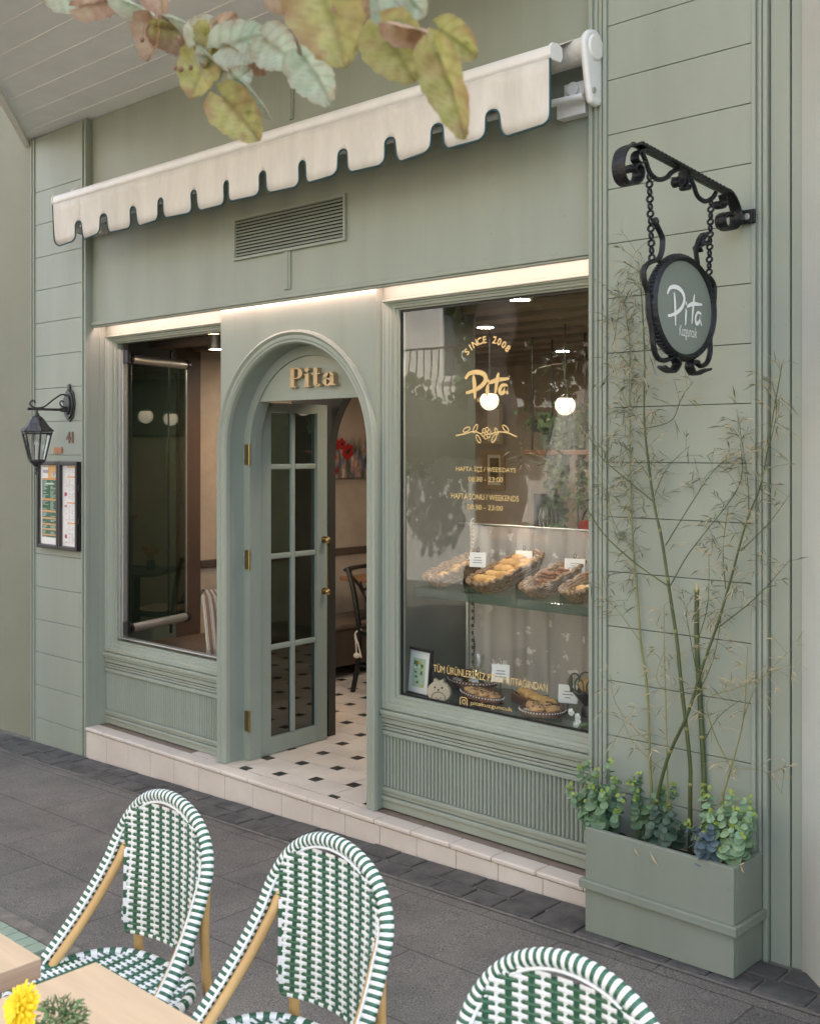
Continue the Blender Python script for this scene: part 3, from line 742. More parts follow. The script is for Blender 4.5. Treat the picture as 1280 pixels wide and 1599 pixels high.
for za, zc in ((1.90, 2.015), (1.30, 1.41), (.37, .485)):
    o = MB(); kx, ky = -1.378, .156
    o.tube([(kx, ky, za), (kx, ky, zc)], .0085, 10)
    for zk in (za-.012, zc+.012): o.tube([(kx, ky, min(zk, zk+.012 if zk < za else zk-.012)), (kx, ky, max(zk, zk+.012 if zk < za else zk-.012))], [.004, .007], 8)
    o.box(-1.402, -1.367, .1150, .1190, za, zc); o.tube([(-1.3625, .117, za-.004), (-1.3625, .117, zc+.004)], .007, 10); o.obox(dp(-.006, .0, za), de*.004, dn*.032, (0, 0, zc-za))
    for zz in (za+.02, (za+zc)/2, zc-.02): o.tube([(-1.386, .1135, zz), (-1.386, .115, zz)], .004, 8)
    o.build('hinge', M['brass'], door, smooth=True)
o = MB()
for z in (1.434, 1.118):
    c = dp(.525, DT/2, z)
    o.tube([c, c+dn*.006], .020, 14); o.tube([c, c+dn*.03], .009, 10)
    o.tube([c+dn*.022, c+dn*.028, c+dn*.04, c+dn*.05, c+dn*.056], [.006, .017, .021, .016, .005], 14)
    e = dp(DW-.0, .0, z); o.tube([e, e+de*.03], .010, 10); o.tube([e+de*.024, e+de*.034, e+de*.044], [.012, .016, .004], 12)
e = dp(DW+.03, 0, 0); o.tube([e+V((0, 0, 1.118)), e+V((0, 0, 1.434))], .009, 10)
o.build('handle', M['brass'], door, smooth=True)

# inner side of the shop: vestibule cheek, inner arch, walls, ceiling
o = MB(); o.box(-.245, -.200, .126, .735, ZF, 2.755); o.build('display_cheek', mat('cheek_paint', (.12, .125, .10), .6, .1, 4), B)
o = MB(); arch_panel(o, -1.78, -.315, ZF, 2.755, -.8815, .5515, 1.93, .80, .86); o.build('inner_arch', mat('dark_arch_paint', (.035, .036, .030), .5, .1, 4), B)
o = MB(); o.box(-3.2, -3.12, 1.06, 5.2, ZF, 2.755); o.box(-3.119, 2.4, 3.9, 3.98, ZF, 2.755); o.box(2.32, 2.4, .3, 3.899, ZF, 2.755)
iw = o.build('interior_wall', M['int_wall'], B)
o = MB(); o.box(-3.25, -3.10, .10, .84, ZF, 2.755); o.build('alcove_wall', M['green_dark'], B)
o = MB(); o.box(-3.22, -3.10, .842, 1.058, ZF, 2.755); o.build('alcove_post', M['int_dark'], B)
o = MB(); o.box(-3.119, -3.10, 1.062, 3.899, 1.105, 1.165); o.box(-3.119, -3.105, 1.063, 3.898, ZF, .38); o.build('chair_rail', M['int_dark'], iw, bevel=.006)
o = MB(); o.box(-1.55, 1.4, 3.86, 3.899, 2.12, 2.70); o.box(-1.4, -.2, 3.80, 3.859, 2.14, 2.69); o.build('wall_panelling', M['int_dark'], iw, bevel=.01)
o = MB(); o.box(-3.25, 2.45, .10, 5.2, 2.757, 2.80); ce = o.build('ceiling', M['ceil'], B)
o = MB()
for i in range(9): o.box(-3.1, 2.3, .62+i*.36, .80+i*.36, 2.715, 2.7565)
o.build('ceiling_beam', M['ceil'], ce, bevel=.008)
for x, y in ((-.63, 1.08), (-.44, 1.12), (.35, 1.35), (-2.45, 1.5), (-1.0, 2.7), (.95, .36), (.42, .32)):  # first two are visible fixtures; the rest are added to brighten room and display
    o = MB(); o.lathe([(.0, 2.700), (.045, 2.700), (.048, 2.704)], (x, y, 0), 20); d = o.build('downlight_and_fill', M['spot'], B)
    o = MB(); o.lathe([(.048, 2.698), (.060, 2.698), (.060, 2.756)], (x, y, 0), 20, caps=False); o.build('downlight_and_fill_rim', M['alu'], d)
sp = atZ(338, 545, 2.66)
o = MB(); o.lathe([(.048, 2.66), (.052, 2.655), (.052, 2.7555)], (sp.x, sp.y, 0), 20, caps=False); d = o.build('spotlight', M['alu'], B, smooth=True)
o = MB(); o.lathe([(.0, 2.668), (.046, 2.668)], (sp.x, sp.y, 0), 20); o.build('spotlight_face', M['spot'], d)

# lettering on the big pane (gold foil on the street side of the glass)
GY = YG-.0008
lt = MB()
def gl(u, w, d=0): return (u, GY-d, w)
def px(x, y):
    p = at(x, y, GY); return (p.x, p.z)
Z5 = lambda x, y: px(590+x/3.459, 420+y/3.459)       # from the enlarged view of the upper pane
SCRIPT = [   # brush-written shop name
    ([(475, 588), (492, 566), (530, 557), (566, 566), (582, 590), (568, 622), (535, 648), (503, 662), (480, 668)], .020),
    ([(516, 582), (521, 625), (524, 694)], .019),
    ([(594, 628), (590, 655), (589, 684)], .017), ([(596, 602), (598, 608)], .018),
    ([(651, 566), (643, 610), (634, 672)], .017), ([(603, 616), (640, 600), (702, 593)], .017),
    ([(694, 628), (672, 628), (657, 650), (662, 670), (680, 664), (695, 634), (692, 655), (699, 672)], .016)]
SCRIPT = [([Z5(*p) for p in pts], w) for pts, w in SCRIPT]
for pts, w in SCRIPT: stroke(lt, pts, (lambda t, w=w: w*(.75+.45*math.sin(pi*min(1, t*1.1)))), gl)
def wtext(body, x0, y0, x1, y1, hpx, **kw):
    a, b = px(x0, y0), px(x1, y1); vs, fs = text_polys(body, 1.0, **kw)
    u0, u1 = min(v[0] for v in vs), max(v[0] for v in vs); w0, w1 = min(v[1] for v in vs), max(v[1] for v in vs)
    h = px(x0, y0-hpx)[1]-a[1]; d = lift()
    lt.add([gl(a[0]+(b[0]-a[0])*(u-u0)/(u1-u0), (a[1]+(b[1]-a[1])*(u-u0)/(u1-u0))+h*((w-w0)/(w1-w0)-.5), d) for u, w in vs], fs)
B1 = dict(bold=.004)
wtext('HAFTA İÇİ / WEEKDAYS', 712, 731.5, 805, 734, 11, **B1)
wtext('08:30 - 23:00', 731, 748, 785, 749, 7.5, **B1)
wtext('HAFTA SONU / WEEKENDS', 704.5, 774, 810, 779, 8.5, **B1)
wtext('08:30 - 23:00', 729.5, 791, 785, 794, 7.5, **B1)
wtext('TÜM ÜRÜNLERİMİZ PİTA MUTFAĞINDAN', 677, 1041, 855, 1072, 15, **B1)
wtext('pitakuzguncuk', 735, 1098, 800, 1109, 8, **B1)
wtext('Kuzguncuk', 745, 625.5, 780, 627, 9, bold=.0, shear=.25)
# camera-like round-cornered square emblem before the account name
c = px(724, 1096)
for r, k in ((.021, 4), (.010, 2)):
    stroke(lt, [(c[0]+r*(abs(math.cos(a))**(2/k))*(1 if math.cos(a) > 0 else -1), c[1]+r*(abs(math.sin(a))**(2/k))*(1 if math.sin(a) > 0 else -1)) for a in [2*pi*i/24 for i in range(25)]], .004, gl, k=2)
# arched SINCE 2008
word = 'SINCE 2008'; ca, cb, cm = Z5(478, 448), Z5(703, 440), Z5(592, 382)
hw = (cb[0]-ca[0])/2; sag = cm[1]-(ca[1]+cb[1])/2; R_ = (hw*hw+sag*sag)/(2*sag); ccx, ccz = (ca[0]+cb[0])/2, cm[1]-R_
half = math.asin(hw/R_)
for i, ch in enumerate(word):
    if ch == ' ': continue
    a = -half+2*half*(i+.15)/(len(word)-.7); d = lift()
    write(lt, ch, .046, lambda u, w, a=a, d=d: gl(ccx+R_*math.sin(a)+u*math.cos(a)+w*math.sin(a), ccz+R_*math.cos(a)-u*math.sin(a)+w*math.cos(a), d), bold=.001)
# sprig with a flower in the middle
for side in (0, 1):
    pts = [(423, 900), (470, 890), (520, 878), (560, 892)] if side == 0 else [(748, 905), (700, 885), (650, 880), (610, 893)]
    stroke(lt, [Z5(*p) for p in pts], .0065, gl)
for x, y, a, l in ((478, 868, 20, 46), (526, 862, 60, 44), (542, 918, -55, 44), (640, 876, 120, 34), (690, 862, 140, 44), (626, 915, 55, 44)):
    cx_, cz_ = Z5(x, y); l /= 1150.; a = math.radians(a)
    stroke(lt, [(cx_+math.cos(t)*l*.55*math.cos(a)-math.sin(t)*l*.24*math.sin(a), cz_+math.cos(t)*l*.55*math.sin(a)+math.sin(t)*l*.24*math.cos(a)) for t in [2*pi*i/14 for i in range(15)]], .0055, gl, k=2)
fx, fz = Z5(585, 887)
for i in range(6):
    a = 2*pi*i/6+.3
    stroke(lt, [(fx+.017*math.cos(a)+.010*math.cos(t), fz+.017*math.sin(a)+.010*math.sin(t)) for t in [2*pi*j/10 for j in range(11)]], .005, gl, k=2)
stroke(lt, [(fx+.006*math.cos(t), fz+.006*math.sin(t)) for t in [2*pi*j/10 for j in range(11)]], .005, gl, k=2)
lt.build('lettering', M['goldside'], wr)

# ------------------------------------------------------------------ walls of the neighbours
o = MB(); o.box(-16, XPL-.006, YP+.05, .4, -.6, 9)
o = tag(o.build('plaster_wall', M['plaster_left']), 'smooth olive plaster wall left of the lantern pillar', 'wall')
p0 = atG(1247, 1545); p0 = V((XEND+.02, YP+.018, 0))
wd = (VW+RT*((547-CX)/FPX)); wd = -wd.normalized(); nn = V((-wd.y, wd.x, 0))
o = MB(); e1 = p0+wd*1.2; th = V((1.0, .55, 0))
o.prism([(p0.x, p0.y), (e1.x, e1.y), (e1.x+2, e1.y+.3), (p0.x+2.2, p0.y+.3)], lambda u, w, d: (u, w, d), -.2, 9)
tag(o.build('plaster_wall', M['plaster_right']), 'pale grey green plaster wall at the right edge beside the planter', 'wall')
# ------------------------------------------------------------------ awning
YB_ = -.29
aL, aR = at(92, 312, YB_), at(868, 97, YB_)
AX0, AX1 = aL.x, aR.x; ztop = 3.600; zbar = 3.545
A = thing('awning', 'half rolled cream awning with scalloped valance above the cafe windows', 'awning', (0, YF-.001, 3.5))
o = MB()
pf = [(-.030, -.022), (-.044, -.005), (-.044, .022), (-.030, .040), (0, .046), (.030, .036), (.034, .0), (.022, -.020)]
o.prism(pf, lambda u, w, d: (d, YB_+u, zbar+w), AX0, AX1)
o.build('front_bar', M['awnmetal'], A, bevel=.006)
o = MB()
for x in (AX0, AX1):
    o = MB().prism([(u*1.12, w*1.1+.001) for u, w in pf], lambda u, w, d: (d, YB_+u, zbar+w), x-.006, x+.006); o.build('end_cap', M['white'], A, bevel=.003)
# valance: tabs with rounded corners between narrow slots
NT = 13; pitch = (AX1-AX0)/NT; sl = .056; top = zbar-.018; zb_, zs_ = 3.268, 3.385
def tab_edge(i):    # outline of the lower edge of tab i, left to right, with half a slot either side
    a = AX0+pitch*i+(sl/2 if i else 0); b = AX0+pitch*(i+1)-(sl/2 if i < NT-1 else 0); r = .042; e = []
    if i: e += [(a-sl/2+sl/2*math.sin(t), zs_-.024+.024*math.cos(t)) for t in (0, pi/6, pi/3, pi/2)]
    e += [(a+.001, zs_-.04), (a+.002, zb_+r)]
    e += [(a+.002+r-r*math.cos(t), zb_+r-r*math.sin(t)) for t in [pi/2*j/6 for j in range(1, 7)]]
    e += [(b-.002-r+r*math.sin(t), zb_+r-r*math.cos(t)) for t in [pi/2*j/6 for j in range(0, 7)]]
    e += [(b-.001, zs_-.04)]
    if i < NT-1: e += [(b+sl/2-sl/2*math.cos(t), zs_-.024+.024*math.sin(t)) for t in (0, pi/6, pi/3)]
    return e
edge = [p for i in range(NT) for p in tab_edge(i)]
def vy(x, z):       # the cloth hangs a little wavy
    k = (top-z)/.28
    return YB_-.040+k*(.012*math.sin(x*9.1)+.008*math.sin(x*23+1)+.006*math.sin(x*41))-k*k*.010*math.sin(x*21.5+.6)
o = MB(); vs = []; R_n = 5
for (x, z) in edge:
    xt = x
    for j in range(R_n+1):
        zz = top+(z-top)*j/R_n; vs.append((xt, vy(xt, zz), zz))
n = R_n+1
o.add(vs, [(i*n+j, i*n+j+1, (i+1)*n+j+1, (i+1)*n+j) for i in range(len(edge)-1) for j in range(R_n)])
va = o.build('valance', M['canvas'], A, smooth=True, solid=.0012)
o = MB(); o.tube([(x, vy(x, z)-.001, z) for x, z in [(AX0, top)]+edge+[(AX1, top)]], .0046, 6); o.build('piping', M['teal'], va, smooth=True)
for k in (1.05, 3.98, 6.95, 9.97, 12.1):
    x = AX0+pitch*k; zz = zb_+.004 if .1 < k % 1 < .9 else zs_+.01
    o = MB(); zs = [top-.002+(zz-top)*j/6 for j in range(7)]; o.tube([(x, vy(x, z)-.0012, z) for z in zs], .0012, 4)
    o.build('seam', M['canvas'], va)
# roller with its cloth, brackets and folded arms
o = MB(); o.tube([(AX0+.03, YF-.085, 3.60), (AX1+.055, YF-.085, 3.60)], .055, 18)
o.add([(AX0+.03, YF-.10, 3.652), (AX1+.0, YF-.10, 3.652), (AX1-.0, YB_+.02, zbar+.046), (AX0+.03, YB_+.02, zbar+.046)], [(0, 1, 2, 3)])
o.build('rolled_cloth', M['canvas'], A, smooth=True)
for x, s in ((AX1+.052, 1), (AX0+.002, -1)):
    o = MB()
    o.prism([(YF-.085+.075*math.cos(t), 3.60+.075*math.sin(t)) for t in [pi*i/12 for i in range(13)]]+[(YF-.125, 3.42), (YF-.11, 3.375), (YF-.06, 3.37), (YF-.03, 3.385)], lambda u, w, d: (d, u, w), x, x+.030*s)
    br = o.build('bracket', M['awnmetal'], A, bevel=.012)
    o = MB(); o.lathe([(.0, .008), (.046, .008), (.054, .0)], (x+.0305*s, YF-.085, 3.60), 20, axis='x'); o.build('cover_disc', M['white'], br, smooth=True)
    o = MB(); o.tube([(x+.026*s, YF-.10, 3.425), (x+.037*s, YF-.10, 3.425)], .012, 8); o.build('bolt', M['alu'], br)
for x, xm in ((AX1+.03, AX1-1.5), (AX0+.03, AX0+1.5)):
    o = MB()
    o.tube([(x, YF-.09, 3.415), (xm, YF-.14, 3.44)], .022, 8, flat=.7); o.tube([(xm, YF-.14, 3.44), (x-(.12 if x > 0 else -.12), YB_+.03, 3.50)], .018, 8, flat=.7)
    sg = 1 if x > 0 else -1
    o.box(x-sg*.16, x-sg*.02, YF-.055, YF-.001, 3.36, 3.42); o.box(x-sg*.13, x-sg*.03, YF-.045, YF-.002, 3.421, 3.50); o.tube([(x-sg*.08, YF-.06, 3.47), (x-sg*.08, YF-.03, 3.47)], .03, 10)
    o.build('folding_arm', M['awnmetal'], A, bevel=.004)

# ------------------------------------------------------------------ lantern on the left pillar
yl = YP+.009
bp_ = at(110, 632, yl)
La = thing('wall_lantern', 'antique black and silver wall lantern on the pillar above the menu case', 'lantern', (bp_.x, yl, bp_.z))
o = MB(); X, Z = bp_.x, bp_.z
def scal(r, k): return [((r*(1+k*math.cos(8*t)))*math.cos(t)*.62, (r*(1+k*math.cos(8*t)))*math.sin(t)) for t in [2*pi*i/48 for i in range(48)]]
for r, d0, d1 in ((.110, 0, .010), (.092, .0105, .020), (.065, .0205, .032)):
    o.prism(scal(r, .035), lambda u, w, d: (X+u, yl-d, Z+w), d0, d1)
o.prism([(-.02, .09), (.02, .09), (.012, .135), (-.012, .135)], lambda u, w, d: (X+u, yl-d, Z+w), .001, .016)
o.build('back_plate', M['lantern'], La, bevel=.004)
yc = yl-.235
o = MB(); za = Z-.035
o.tube([(X, yl-.02, za), (X, yl-.30, za)], .0085, 8); o.tube([(X, yl-.02, za), (X, yl-.07, za)], .015, 10)
o.tube(catmull([(X, yl-.02, za+.09), (X, yl-.06, za+.10), (X, yl-.12, za+.065), (X, yl-.19, za+.015), (X, yl-.255, za+.01), (X, yl-.285, za+.035), (X, yl-.262, za+.055), (X, yl-.245, za+.04)], 6), .0055, 6)
o.tube(catmull([(X, yl-.02, za+.02), (X, yl-.055, za+.02), (X, yl-.075, za+.04), (X, yl-.06, za+.06), (X, yl-.045, za+.045)], 6), .005, 6)
o.tube([(X, yc, za), (X, yc, za-.03)], .008, 8)
o.build('arm', M['lantern'], La, smooth=True)
o = MB(); zr = za-.025
def hexr(r, z, n=4, a0=pi/4): return [V((X+r*math.cos(a0+2*pi*i/n), yc+r*math.sin(a0+2*pi*i/n), z)) for i in range(n)]
def loft(mb, rings):
    n = len(rings[0]); vs = [p for r in rings for p in r]
    mb.add(vs, [(i*n+k, i*n+(k+1) % n, (i+1)*n+(k+1) % n, (i+1)*n+k) for i in range(len(rings)-1) for k in range(n)]+[tuple(range(n)), tuple((len(rings)-1)*n+k for k in range(n))])
NS = 6
loft(o, [hexr(r*.95, zr-z*.82, NS) for r, z in ((.010, .0), (.018, .012), (.016, .02), (.038, .035), (.058, .065), (.082, .105), (.112, .135), (.118, .142), (.112, .147), (.095, .148))])
o.build('roof', M['lantern'], La, bevel=.003)
zg0, zg1 = zr-.123, zr-.305
o = MB()
for i in range(NS):
    a = hexr(.094, zg0, NS)[i]; b = hexr(.050, zg1, NS)[i]; o.tube([a, b], .0065, 6)
    a2 = hexr(.094, zg0, NS)[(i+1) % NS]; o.tube([a+V((0, 0, -.008)), a2+V((0, 0, -.008))], .006, 6)
    b2 = hexr(.050, zg1, NS)[(i+1) % NS]; o.tube([b, b2], .007, 6)
loft(o, [hexr(r, zg1-z*.85, NS) for r, z in ((.054, .0), (.050, .012), (.026, .035), (.014, .05), (.017, .06), (.006, .078))])
o.tube(catmull([(X, yc, zg1-.064), (X, yc-.010, zg1-.078), (X, yc, zg1-.090), (X, yc+.008, zg1-.082)], 5), .004, 6)
o.build('frame', M['lantern'], La, bevel=.001)
o = MB(); n = NS; r0, r1 = hexr(.088, zg0-.01, NS), hexr(.047, zg1+.004, NS)
o.add(r0+r1, [(i, (i+1) % n, n+(i+1) % n, n+i) for i in range(n)]); o.build('glass', M['lampglass'], La)
o = MB(); o.tube([(X, yc, zg1+.0), (X, yc, zg1+.09)], .012, 10); o.build('candle_tube', M['white'], La)
o = MB(); o.tube([(X, yc, zg1+.091), (X, yc, zg1+.105), (X, yc, zg1+.14), (X, yc, zg1+.155)], [.008, .018, .014, .004], 10); o.build('bulb', M['thinglass'], La, smooth=True)

# menu case below the lantern
ym = YP+.009
m0, m1 = at(57, 852, ym-.035), at(120, 726, ym-.035); mx0, mx1 = m0.x, m1.x; mz1, mz0 = at(90, 720.5, ym-.035).z, at(90, 858, ym-.035).z
Mc = thing('menu_case', 'black double menu case showing green and white menu sheets on the left pillar', 'menu case', ((mx0+mx1)/2, ym, mz0))
mid = at(90.5, 800, ym-.035).x
o = MB()
for a, b in ((mx0, mid-.002), (mid+.002, mx1)):
    o.box(a, b, ym-.012, ym, mz0, mz1)
    t = .024
    for r in ((a, a+t, mz0, mz1), (b-t, b, mz0, mz1)): o.box(r[0], r[1], ym-.036, ym-.0125, r[2], r[3])
    for r in ((a+t+.0005, b-t-.0005, mz0, mz0+t), (a+t+.0005, b-t-.0005, mz1-t, mz1)): o.box(r[0], r[1], ym-.0355, ym-.0125, r[2], r[3])
for z in (.33, .70): o.box(mx1+.0005, mx1+.012, ym-.03, ym-.012, mz0+(mz1-mz0)*z-.02, mz0+(mz1-mz0)*z+.02)
o.build('case', M['black'], Mc, bevel=.003)
MG = mat('menu_green', (.035, .12, .055), .6, .1, 60); MO = mat('menu_orange', (.72, .33, .06), .6, .05); MY = mat('menu_yellow', (.82, .58, .18), .6, .1, 30, col2=(.80, .36, .16)); MW = M['paper']; MR = mat('menu_red', (.45, .03, .08), .6, 0); MT = mat('menu_grey_print', (.42, .42, .43), .7, 0); MB_ = mat('menu_pale_print', (.62, .74, .62), .7, 0)
def sheet(a, b, dark):
    o = MB(); a += .025; b -= .025; z0, z1 = mz0+.026, mz1-.026; h = z1-z0; w = b-a
    o.box(a, b, ym-.0145, ym-.0125, z0, z1, 0)
    def r(u0, u1, v0, v1, mi, k=1): o.box(a+w*u0, a+w*u1, ym-.0145-.0006*k, ym-.0145-.0006*k+.0004, z1-h*v1, z1-h*v0, mi)
    rr = random.Random(11 if dark else 12)
    if dark:
        r(.42, .98, .005, .165, 3); r(.12, .42, .012, .022, 5); r(.12, .45, .06, .10, 5); r(.62, .95, .11, .15, 6, 2); r(.7, .8, .08, .14, 5, 3)
        for v0, v1 in ((.165, .185), (.425, .445), (.575, .592), (.665, .680), (.74, .755), (.805, .818), (.875, .888)): r(.09, .97, v0, v1, 2)
        for v0, v1 in ((.187, .423), (.447, .573), (.594, .663), (.682, .738), (.757, .803), (.820, .873), (.890, .912)):
            r(.09, .97, v0, v1, 1)
            v = v0+.012
            while v < v1-.008:
                for u0 in (.13, .56):
                    if rr.random() < .85: r(u0, u0+.12+rr.random()*.2, v, v+.0045, 6, 2)
                v += .0125
        r(.28, .75, .225, .245, 6, 3)
    else:
        for v in (.012, .135, .455, .705): r(.32, .86, v, v+.016, 2)
        for v0, v1 in ((.04, .125), (.165, .44), (.48, .69), (.73, .97)):
            v = v0
            while v < v1:
                for u0 in (.40, .62, .22):
                    if rr.random() < (.8 if u0 > .3 else .4): r(u0, u0+.09+rr.random()*.12, v, v+.004, 5, 2)
                v += .0135
        r(.14, .30, .335, .38, 4); r(.15, .32, .495, .512, 4, 3); r(.16, .30, .86, .905, 4); r(.2, .3, .945, .96, 2)
    o.build('menu_sheet', [MW, MG, MO, MY, MR, MT, MB_], Mc)
sheet(mx0, mid-.002, True); sheet(mid+.002, mx1, False)
o = MB()
for a, b in ((mx0, mid-.002), (mid+.002, mx1)): o.add([(a+.0245, ym-.030, mz0+.0245), (b-.0245, ym-.030, mz0+.0245), (b-.0245, ym-.030, mz1-.0245), (a+.0245, ym-.030, mz1-.0245)], [(0, 1, 2, 3)])
o.build('glass', M['sheetglass'], Mc)

# house number and the little plaque
n0 = at(111, 684, ym)
hn = MB(); vs, fs = text_polys('41', .100, bold=.003)
hn.add([(n0.x+u*1.0, ym-.004, n0.z+w) for u, w in vs]+[(n0.x+u*1.0, ym, n0.z+w) for u, w in vs], [f for f in fs]+[tuple(i+len(vs) for i in f) for f in fs])
nb = len(vs)
from collections import Counter
ec = Counter(); 
for f in fs:
    for i in range(len(f)): ec[tuple(sorted((f[i], f[(i+1) % len(f)])))] += 1
hn.f += [(a, b, b+nb, a+nb) for (a, b), c in ec.items() if c == 1]; hn.m += [0]*(len(hn.f)-len(hn.m))
nm = hn.build('house_number', mat('dark_red_bronze', (.13, .045, .025), .4, .2, 20, metal=.4)); tag(nm, 'small bronze house number 41 on the pillar beside the lantern', 'house number')
p0 = at(85.5, 698.5, ym); p1 = at(98, 708, ym)
o = MB(); o.box(p0.x, p1.x, ym-.006, ym, p1.z, p0.z); o.box(p0.x+.006, p1.x-.006, ym-.0075, ym-.0062, (p0.z+p1.z)/2-.002, (p0.z+p1.z)/2+.002); tag(o.build('door_plaque', M['orange'], bevel=.002), 'small orange brown plaque just above the menu case', 'plaque')

# ------------------------------------------------------------------ wrought iron bracket and the oval hanging sign
ys_ = YP+.0
w0 = at(1153, 330, YP-.012); BX = w0.x     # the arm runs straight out from the wall at x = BX
def sgp(x, y):       # a point of the photo on the sign's plane
    return atX(x, y, BX)
SB = thing('sign_bracket', 'black wrought iron bracket with scrolled ends carrying the oval sign', 'bracket', (BX, YP, sgp(1130, 330).z))
def ribbon3(mb, pts, w, t, mi=0):     # flat bar bent in the sign plane: wide in x
    pts = [V(p) for p in pts]; N = len(pts); vs = []
    for i, p in enumerate(pts):
        tt = (pts[min(i+1, N-1)]-pts[max(i-1, 0)]).normalized(); n = V((1, 0, 0)).cross(tt).normalized(); ww = w(i/(N-1)) if callable(w) else w
        for a, b in ((-1, -1), (-.34, -1.35), (-.30, -.9), (.30, -.9), (.34, -1.35), (1, -1), (1, 1), (.34, 1.35), (.30, .9), (-.30, .9), (-.34, 1.35), (-1, 1)):
            vs.append(p+V((1, 0, 0))*(a*ww/2)+n*(b*t/2))
    K = 12
    mb.add(vs, [(i*K+k, i*K+(k+1) % K, (i+1)*K+(k+1) % K, (i+1)*K+k) for i in range(N-1) for k in range(K)]+[tuple(range(K)), tuple((N-1)*K+k for k in range(K))], mi)
def S(x, y): return sgp(920+x/3.556, 180+y/3.556)     # from the enlarged view of the sign
def SP(pts, k=7): return catmull([S(*p) for p in pts], k)
BM = V((BX, 0, 0))
o = MB()
ribbon3(o, SP([(222, 300), (222, 335), (245, 352), (268, 335), (272, 290), (262, 390)][:0]+[(232, 318), (226, 292), (244, 276), (268, 296), (270, 345), (242, 382), (200, 382), (170, 345), (160, 275), (176, 205), (212, 172), (262, 162)]), .046, .006)
ribbon3(o, SP([(262, 162), (330, 195), (480, 275), (620, 355), (715, 405), (765, 430), (800, 490), (815, 560), (800, 618), (765, 634), (732, 610), (728, 568), (752, 545), (776, 562)]), .042, .008)
for q in range(46):
    t = q/45; p = S(262+(720-262)*t, 160+(408-160)*t); o.blob(p+V((.013*(1 if q % 2 else -1), 0, .003)), .011, .010, .007, 8, 5, rnd=rr)
o.build('arm', M['iron'], SB, smooth=True, angle=50)
o = MB()
for pts in ([(285, 195), (310, 250), (335, 320), (375, 355), (420, 350), (455, 318), (490, 300)], [(545, 330), (575, 385), (600, 450), (640, 478), (680, 460), (700, 430)]):
    o.tube([p for p in SP(pts)], .0085, 7)
for pts in ([(300, 190), (262, 205), (250, 240), (268, 268), (290, 262)], [(515, 315), (512, 360), (490, 395), (474, 375), (480, 350)], [(520, 320), (530, 370), (520, 405), (538, 412), (543, 388)], [(735, 440), (745, 490), (728, 515), (706, 505), (712, 480)]):
    ribbon3(o, SP(pts), .030, .006)
o.build('scroll', M['iron'], SB, smooth=True, angle=50)
pe = S(815, 565); o = MB()
x1 = at(1180, 337, YP).x
o.box(BX-.03, x1+.0, YP-.012, YP-.001, pe.z-.026, pe.z+.026); o.obox((BX-.026, YP-.012, pe.z-.022), (.052, 0, 0), (0, pe.y-YP+.006, 0), (0, 0, .044))
o.build('wall_plate', M['iron'], SB, bevel=.003)
bx_ = at(1167, 336, YP).x
o = MB(); o.lathe([(.0, -.016), (.010, -.016), (.013, -.0122)], (bx_, YP, pe.z), 12, axis='y'); o.build('screw', M['alu'], SB, smooth=True)

# the sign itself
oc = S(508, 1065)
HS = thing('hanging_sign', 'oval sage green hanging sign with white brush lettering in a black iron frame', 'sign', oc)
# measured oval: centre, half height, half width along y
top_, bot_, lef_, rig_ = S(490, 790), S(525, 1345), S(342, 1000), S(672, 1090)
hz = (top_.z-bot_.z)/2; hy = abs(lef_.y-rig_.y)/2; cz = (top_.z+bot_.z)/2; cy = (lef_.y+rig_.y)/2
def ov(a, k=1.): return V((BX, cy-hy*k*math.cos(a), cz+hz*k*math.sin(a)))
N = 72
o = MB()
ring = [ov(2*pi*i/N) for i in range(N)]
vs = []; prof = [(.94, -.009), (.955, -.016), (.985, -.018), (1.0, -.024), (1.025, -.018), (1.05, -.015), (1.062, 0), (1.05, .015), (1.025, .018), (1.0, .024), (.985, .018), (.955, .016), (.94, .009)]
K = len(prof)
for i in range(N):
    wob = 1+.006*math.sin(i*2.618*3)
    for k, d in prof: vs.append(ov(2*pi*i/N, 1+(k-1)*wob)+V((d, 0, 0)))
o.add(vs, [(i*K+j, i*K+j+1, ((i+1) % N)*K+j+1, ((i+1) % N)*K+j) for i in range(N) for j in range(K-1)])
for i in range(N): o.blob(ov(2*pi*(i+.5)/N, 1.055), .012, .007, .007, 6, 4, rnd=rr)
o.build('frame', M['iron'], HS, smooth=True, angle=50)
o = MB(); o.prism([(-hy*.945*math.cos(2*pi*i/N), hz*.945*math.sin(2*pi*i/N)) for i in range(N)], lambda u, w, d: (BX+d, cy+u, cz+w), -.008, .008)
o.build('panel', M['signface'], HS)
lt = MB()
sc_u = min(p[0] for pts, w in SCRIPT for p in pts); sc_U = max(p[0] for pts, w in SCRIPT for p in pts)
sc_w = max(p[1] for pts, w in SCRIPT for p in pts); sc_W = min(p[1] for pts, w in SCRIPT for p in pts)
a_, b_ = S(418, 960), S(608, 1165)
ku = (abs(a_.y-b_.y))/(sc_U-sc_u); kw = (S(440, 950).z-S(470, 1165).z)/(sc_w-sc_W)
zt_ = S(440, 950).z
for side in (1, -1):
    def sf(u, w, d=0, side=side): 
        yy = (u-sc_u)*ku
        return (BX+side*(.0085+d), (a_.y+yy) if side > 0 else (2*cy-a_.y-yy), zt_+(w-sc_w)*kw)
    for pts, w in SCRIPT: stroke(lt, pts, (lambda t, w=w: .66*w*(.7+.5*math.sin(pi*min(1, t*1.1)))), sf)
    kc = S(530, 1205); d_ = lift()
    vs, fs = text_polys('Kuzguncuk', .050, bold=.0, shear=.15)
    ww_ = abs(S(480, 1195).y-S(578, 1215).y)/(max(v[0] for v in vs)-min(v[0] for v in vs))
    lt.add([(BX+side*(.0085+d_), kc.y+side*u*ww_, kc.z+w*1.05) for u, w in vs], fs)
lt.build('lettering', M['signwhite'], HS)
o = MB()
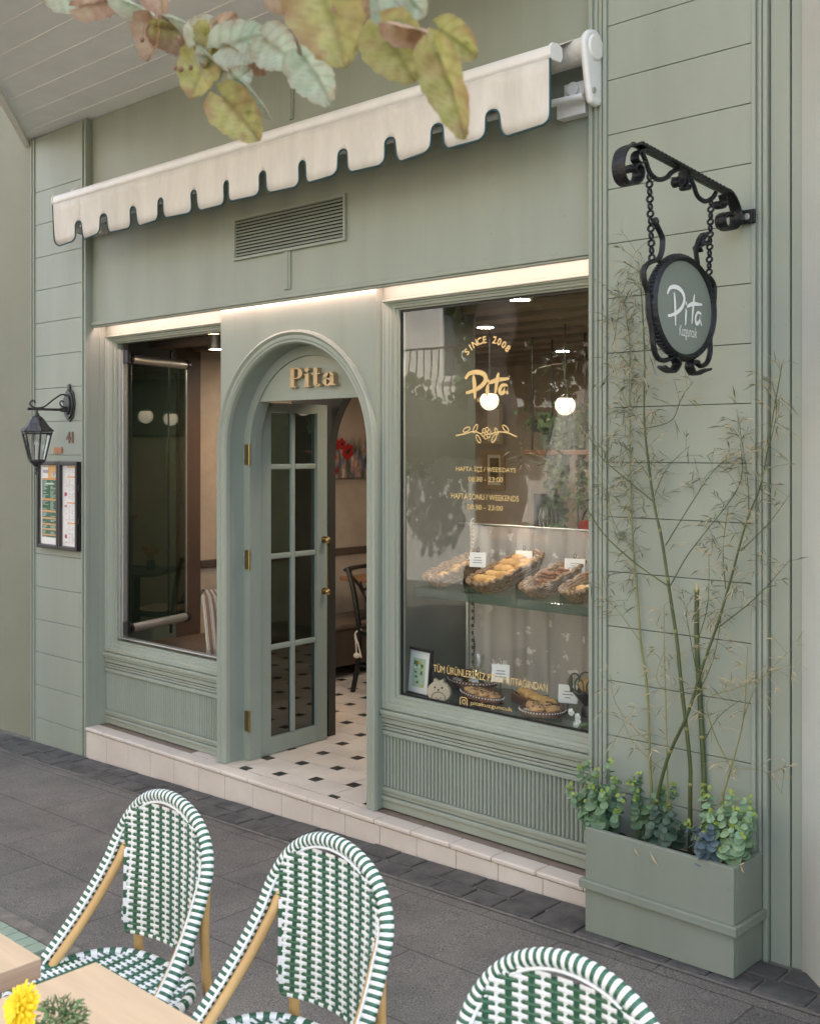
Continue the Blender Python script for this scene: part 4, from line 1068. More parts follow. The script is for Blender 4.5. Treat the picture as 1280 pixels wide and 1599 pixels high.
for pts in ([(380, 800), (330, 820), (300, 860), (303, 920), (322, 990), (330, 1090), (345, 1200), (355, 1290), (375, 1345), (410, 1362), (460, 1345)],
            [(640, 890), (668, 905), (690, 950), (690, 1030), (680, 1130), (668, 1240), (668, 1320), (650, 1375), (615, 1392), (590, 1370)],
            [(378, 810), (400, 760), (405, 690), (392, 650), (372, 610), (365, 590)], [(600, 830), (592, 780), (590, 740), (605, 705), (630, 670)]):
    o.tube(SP(pts), [.0105]*(len(SP(pts))-1)+[.013], 7, flat=.8)
for pts in ([(460, 1345), (485, 1380), (455, 1425), (420, 1410), (400, 1395)], [(560, 1360), (555, 1400), (580, 1438), (615, 1425), (655, 1410)], [(590, 1370), (560, 1375)],
            [(605, 760), (600, 730), (640, 715), (648, 700)], [(610, 720), (618, 690), (638, 660), (648, 655)]):
    ribbon3(o, SP(pts), .034, .007)
o.blob(S(365, 592), .014, .012, .016, 8, 6); o.build('scroll', M['iron'], HS, smooth=True, angle=50)
for (xa, ya, xb, yb) in ((330, 322, 346, 812), (674, 470, 662, 888)):
    a, b = S(xa, ya), S(xb, yb); n = 12; o = MB(); L = (b-a).length/n
    for i in range(n):
        c = a.lerp(b, (i+.5)/n); s = V((1, 0, 0)) if i % 2 else V((0, 1, 0)); u = (b-a).normalized()
        pts = []
        for t in [2*pi*j/14 for j in range(15)]:
            cc, ss = math.cos(t), math.sin(t); pts.append(c+s*(.0105*cc)+u*((L*.42)*ss+(L*.16 if ss > 0 else -L*.16)*abs(ss)**.3*0))
        o.tube(pts, .0042, 6, caps=False)
    o.build('chain', M['iron'], HS, smooth=True)

# ------------------------------------------------------------------ planter box
pa, pb, pc = atG(913, 1458, .0), atG(1144.8, 1535, .0), atG(1181, 1506, .0)
ex = (pb-pa); ex.z = 0; W_ = ex.length; ex.normalize(); ey = V((-ex.y, ex.x, 0)); Dp = .30
zbl, zbr = gz(pa.x)+.012, gz(pb.x)+.012
ztp = .5*(atX(911, 1295, pa.x).z+atX(1140, 1356, pb.x).z); zbnd = .5*(atX(912, 1375, pa.x).z+atX(1146, 1441, pb.x).z)
o0 = V((pa.x, pa.y, 0))
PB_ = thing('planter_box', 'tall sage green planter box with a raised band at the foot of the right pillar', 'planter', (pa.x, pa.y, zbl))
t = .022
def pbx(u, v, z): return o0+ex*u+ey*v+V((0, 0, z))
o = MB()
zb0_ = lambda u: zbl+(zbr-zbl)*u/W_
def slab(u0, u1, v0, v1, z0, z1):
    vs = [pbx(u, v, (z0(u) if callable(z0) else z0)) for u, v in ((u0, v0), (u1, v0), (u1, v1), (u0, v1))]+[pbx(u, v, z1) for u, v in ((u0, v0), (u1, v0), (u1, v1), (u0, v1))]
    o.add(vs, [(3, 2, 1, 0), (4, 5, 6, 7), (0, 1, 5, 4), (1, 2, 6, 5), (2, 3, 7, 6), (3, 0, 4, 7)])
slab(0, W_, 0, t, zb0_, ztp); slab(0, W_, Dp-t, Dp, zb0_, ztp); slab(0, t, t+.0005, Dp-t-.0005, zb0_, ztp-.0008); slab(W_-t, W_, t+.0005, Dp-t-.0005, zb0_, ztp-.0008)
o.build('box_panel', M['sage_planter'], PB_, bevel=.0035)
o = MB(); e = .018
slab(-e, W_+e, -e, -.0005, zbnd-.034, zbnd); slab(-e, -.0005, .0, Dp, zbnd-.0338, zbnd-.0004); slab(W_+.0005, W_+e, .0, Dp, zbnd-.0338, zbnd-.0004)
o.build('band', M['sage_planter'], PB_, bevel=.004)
o = MB(); nx, ny = 16, 6; rr = random.Random(2)
vs = [pbx(t+.001+(W_-2*t-.002)*i/nx, t+.001+(Dp-2*t-.002)*j/ny, ztp-.085+rr.random()*.02) for i in range(nx+1) for j in range(ny+1)]
o.add(vs, [(i*(ny+1)+j, (i+1)*(ny+1)+j, (i+1)*(ny+1)+j+1, i*(ny+1)+j+1) for i in range(nx) for j in range(ny)]); o.build('soil', M['soil'], PB_)
ZSOIL = ztp-.08
# dry bamboo leaves caught on the soil, the rim and the front of the box
rr = random.Random(77); o = MB()
for u, v, z, n_ in ((.1, .12, ZSOIL+.012, 5), (.4, .08, ZSOIL+.012, 6), (.62, .2, ZSOIL+.012, 6), (.85, .1, ZSOIL+.012, 5), (.40, -.006, ztp-.02, 2), (.93, .05, ztp+.0, 4)):
    for _ in range(n_):
        p = pbx(u*W_+rr.uniform(-.05, .05), v+rr.uniform(-.02, .02)*(v > 0), z); d = V((rr.uniform(-1, 1), rr.uniform(-.6, .2), rr.uniform(-.2, .5) if v > 0 else -1.2)).normalized(); s = d.orthogonal().normalized(); L0 = rr.uniform(.03, .06)
        m = p+d*L0*.5+V((0, -.004, 0)); o.add([p, m+s*.004, p+d*L0, m-s*.004], [(0, 1, 2, 3)])
tag(o.build('dry_leaves', M['straw']), 'loose dry straw coloured leaves caught in the planter box', 'dry leaves', None, 'stuff')

# ------------------------------------------------------------------ plants in the planter
def round_leaf(mb, c, n, up, r, mi=0, cup=.18):
    n = V(n).normalized(); a = V(up)-n*n.dot(V(up)); a = a.normalized() if a.length > 1e-4 else n.orthogonal().normalized(); b = n.cross(a)
    K = 9; vs = [c]
    for i in range(K):
        t = 2*pi*i/K; vs.append(c+a*(r*math.cos(t)*1.08)+b*(r*math.sin(t))+n*(cup*r*(.5+.5*math.cos(2*t))))
    mb.add(vs, [(0, 1+i, 1+(i+1) % K) for i in range(K)], mi)
def eucalyptus(label, base, tips, lm, seed, rl=.021, tipn=3):
    rr = random.Random(seed); r = thing('eucalyptus', label, 'plant', base, 'eucalyptus sprays in the planter box')
    st, lf = MB(), MB(); base = V(base)
    for tpnt in tips:
        tpnt = V(tpnt); mid = base.lerp(tpnt, .5)+V((rr.uniform(-.02, .02), rr.uniform(-.02, .02), .02))
        b0 = base+V((rr.uniform(-.03, .03), rr.uniform(-.03, .03), 0))
        pts = catmull([b0, mid, tpnt], 8); st.tube(pts, [.0035-.0022*i/(len(pts)-1) for i in range(len(pts))], 5)
        N = len(pts)
        for i in range(5 if N < 14 else 6, N, 2):
            f = i/(N-1); d = (pts[min(i+1, N-1)]-pts[i-1]).normalized(); s = d.orthogonal().normalized()
            s.rotate(Matrix.Rotation(i*1.57+rr.random(), 3, d))
            for sg in (1, -1):
                rad = rl*1.2*(1.12-.6*max(0, f-.4)/.6)*rr.uniform(.75, 1.2)
                c = pts[i]+s*sg*(rad*.95)+V((0, 0, rr.uniform(-.006, .006)))
                n = d*.75+s*sg*.35+V((rr.uniform(-.5, .5), rr.uniform(-.7, .1), rr.uniform(-.1, .5)))
                round_leaf(lf, c, n, s*sg, rad)
        for q in range(tipn*2):
            c = tpnt+V((rr.uniform(-.014, .014), rr.uniform(-.014, .014), rr.uniform(-.010, .024))); round_leaf(lf, c, (rr.uniform(-1, 1), rr.uniform(-1, .2), rr.uniform(-.2, 1)), (0, 0, 1), .0075, 1)
    st.build('stem', M['stem'], r, smooth=True); lf.build('foliage', [lm, M['euc_tip']], r, smooth=True, angle=180)
    return r
def inside(px_, py_, v):     # pixel of the planter's opening -> point on the soil, v across the box
    d = ray(px_, py_); q = pbx(0, v, 0); tt = (q-CAMP).dot(ey)/d.dot(ey); p = CAMP+d*tt; return V((p.x, p.y, ZSOIL))
def tipsat(pts, y): return [at(a, b, y+dy) for a, b, dy in pts]
v1, v2 = .10, .19
bA = inside(945, 1300, v1)
eucalyptus('bushy eucalyptus spray spilling over the left end of the planter box', bA, tipsat([(905, 1200, -.02), (918, 1190, .0), (950, 1194, .03), (885, 1232, -.04), (897, 1246, -.06), (930, 1208, -.05), (962, 1222, .0), (970, 1250, -.02), (925, 1232, -.07), (945, 1240, -.08), (915, 1262, -.06), (960, 1275, -.06), (935, 1270, -.08)], bA.y), M['euc'], 1, .020)
bB = inside(1005, 1305, v2)
eucalyptus('sparse eucalyptus spray at the back of the planter between bamboo canes', bB, tipsat([(985, 1222, .0), (1000, 1215, .02), (1030, 1235, .0), (1050, 1232, .0), (992, 1245, -.03), (1040, 1262, -.03)], bB.y), M['euc'], 2, .017)
bC = inside(1035, 1310, v1)
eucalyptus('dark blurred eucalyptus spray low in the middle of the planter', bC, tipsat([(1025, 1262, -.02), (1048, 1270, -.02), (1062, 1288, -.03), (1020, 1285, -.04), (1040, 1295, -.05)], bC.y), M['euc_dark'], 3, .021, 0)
bD = inside(1138, 1325, v1)
eucalyptus('pale mint eucalyptus spray at the right end of the planter box', bD, tipsat([(1100, 1235, .02), (1104, 1250, .0), (1140, 1245, .02), (1165, 1252, .0), (1172, 1268, -.02), (1128, 1265, -.04), (1150, 1270, -.05), (1165, 1290, -.04), (1110, 1272, -.03), (1145, 1292, -.06), (1158, 1302, -.06)], bD.y), M['euc_pale'], 4, .021)
bE = inside(1105, 1342, .06)
eucalyptus('small blue grey eucalyptus sprig standing at the front of the planter', bE, tipsat([(1076, 1292, -.01), (1112, 1290, -.02), (1098, 1300, -.03), (1090, 1318, -.03), (1122, 1318, -.02)], bE.y), M['euc_blue'], 5, .018)

# bamboo canes
def cz_(x, y): return (800+x/2.498, 560+y/2.498)
def cpath(pts, y0, y1, k=5):
    n = len(pts); return catmull([at(*p, y0+(y1-y0)*i/(n-1)) for i, p in enumerate(pts)], k)
def lance(mb, p, d, L, w, mi=0, rr=random):
    d = V(d).normalized(); s = d.cross(V((rr.uniform(-1, 1), rr.uniform(-1, 1), rr.uniform(-1, 1)))); s = s.normalized(); m = p+d*L*.4+V((0, 0, -.0)); e = p+d*L+V((0, 0, -L*.18))
    mb.add([p, m+s*w, e, m-s*w], [(0, 1, 2, 3)], mi)
def sprays(lf, pts, rr, dens, L=.052, dry=.5):
    dens *= 2.1
    """thin side twigs with narrow leaves along a branch"""
    N = len(pts)
    for i in range(1, N):
        a, b = pts[i-1], pts[i]; k = dens*(b-a).length; cnt = int(k)+(rr.random() < k-int(k))
        for _ in range(cnt):
            p = a.lerp(b, rr.random()); d = V((rr.uniform(-1, 1), rr.uniform(-.8, .35), rr.uniform(-.55, 1.)))
            d.normalize(); tl = rr.uniform(.03, .11); q = p+d*tl; mi = 1 if rr.random() < dry else 0
            lf.tube([p, p.lerp(q, .5)+V((0, 0, .004)), q], .0007, 3, mi=mi, caps=False)
            for j in range(rr.randint(2, 5)):
                dd = d+V((rr.uniform(-.9, .9), rr.uniform(-.9, .6), rr.uniform(-.9, .7))); lance(lf, p.lerp(q, rr.uniform(.35, 1)), dd, L*rr.uniform(.6, 1.25), .0018*rr.uniform(.7, 1.3), 1 if rr.random() < dry else 0, rr)
def cane(label, main, r0, r1, cm, branches, y0, y1, seed, dens=30, dens_main=16, dry=.5, cut=False, start=.35):
    rr = random.Random(seed); P = cpath(main, y0, y1); N = len(P)
    base = V((P[0].x, P[0].y, ZSOIL-.01)); P = [base]+P if P[0].z > ZSOIL+.02 else P; N = len(P)
    r = thing('bamboo_cane', label, 'bamboo', base, 'bamboo canes in the planter box'); st = MB()
    rs = [r0+(r1-r0)*i/(N-1) for i in range(N)]
    st.tube(P, rs, 8)
    acc = 0.
    for i in range(1, N):                 # nodes
        acc += (P[i]-P[i-1]).length
        if acc > .17: acc = 0.; d = (P[i]-P[i-1]).normalized(); st.tube([P[i]-d*.006, P[i]-d*.002, P[i]+d*.003, P[i]+d*.006], [rs[i]*1.02, rs[i]*1.28, rs[i]*1.22, rs[i]], 8, mi=1, caps=False)
    st.build('stem', [cm, M['cane_pale']], r, smooth=True)
    lf = MB()
    if not cut: sprays(lf, P[int(N*start):], rr, dens_main, dry=dry)
    for pts, ya, yb, ra in branches:
        Q = cpath(pts, ya, yb); b = MB(); b.tube(Q, [ra-(ra-.0008)*i/(len(Q)-1) for i in range(len(Q))], 5); b.build('branch', cm, r, smooth=True)
        sprays(lf, Q[len(Q)//3:], rr, dens, dry=dry)
    if cut:
        o = MB(); d = (P[-1]-P[-2]).normalized(); o.tube([P[-1], P[-1]+d*.012, P[-1]+d*.028], [r1*.98, r1*.8, r1*.45], 8); o.build('cut_end', M['straw'], r)
    if lf.v: lf.build('foliage', [M['grassleaf'], M['straw']], r)
    return r
Yc = pbx(W_*.6, .17, 0).y
Cz = lambda *pts: [cz_(*p) for p in pts]
cane('tall dark green bamboo cane in the middle reaching past the oval sign', Cz((692, 1660), (690, 1560), (655, 1250), (640, 1100), (610, 900), (580, 700), (550, 560), (520, 330), (512, 200), (514, 0), (505, -200), (495, -340)), .0085, .0022, M['cane'],
     [(Cz((610, 890), (480, 800), (360, 690), (290, 590), (200, 480), (130, 395), (60, 370), (20, 390)), Yc-.03, Yc-.10, .0032),
      (Cz((550, 560), (430, 460), (350, 390), (300, 310), (235, 230), (210, 110), (190, 0)), Yc, Yc-.10, .0028),
      (Cz((615, 885), (680, 770), (740, 690), (880, 500), (890, 350), (860, 235)), Yc, Yc+.06, .0028),
      (Cz((595, 730), (700, 560), (790, 430), (925, 315)), Yc, Yc+.06, .0024),
      (Cz((550, 540), (600, 430), (690, 340)), Yc, Yc-.02, .002), (Cz((530, 270), (620, 240), (660, 150), (705, 90)), Yc, Yc-.03, .002)], Yc, Yc-.03, 21, 26, 42, .28, start=.55)
cane('slim yellow green bamboo cane nearest the big window', Cz((540, 1660), (535, 1560), (525, 1300), (500, 1110), (485, 900), (470, 740), (460, 500), (455, 150), (455, -60), (440, -180)), .0058, .0018, M['cane_pale'],
     [(Cz((500, 1110), (430, 1010), (370, 930), (355, 850)), Yc+.02, Yc-.03, .002), (Cz((470, 740), (400, 650), (350, 480), (370, 330)), Yc+.02, Yc-.02, .002), (Cz((456, 200), (410, 90), (395, 0)), Yc+.02, Yc, .002),
      (Cz((455, 30), (400, -60), (430, -260), (480, -420)), Yc+.02, Yc, .0018)], Yc+.02, Yc+.04, 22, 44, 55, .28, start=.45)
cane('thick sawn off bamboo cane with a pale cut top', Cz((746, 1660), (743, 1560), (730, 1330), (718, 1130), (718, 905)), .0105, .0092, M['cane'],
     [(Cz((730, 1290), (690, 1080), (660, 900)), Yc, Yc, .0022), (Cz((742, 1500), (800, 1400), (890, 1330)), Yc, Yc-.02, .002), (Cz((720, 1100), (760, 960), (765, 760)), Yc, Yc, .002)], Yc+.03, Yc+.05, 23, 18, 0, .6, cut=True)
cane('leaning bamboo cane crossing the others towards the right trim', Cz((545, 1800), (600, 1570), (680, 1390), (740, 1200), (800, 1030), (850, 860), (910, 640), (970, 480), (1010, 250), (1050, 20)), .0078, .0018, M['cane'],
     [(Cz((800, 1050), (950, 930), (1085, 780)), Yc, Yc-.02, .0026), (Cz((890, 750), (1000, 640), (1080, 530)), Yc, Yc-.02, .0024), (Cz((830, 900), (820, 740), (840, 580)), Yc, Yc, .002), (Cz((690, 1360), (780, 1180), (820, 950)), Yc, Yc, .002),
      (Cz((920, 600), (915, 470), (880, 240)), Yc, Yc+.03, .002), (Cz((990, 380), (1030, 200), (1010, 100)), Yc, Yc, .0016)], Yc-.03, Yc, 24, 26, 34, .42, start=.45)
cane('low dry bamboo cane with straw coloured twigs at the right end of the planter', Cz((820, 1700), (850, 1600), (900, 1400), (915, 1130)), .0042, .0012, M['cane_pale'],
     [(Cz((850, 1600), (780, 1450), (760, 1330), (860, 1290), (940, 1260), (1095, 1185)), Yc, Yc-.04, .0026), (Cz((900, 1400), (960, 1260), (1090, 1130)), Yc, Yc, .0018), (Cz((850, 1600), (980, 1610), (1050, 1700)), Yc-.1, Yc-.12, .0015)], Yc-.02, Yc, 25, 14, 14, .85, start=.2)
cane('thin straight green bamboo shoot left of the crossing canes', Cz((604, 1660), (602, 1560), (598, 1380), (590, 1090), (592, 960)), .0032, .001, M['cane_pale'],
     [(Cz((598, 1300), (560, 1240), (600, 1120)), Yc-.01, Yc-.02, .0016), (Cz((540, 1500), (470, 1440), (400, 1340), (380, 1230)), Yc-.02, Yc-.05, .0018), (Cz((580, 1600), (470, 1500), (420, 1380)), Yc-.02, Yc-.04, .0016)], Yc-.01, Yc, 26, 26, 18, .7, start=.3)
# ------------------------------------------------------------------ woven bistro chairs (forward = -y)
def weave(mb, surf, inside, cols, rows, hw, hr, lift_=.0028, both=True):
    """surf(u,v)->point, normal. Strands run along v at each column; short bars cross them, colour by parity."""
    def bar(u0, u1, v, mi, amp):
        K = 5; vs = []
        for i in range(K):
            f = i/(K-1); u = u0+(u1-u0)*f; p, n = surf(u, v); q, _ = surf(u, v+hr*.5); r, _ = surf(u, v-hr*.5)
            h = amp*(math.sin(pi*f)*.8+.2)
            vs += [r, p+n*(h+.0012), q, p-n*(h*.8+.0012)]
        fs = [(i*4+k, i*4+(k+1) % 4, (i+1)*4+(k+1) % 4, (i+1)*4+k) for i in range(K-1) for k in range(4)]+[(3, 2, 1, 0), tuple((K-1)*4+k for k in range(4))]
        mb.add(vs, fs, mi)
    for ci, u in enumerate(cols):
        run = [v for v in rows if inside(u, v)]
        if len(run) < 2: continue
        mi = ci % 2; vs = []
        for v in run:
            p, n = surf(u, v)
            for du, dn in ((-hw*.27, 0), (0, .0024), (hw*.27, 0), (0, -.0024)):
                q, _ = surf(u+du, v); vs.append(q+n*dn)
        N = len(run)
        mb.add(vs, [(i*4+k, i*4+(k+1) % 4, (i+1)*4+(k+1) % 4, (i+1)*4+k) for i in range(N-1) for k in range(4)], mi)
        for vi, v in enumerate(rows):
            if vi % 2 == mi and inside(u, v): bar(u-hw*(.90, .68)[mi], u+hw*(.90, .68)[mi], v, mi, lift_*(1.25, 1)[mi])
def chair():
    r = thing('bistro_chair', 'chair', 'chair', (0, 0, 0), 'woven bistro chairs along the terrace tables')
    # outer hoop
    HB, HT, RAD = .415, .885, .222
    def yarch(s): return -.055+.245*(1-(1-s)**1.9)
    def hoop():
        pts = []; Ls = .53; sc = 1-RAD*1.02/Ls
        for i in range(13):
            f = i/12; s = sc*f; pts.append((-(.262-(.262-RAD)*f**1.2), s))
        for i in range(1, 33):
            a = pi-pi*i/32; pts.append((RAD*math.cos(a), sc+(1-sc)*math.sin(a)))
        for i in range(12, -1, -1):
            f = i/12; pts.append((.262-(.262-RAD)*f**1.2, sc*f))
        return pts[:13]+pts[13:-13]+pts[-12:] if False else pts
    H2 = hoop(); H3 = []
    for x, s in H2:
        p = V((x, yarch(s), HB+(HT-HB)*s))
        if not H3 or (p-H3[-1]).length > 1e-5: H3.append(p)
    H3 = catmull(H3, 3)
    # even spacing so that the wrapped stripes have one width
    ds = [0.]
    for a, b in zip(H3, H3[1:]): ds.append(ds[-1]+(b-a).length)
    def resample(step):
        out = []; i = 0; n = int(ds[-1]/step)
        for k in range(n+1):
            d = ds[-1]*k/n
            while i < len(ds)-2 and ds[i+1] < d: i += 1
            t = (d-ds[i])/max(1e-9, ds[i+1]-ds[i]); out.append(H3[i].lerp(H3[i+1], t))
        return out
    SW = .0088; P = resample(SW/4); o = MB()
    rad = [.0165*(1+.075*abs(math.sin(pi*i/4))) for i in range(len(P))]
    o.tube(P, rad, 12, mi=lambda i: (i//4) % 2, up=(0, 1, 0))
    o.build('hoop', [M['wgreen'], M['wwhite']], r, smooth=True, angle=60)
    # white piping on the inner face and the cane pole beneath it
    P2 = resample(.02); C = V((0, .1, .66)); ip = []; cp = []
    for p in P2:
        x, z = p.x, p.z; s = (z-HB)/(HT-HB)
        inx = V((-x, 0, (.64-z) if z > .64 else 0)).normalized()
        ip.append(p+inx*.0165+V((0, -.012, 0))); cp.append(p+inx*.030+V((0, .010, -.004)))
    o = MB(); o.tube(ip, .0038, 6); o.build('piping', M['wwhite'], r, smooth=True)
    k = [i for i, p in enumerate(cp) if p.z < .745]
    L1 = [i for i in k if cp[i].x < 0]; L2 = [i for i in k if cp[i].x > 0]
    for idx in (L1, L2[::-1]):
        o = MB()
        q = [cp[i] for i in idx]; d = (q[0]-q[1]).normalized(); q = [q[0]+V((0, -.03, -.10))]+q
        o.tube(q, .0135, 10)
        o.build('cane_pole', M['bamboo'], r, smooth=True)
    # woven back
    def ysurf(x, z): return .186-(.030+.030*min(1, max(0, (.72-z)/.2)))*(x/.2)**2
    def surf(x, z):
        p = V((x, ysurf(x, z), z)); n = V((-.62*x/.2*.2*-1*-1, -1, .05)); return p, V((-(.62*x), -1, .05)).normalized()
    xs = [(abs(p.x), p.z) for p in P2]
    def archx(z):
        best = 0
        for (xa, za), (xb, zb2) in zip(xs, xs[1:]):
            if (za-z)*(zb2-z) <= 0 and abs(za-zb2) > 1e-6: best = max(best, xa+(xb-xa)*(z-za)/(zb2-za))
        return best
    WL = .172
    def half(z):
        a = archx(z)-.010
        if z > HT-.012: return 0
        if z >= .705: return a
        return WL+.004-.018*(.70-z)/.22
    rp = .0091; rows = [.475+rp*i for i in range(int((HT-.02-.475)/rp))]; cp_ = .0238
    cols = [cp_*(i-7.5) for i in range(16)]
    hz_ = [half(v) for v in rows]
    def ins(x, z):
        i = min(range(len(rows)), key=lambda i: abs(rows[i]-z)); return abs(x) < hz_[i]-.004
    o = MB(); weave(o, surf, ins, cols, rows, cp_, rp*1.02)
    for vi, v in enumerate(rows):          # row ends that run plain to the hoop
        h = hz_[vi]; inn = [c for c in cols if ins(c, v)]
        if not inn: continue
        mi = vi % 2
        for sg, c in ((-1, min(inn)), (1, max(inn))):
            a = c+sg*cp_*.25; b = sg*h
            if (b-a)*sg > .004:
                vs = []
                for f in (0, .5, 1):
                    x = a+(b-a)*f; p, n = surf(x, v); vs += [p+V((0, 0, -rp*.5)), p+n*.003, p+V((0, 0, rp*.5)), p-n*.003]
                o.add(vs, [(i*4+k, i*4+(k+1) % 4, (i+1)*4+(k+1) % 4, (i+1)*4+k) for i in range(2) for k in range(4)], mi)
    # bound edges: sides below the hoop and the lower hem
    o.build('woven_back', [M['wgreen'], M['wwhite']], r, smooth=True, angle=70)
    o = MB()
    for sg in (-1, 1):
        e = [surf(sg*(half(z)+.001), z)[0]+V((0, .002, 0)) for z in [.472+.023*i for i in range(11)]]; q = []
        o.tube(e, .0075, 8, mi=lambda i: i % 2)
    hem = [surf(half(.475)*(-1+2*i/20), .470)[0] for i in range(21)]; o.tube(hem, .0065, 8, mi=lambda i: i % 2)
    o.build('bound_edge', [M['wgreen'], M['wwhite']], r, smooth=True)
    # legs: rear legs rise behind the woven back
    for sg in (-1, 1):
        o = MB(); o.tube(catmull([(sg*.178, .245, 0), (sg*.170, .215, .25), (sg*.164, .192, .48), (sg*.160, .198, .68)], 6), .0135, 10)
        l = o.build('leg', M['bamboo'], r, smooth=True)
        o = MB(); o.tube([(sg*.169, .2115, .28), (sg*.168, .208, .32)], .0165, 10); o.build('binding', M['wwhite'], l, smooth=True)
    for sg in (-1, 1):
        o = MB(); o.tube(catmull([(sg*.215, -.235, 0), (sg*.212, -.215, .25), (sg*.215, -.185, .392)], 6), .0140, 10)
        l = o.build('leg', M['bamboo'], r, smooth=True)
        o = MB(); o.tube([(sg*.2155, -.188, .355), (sg*.2155, -.186, .388)], .017, 10); o.build('binding', M['wwhite'], l, smooth=True)
    o = MB()
    o.tube([(-.212, -.215, .24), (.212, -.215, .24)], .009, 8)
    for sg in (-1, 1):
        o.tube([(sg*.212, -.22, .20), (sg*.172, .18, .20)], .009, 8)
        o.tube(catmull([(sg*.213, -.19, .30), (sg*.20, -.05, .40), (sg*.17, .15, .32)], 6), .008, 8)
    o.tube([(-.172, .185, .24), (.172, .185, .24)], .009, 8)
    o.build('stretcher', M['bamboo'], r, smooth=True)
    # seat: rounded woven pad on a ring
    def sx_(y): return .232*math.sqrt(max(0, 1-(abs((y+.035)/.215))**2.6))
    o = MB(); ring = []
    for i in range(65):
        a = 2*pi*i/64; c, s = math.cos(a), math.sin(a)
        ring.append((.236*abs(c)**.75*(1 if c > 0 else -1), -.035+.215*abs(s)**.75*(1 if s > 0 else -1), .402))
    o.tube(ring, .0155, 10, mi=lambda i: i % 2, caps=False); o.build('seat_rim', [M['wgreen'], M['wwhite']], r, smooth=True)
    ss = lambda x, y: (V((x, y, .412-.014*(1-(x/.24)**2)*(1-((y+.035)/.22)**2))), V((0, 0, 1)))
    rs = .0088; rows = [-.24+rs*i for i in range(48)]; cols = [.0245*(i-9) for i in range(19)]
    o = MB(); weave(o, ss, lambda x, y: abs(x) < sx_(y)-.004, cols, rows, .0245, rs*1.02); o.build('seat', [M['wgreen'], M['wwhite']], r, smooth=True, angle=70)
    return r
ch0 = chair()
apex = V((0, yap, .9015)) if False else V((0, .19, .902))
CH = []
for i, (x, y, lab) in enumerate(((265, 1235, 'green and white woven bistro chair whose seat shows beside the yellow flower'),
                                 (520, 1303, 'green and white woven bistro chair second from the planter, woven back seen whole'),
                                 (900, 1491, 'green and white woven bistro chair nearest the planter, only its hoop top showing'))):
    p = atG(x, y, apex.z); c = ch0 if i == 0 else copy_tree(ch0)
    c.location = (p.x-apex.x, p.y-apex.y, gz(p.x)); c['label'] = lab; CH.append(c)
    if i == 1: c.rotation_euler = (0, 0, math.radians(-2))
    if i == 2: c.rotation_euler = (0, 0, math.radians(3))

# ------------------------------------------------------------------ tables
HTAB = .752
def table(corner, sx0, label):
    w = .60; x0 = corner[0] if sx0 > 0 else corner[0]-w; y1 = corner[1]; y0 = y1-w; cx, cy = x0+w/2, (y0+y1)/2; z0 = gz(cx)
    t = thing('cafe_table', label, 'table', (cx, cy, z0), 'square plywood terrace tables'); o = MB()
    zt_ = z0+HTAB
    o.box(x0, x1_ := x0+w, y0, y1, zt_-.0035, zt_); tp = o.build('tabletop', M['wood'], t, bevel=.0015)
    o = MB(); o.box(x0+.0004, x0+w-.0004, y0+.0004, y1-.0004, zt_-.044, zt_-.0037); o.build('edge', M['woodedge'], tp, bevel=.0015)
    o = MB(); o.tube([(cx, cy, z0+.02), (cx, cy, zt_-.05)], .032, 14); o.box(cx-.17, cx+.17, cy-.17, cy+.17, zt_-.052, zt_-.0445)
    o.build('pedestal', M['black'], t, bevel=.003)
    o = MB(); o.lathe([(.22, 0), (.225, .008), (.20, .018), (.05, .03)], (cx, cy, z0), 32); o.build('base', M['black'], t, smooth=True)
    return t, zt_
c2 = atG(150, 1508, HTAB); c1 = atG(65, 1490, HTAB)
T2, zt2 = table((c2.x, c2.y), 1, 'pale plywood terrace table carrying the yellow flower'); T1, zt1 = table((c1.x, c1.y), -1, 'pale plywood terrace table with thick edge, bare, beside the green slats')

# flower vase on the table
fc = atZ(36, 1575, zt2+.155); gc = atZ(92, 1580, zt2+.13); vb = V(((fc.x+gc.x)/2+.01, (fc.y+gc.y)/2-.03, zt2))
FV = thing('flower_vase', 'small glass vase with one yellow flower and a tuft of fine greenery on the table', 'flowers', vb)
o = MB(); o.lathe([(.0, .001), (.030, .001), (.034, .02), (.030, .05), (.020, .075), (.023, .09), (.021, .09), (.018, .075), (.028, .05), (.031, .02), (.0, .006)], vb, 24); o.build('vase', M['thinglass'], FV, smooth=True)
o = MB(); rr = random.Random(4)
face = (-RT*.62-VW*.62+V((0, 0, .34))).normalized()
o.tube(catmull([vb+V((0, 0, .01)), vb+V((.004, 0, .09)), gc.lerp(fc, .35)+V((0, 0, -.005)), fc-face*.012], 8), .0032, 7)
for _ in range(4): o.tube(catmull([vb+V((rr.uniform(-.01, .01), rr.uniform(-.01, .01), .01)), vb+V((0, 0, .09)), gc+V((rr.uniform(-.03, .03), rr.uniform(-.03, .03), -.01))], 6), .002, 5)
o.build('stem', M['stem'], FV, smooth=True)
a_ = face.orthogonal().normalized(); b_ = face.cross(a_); o = MB()
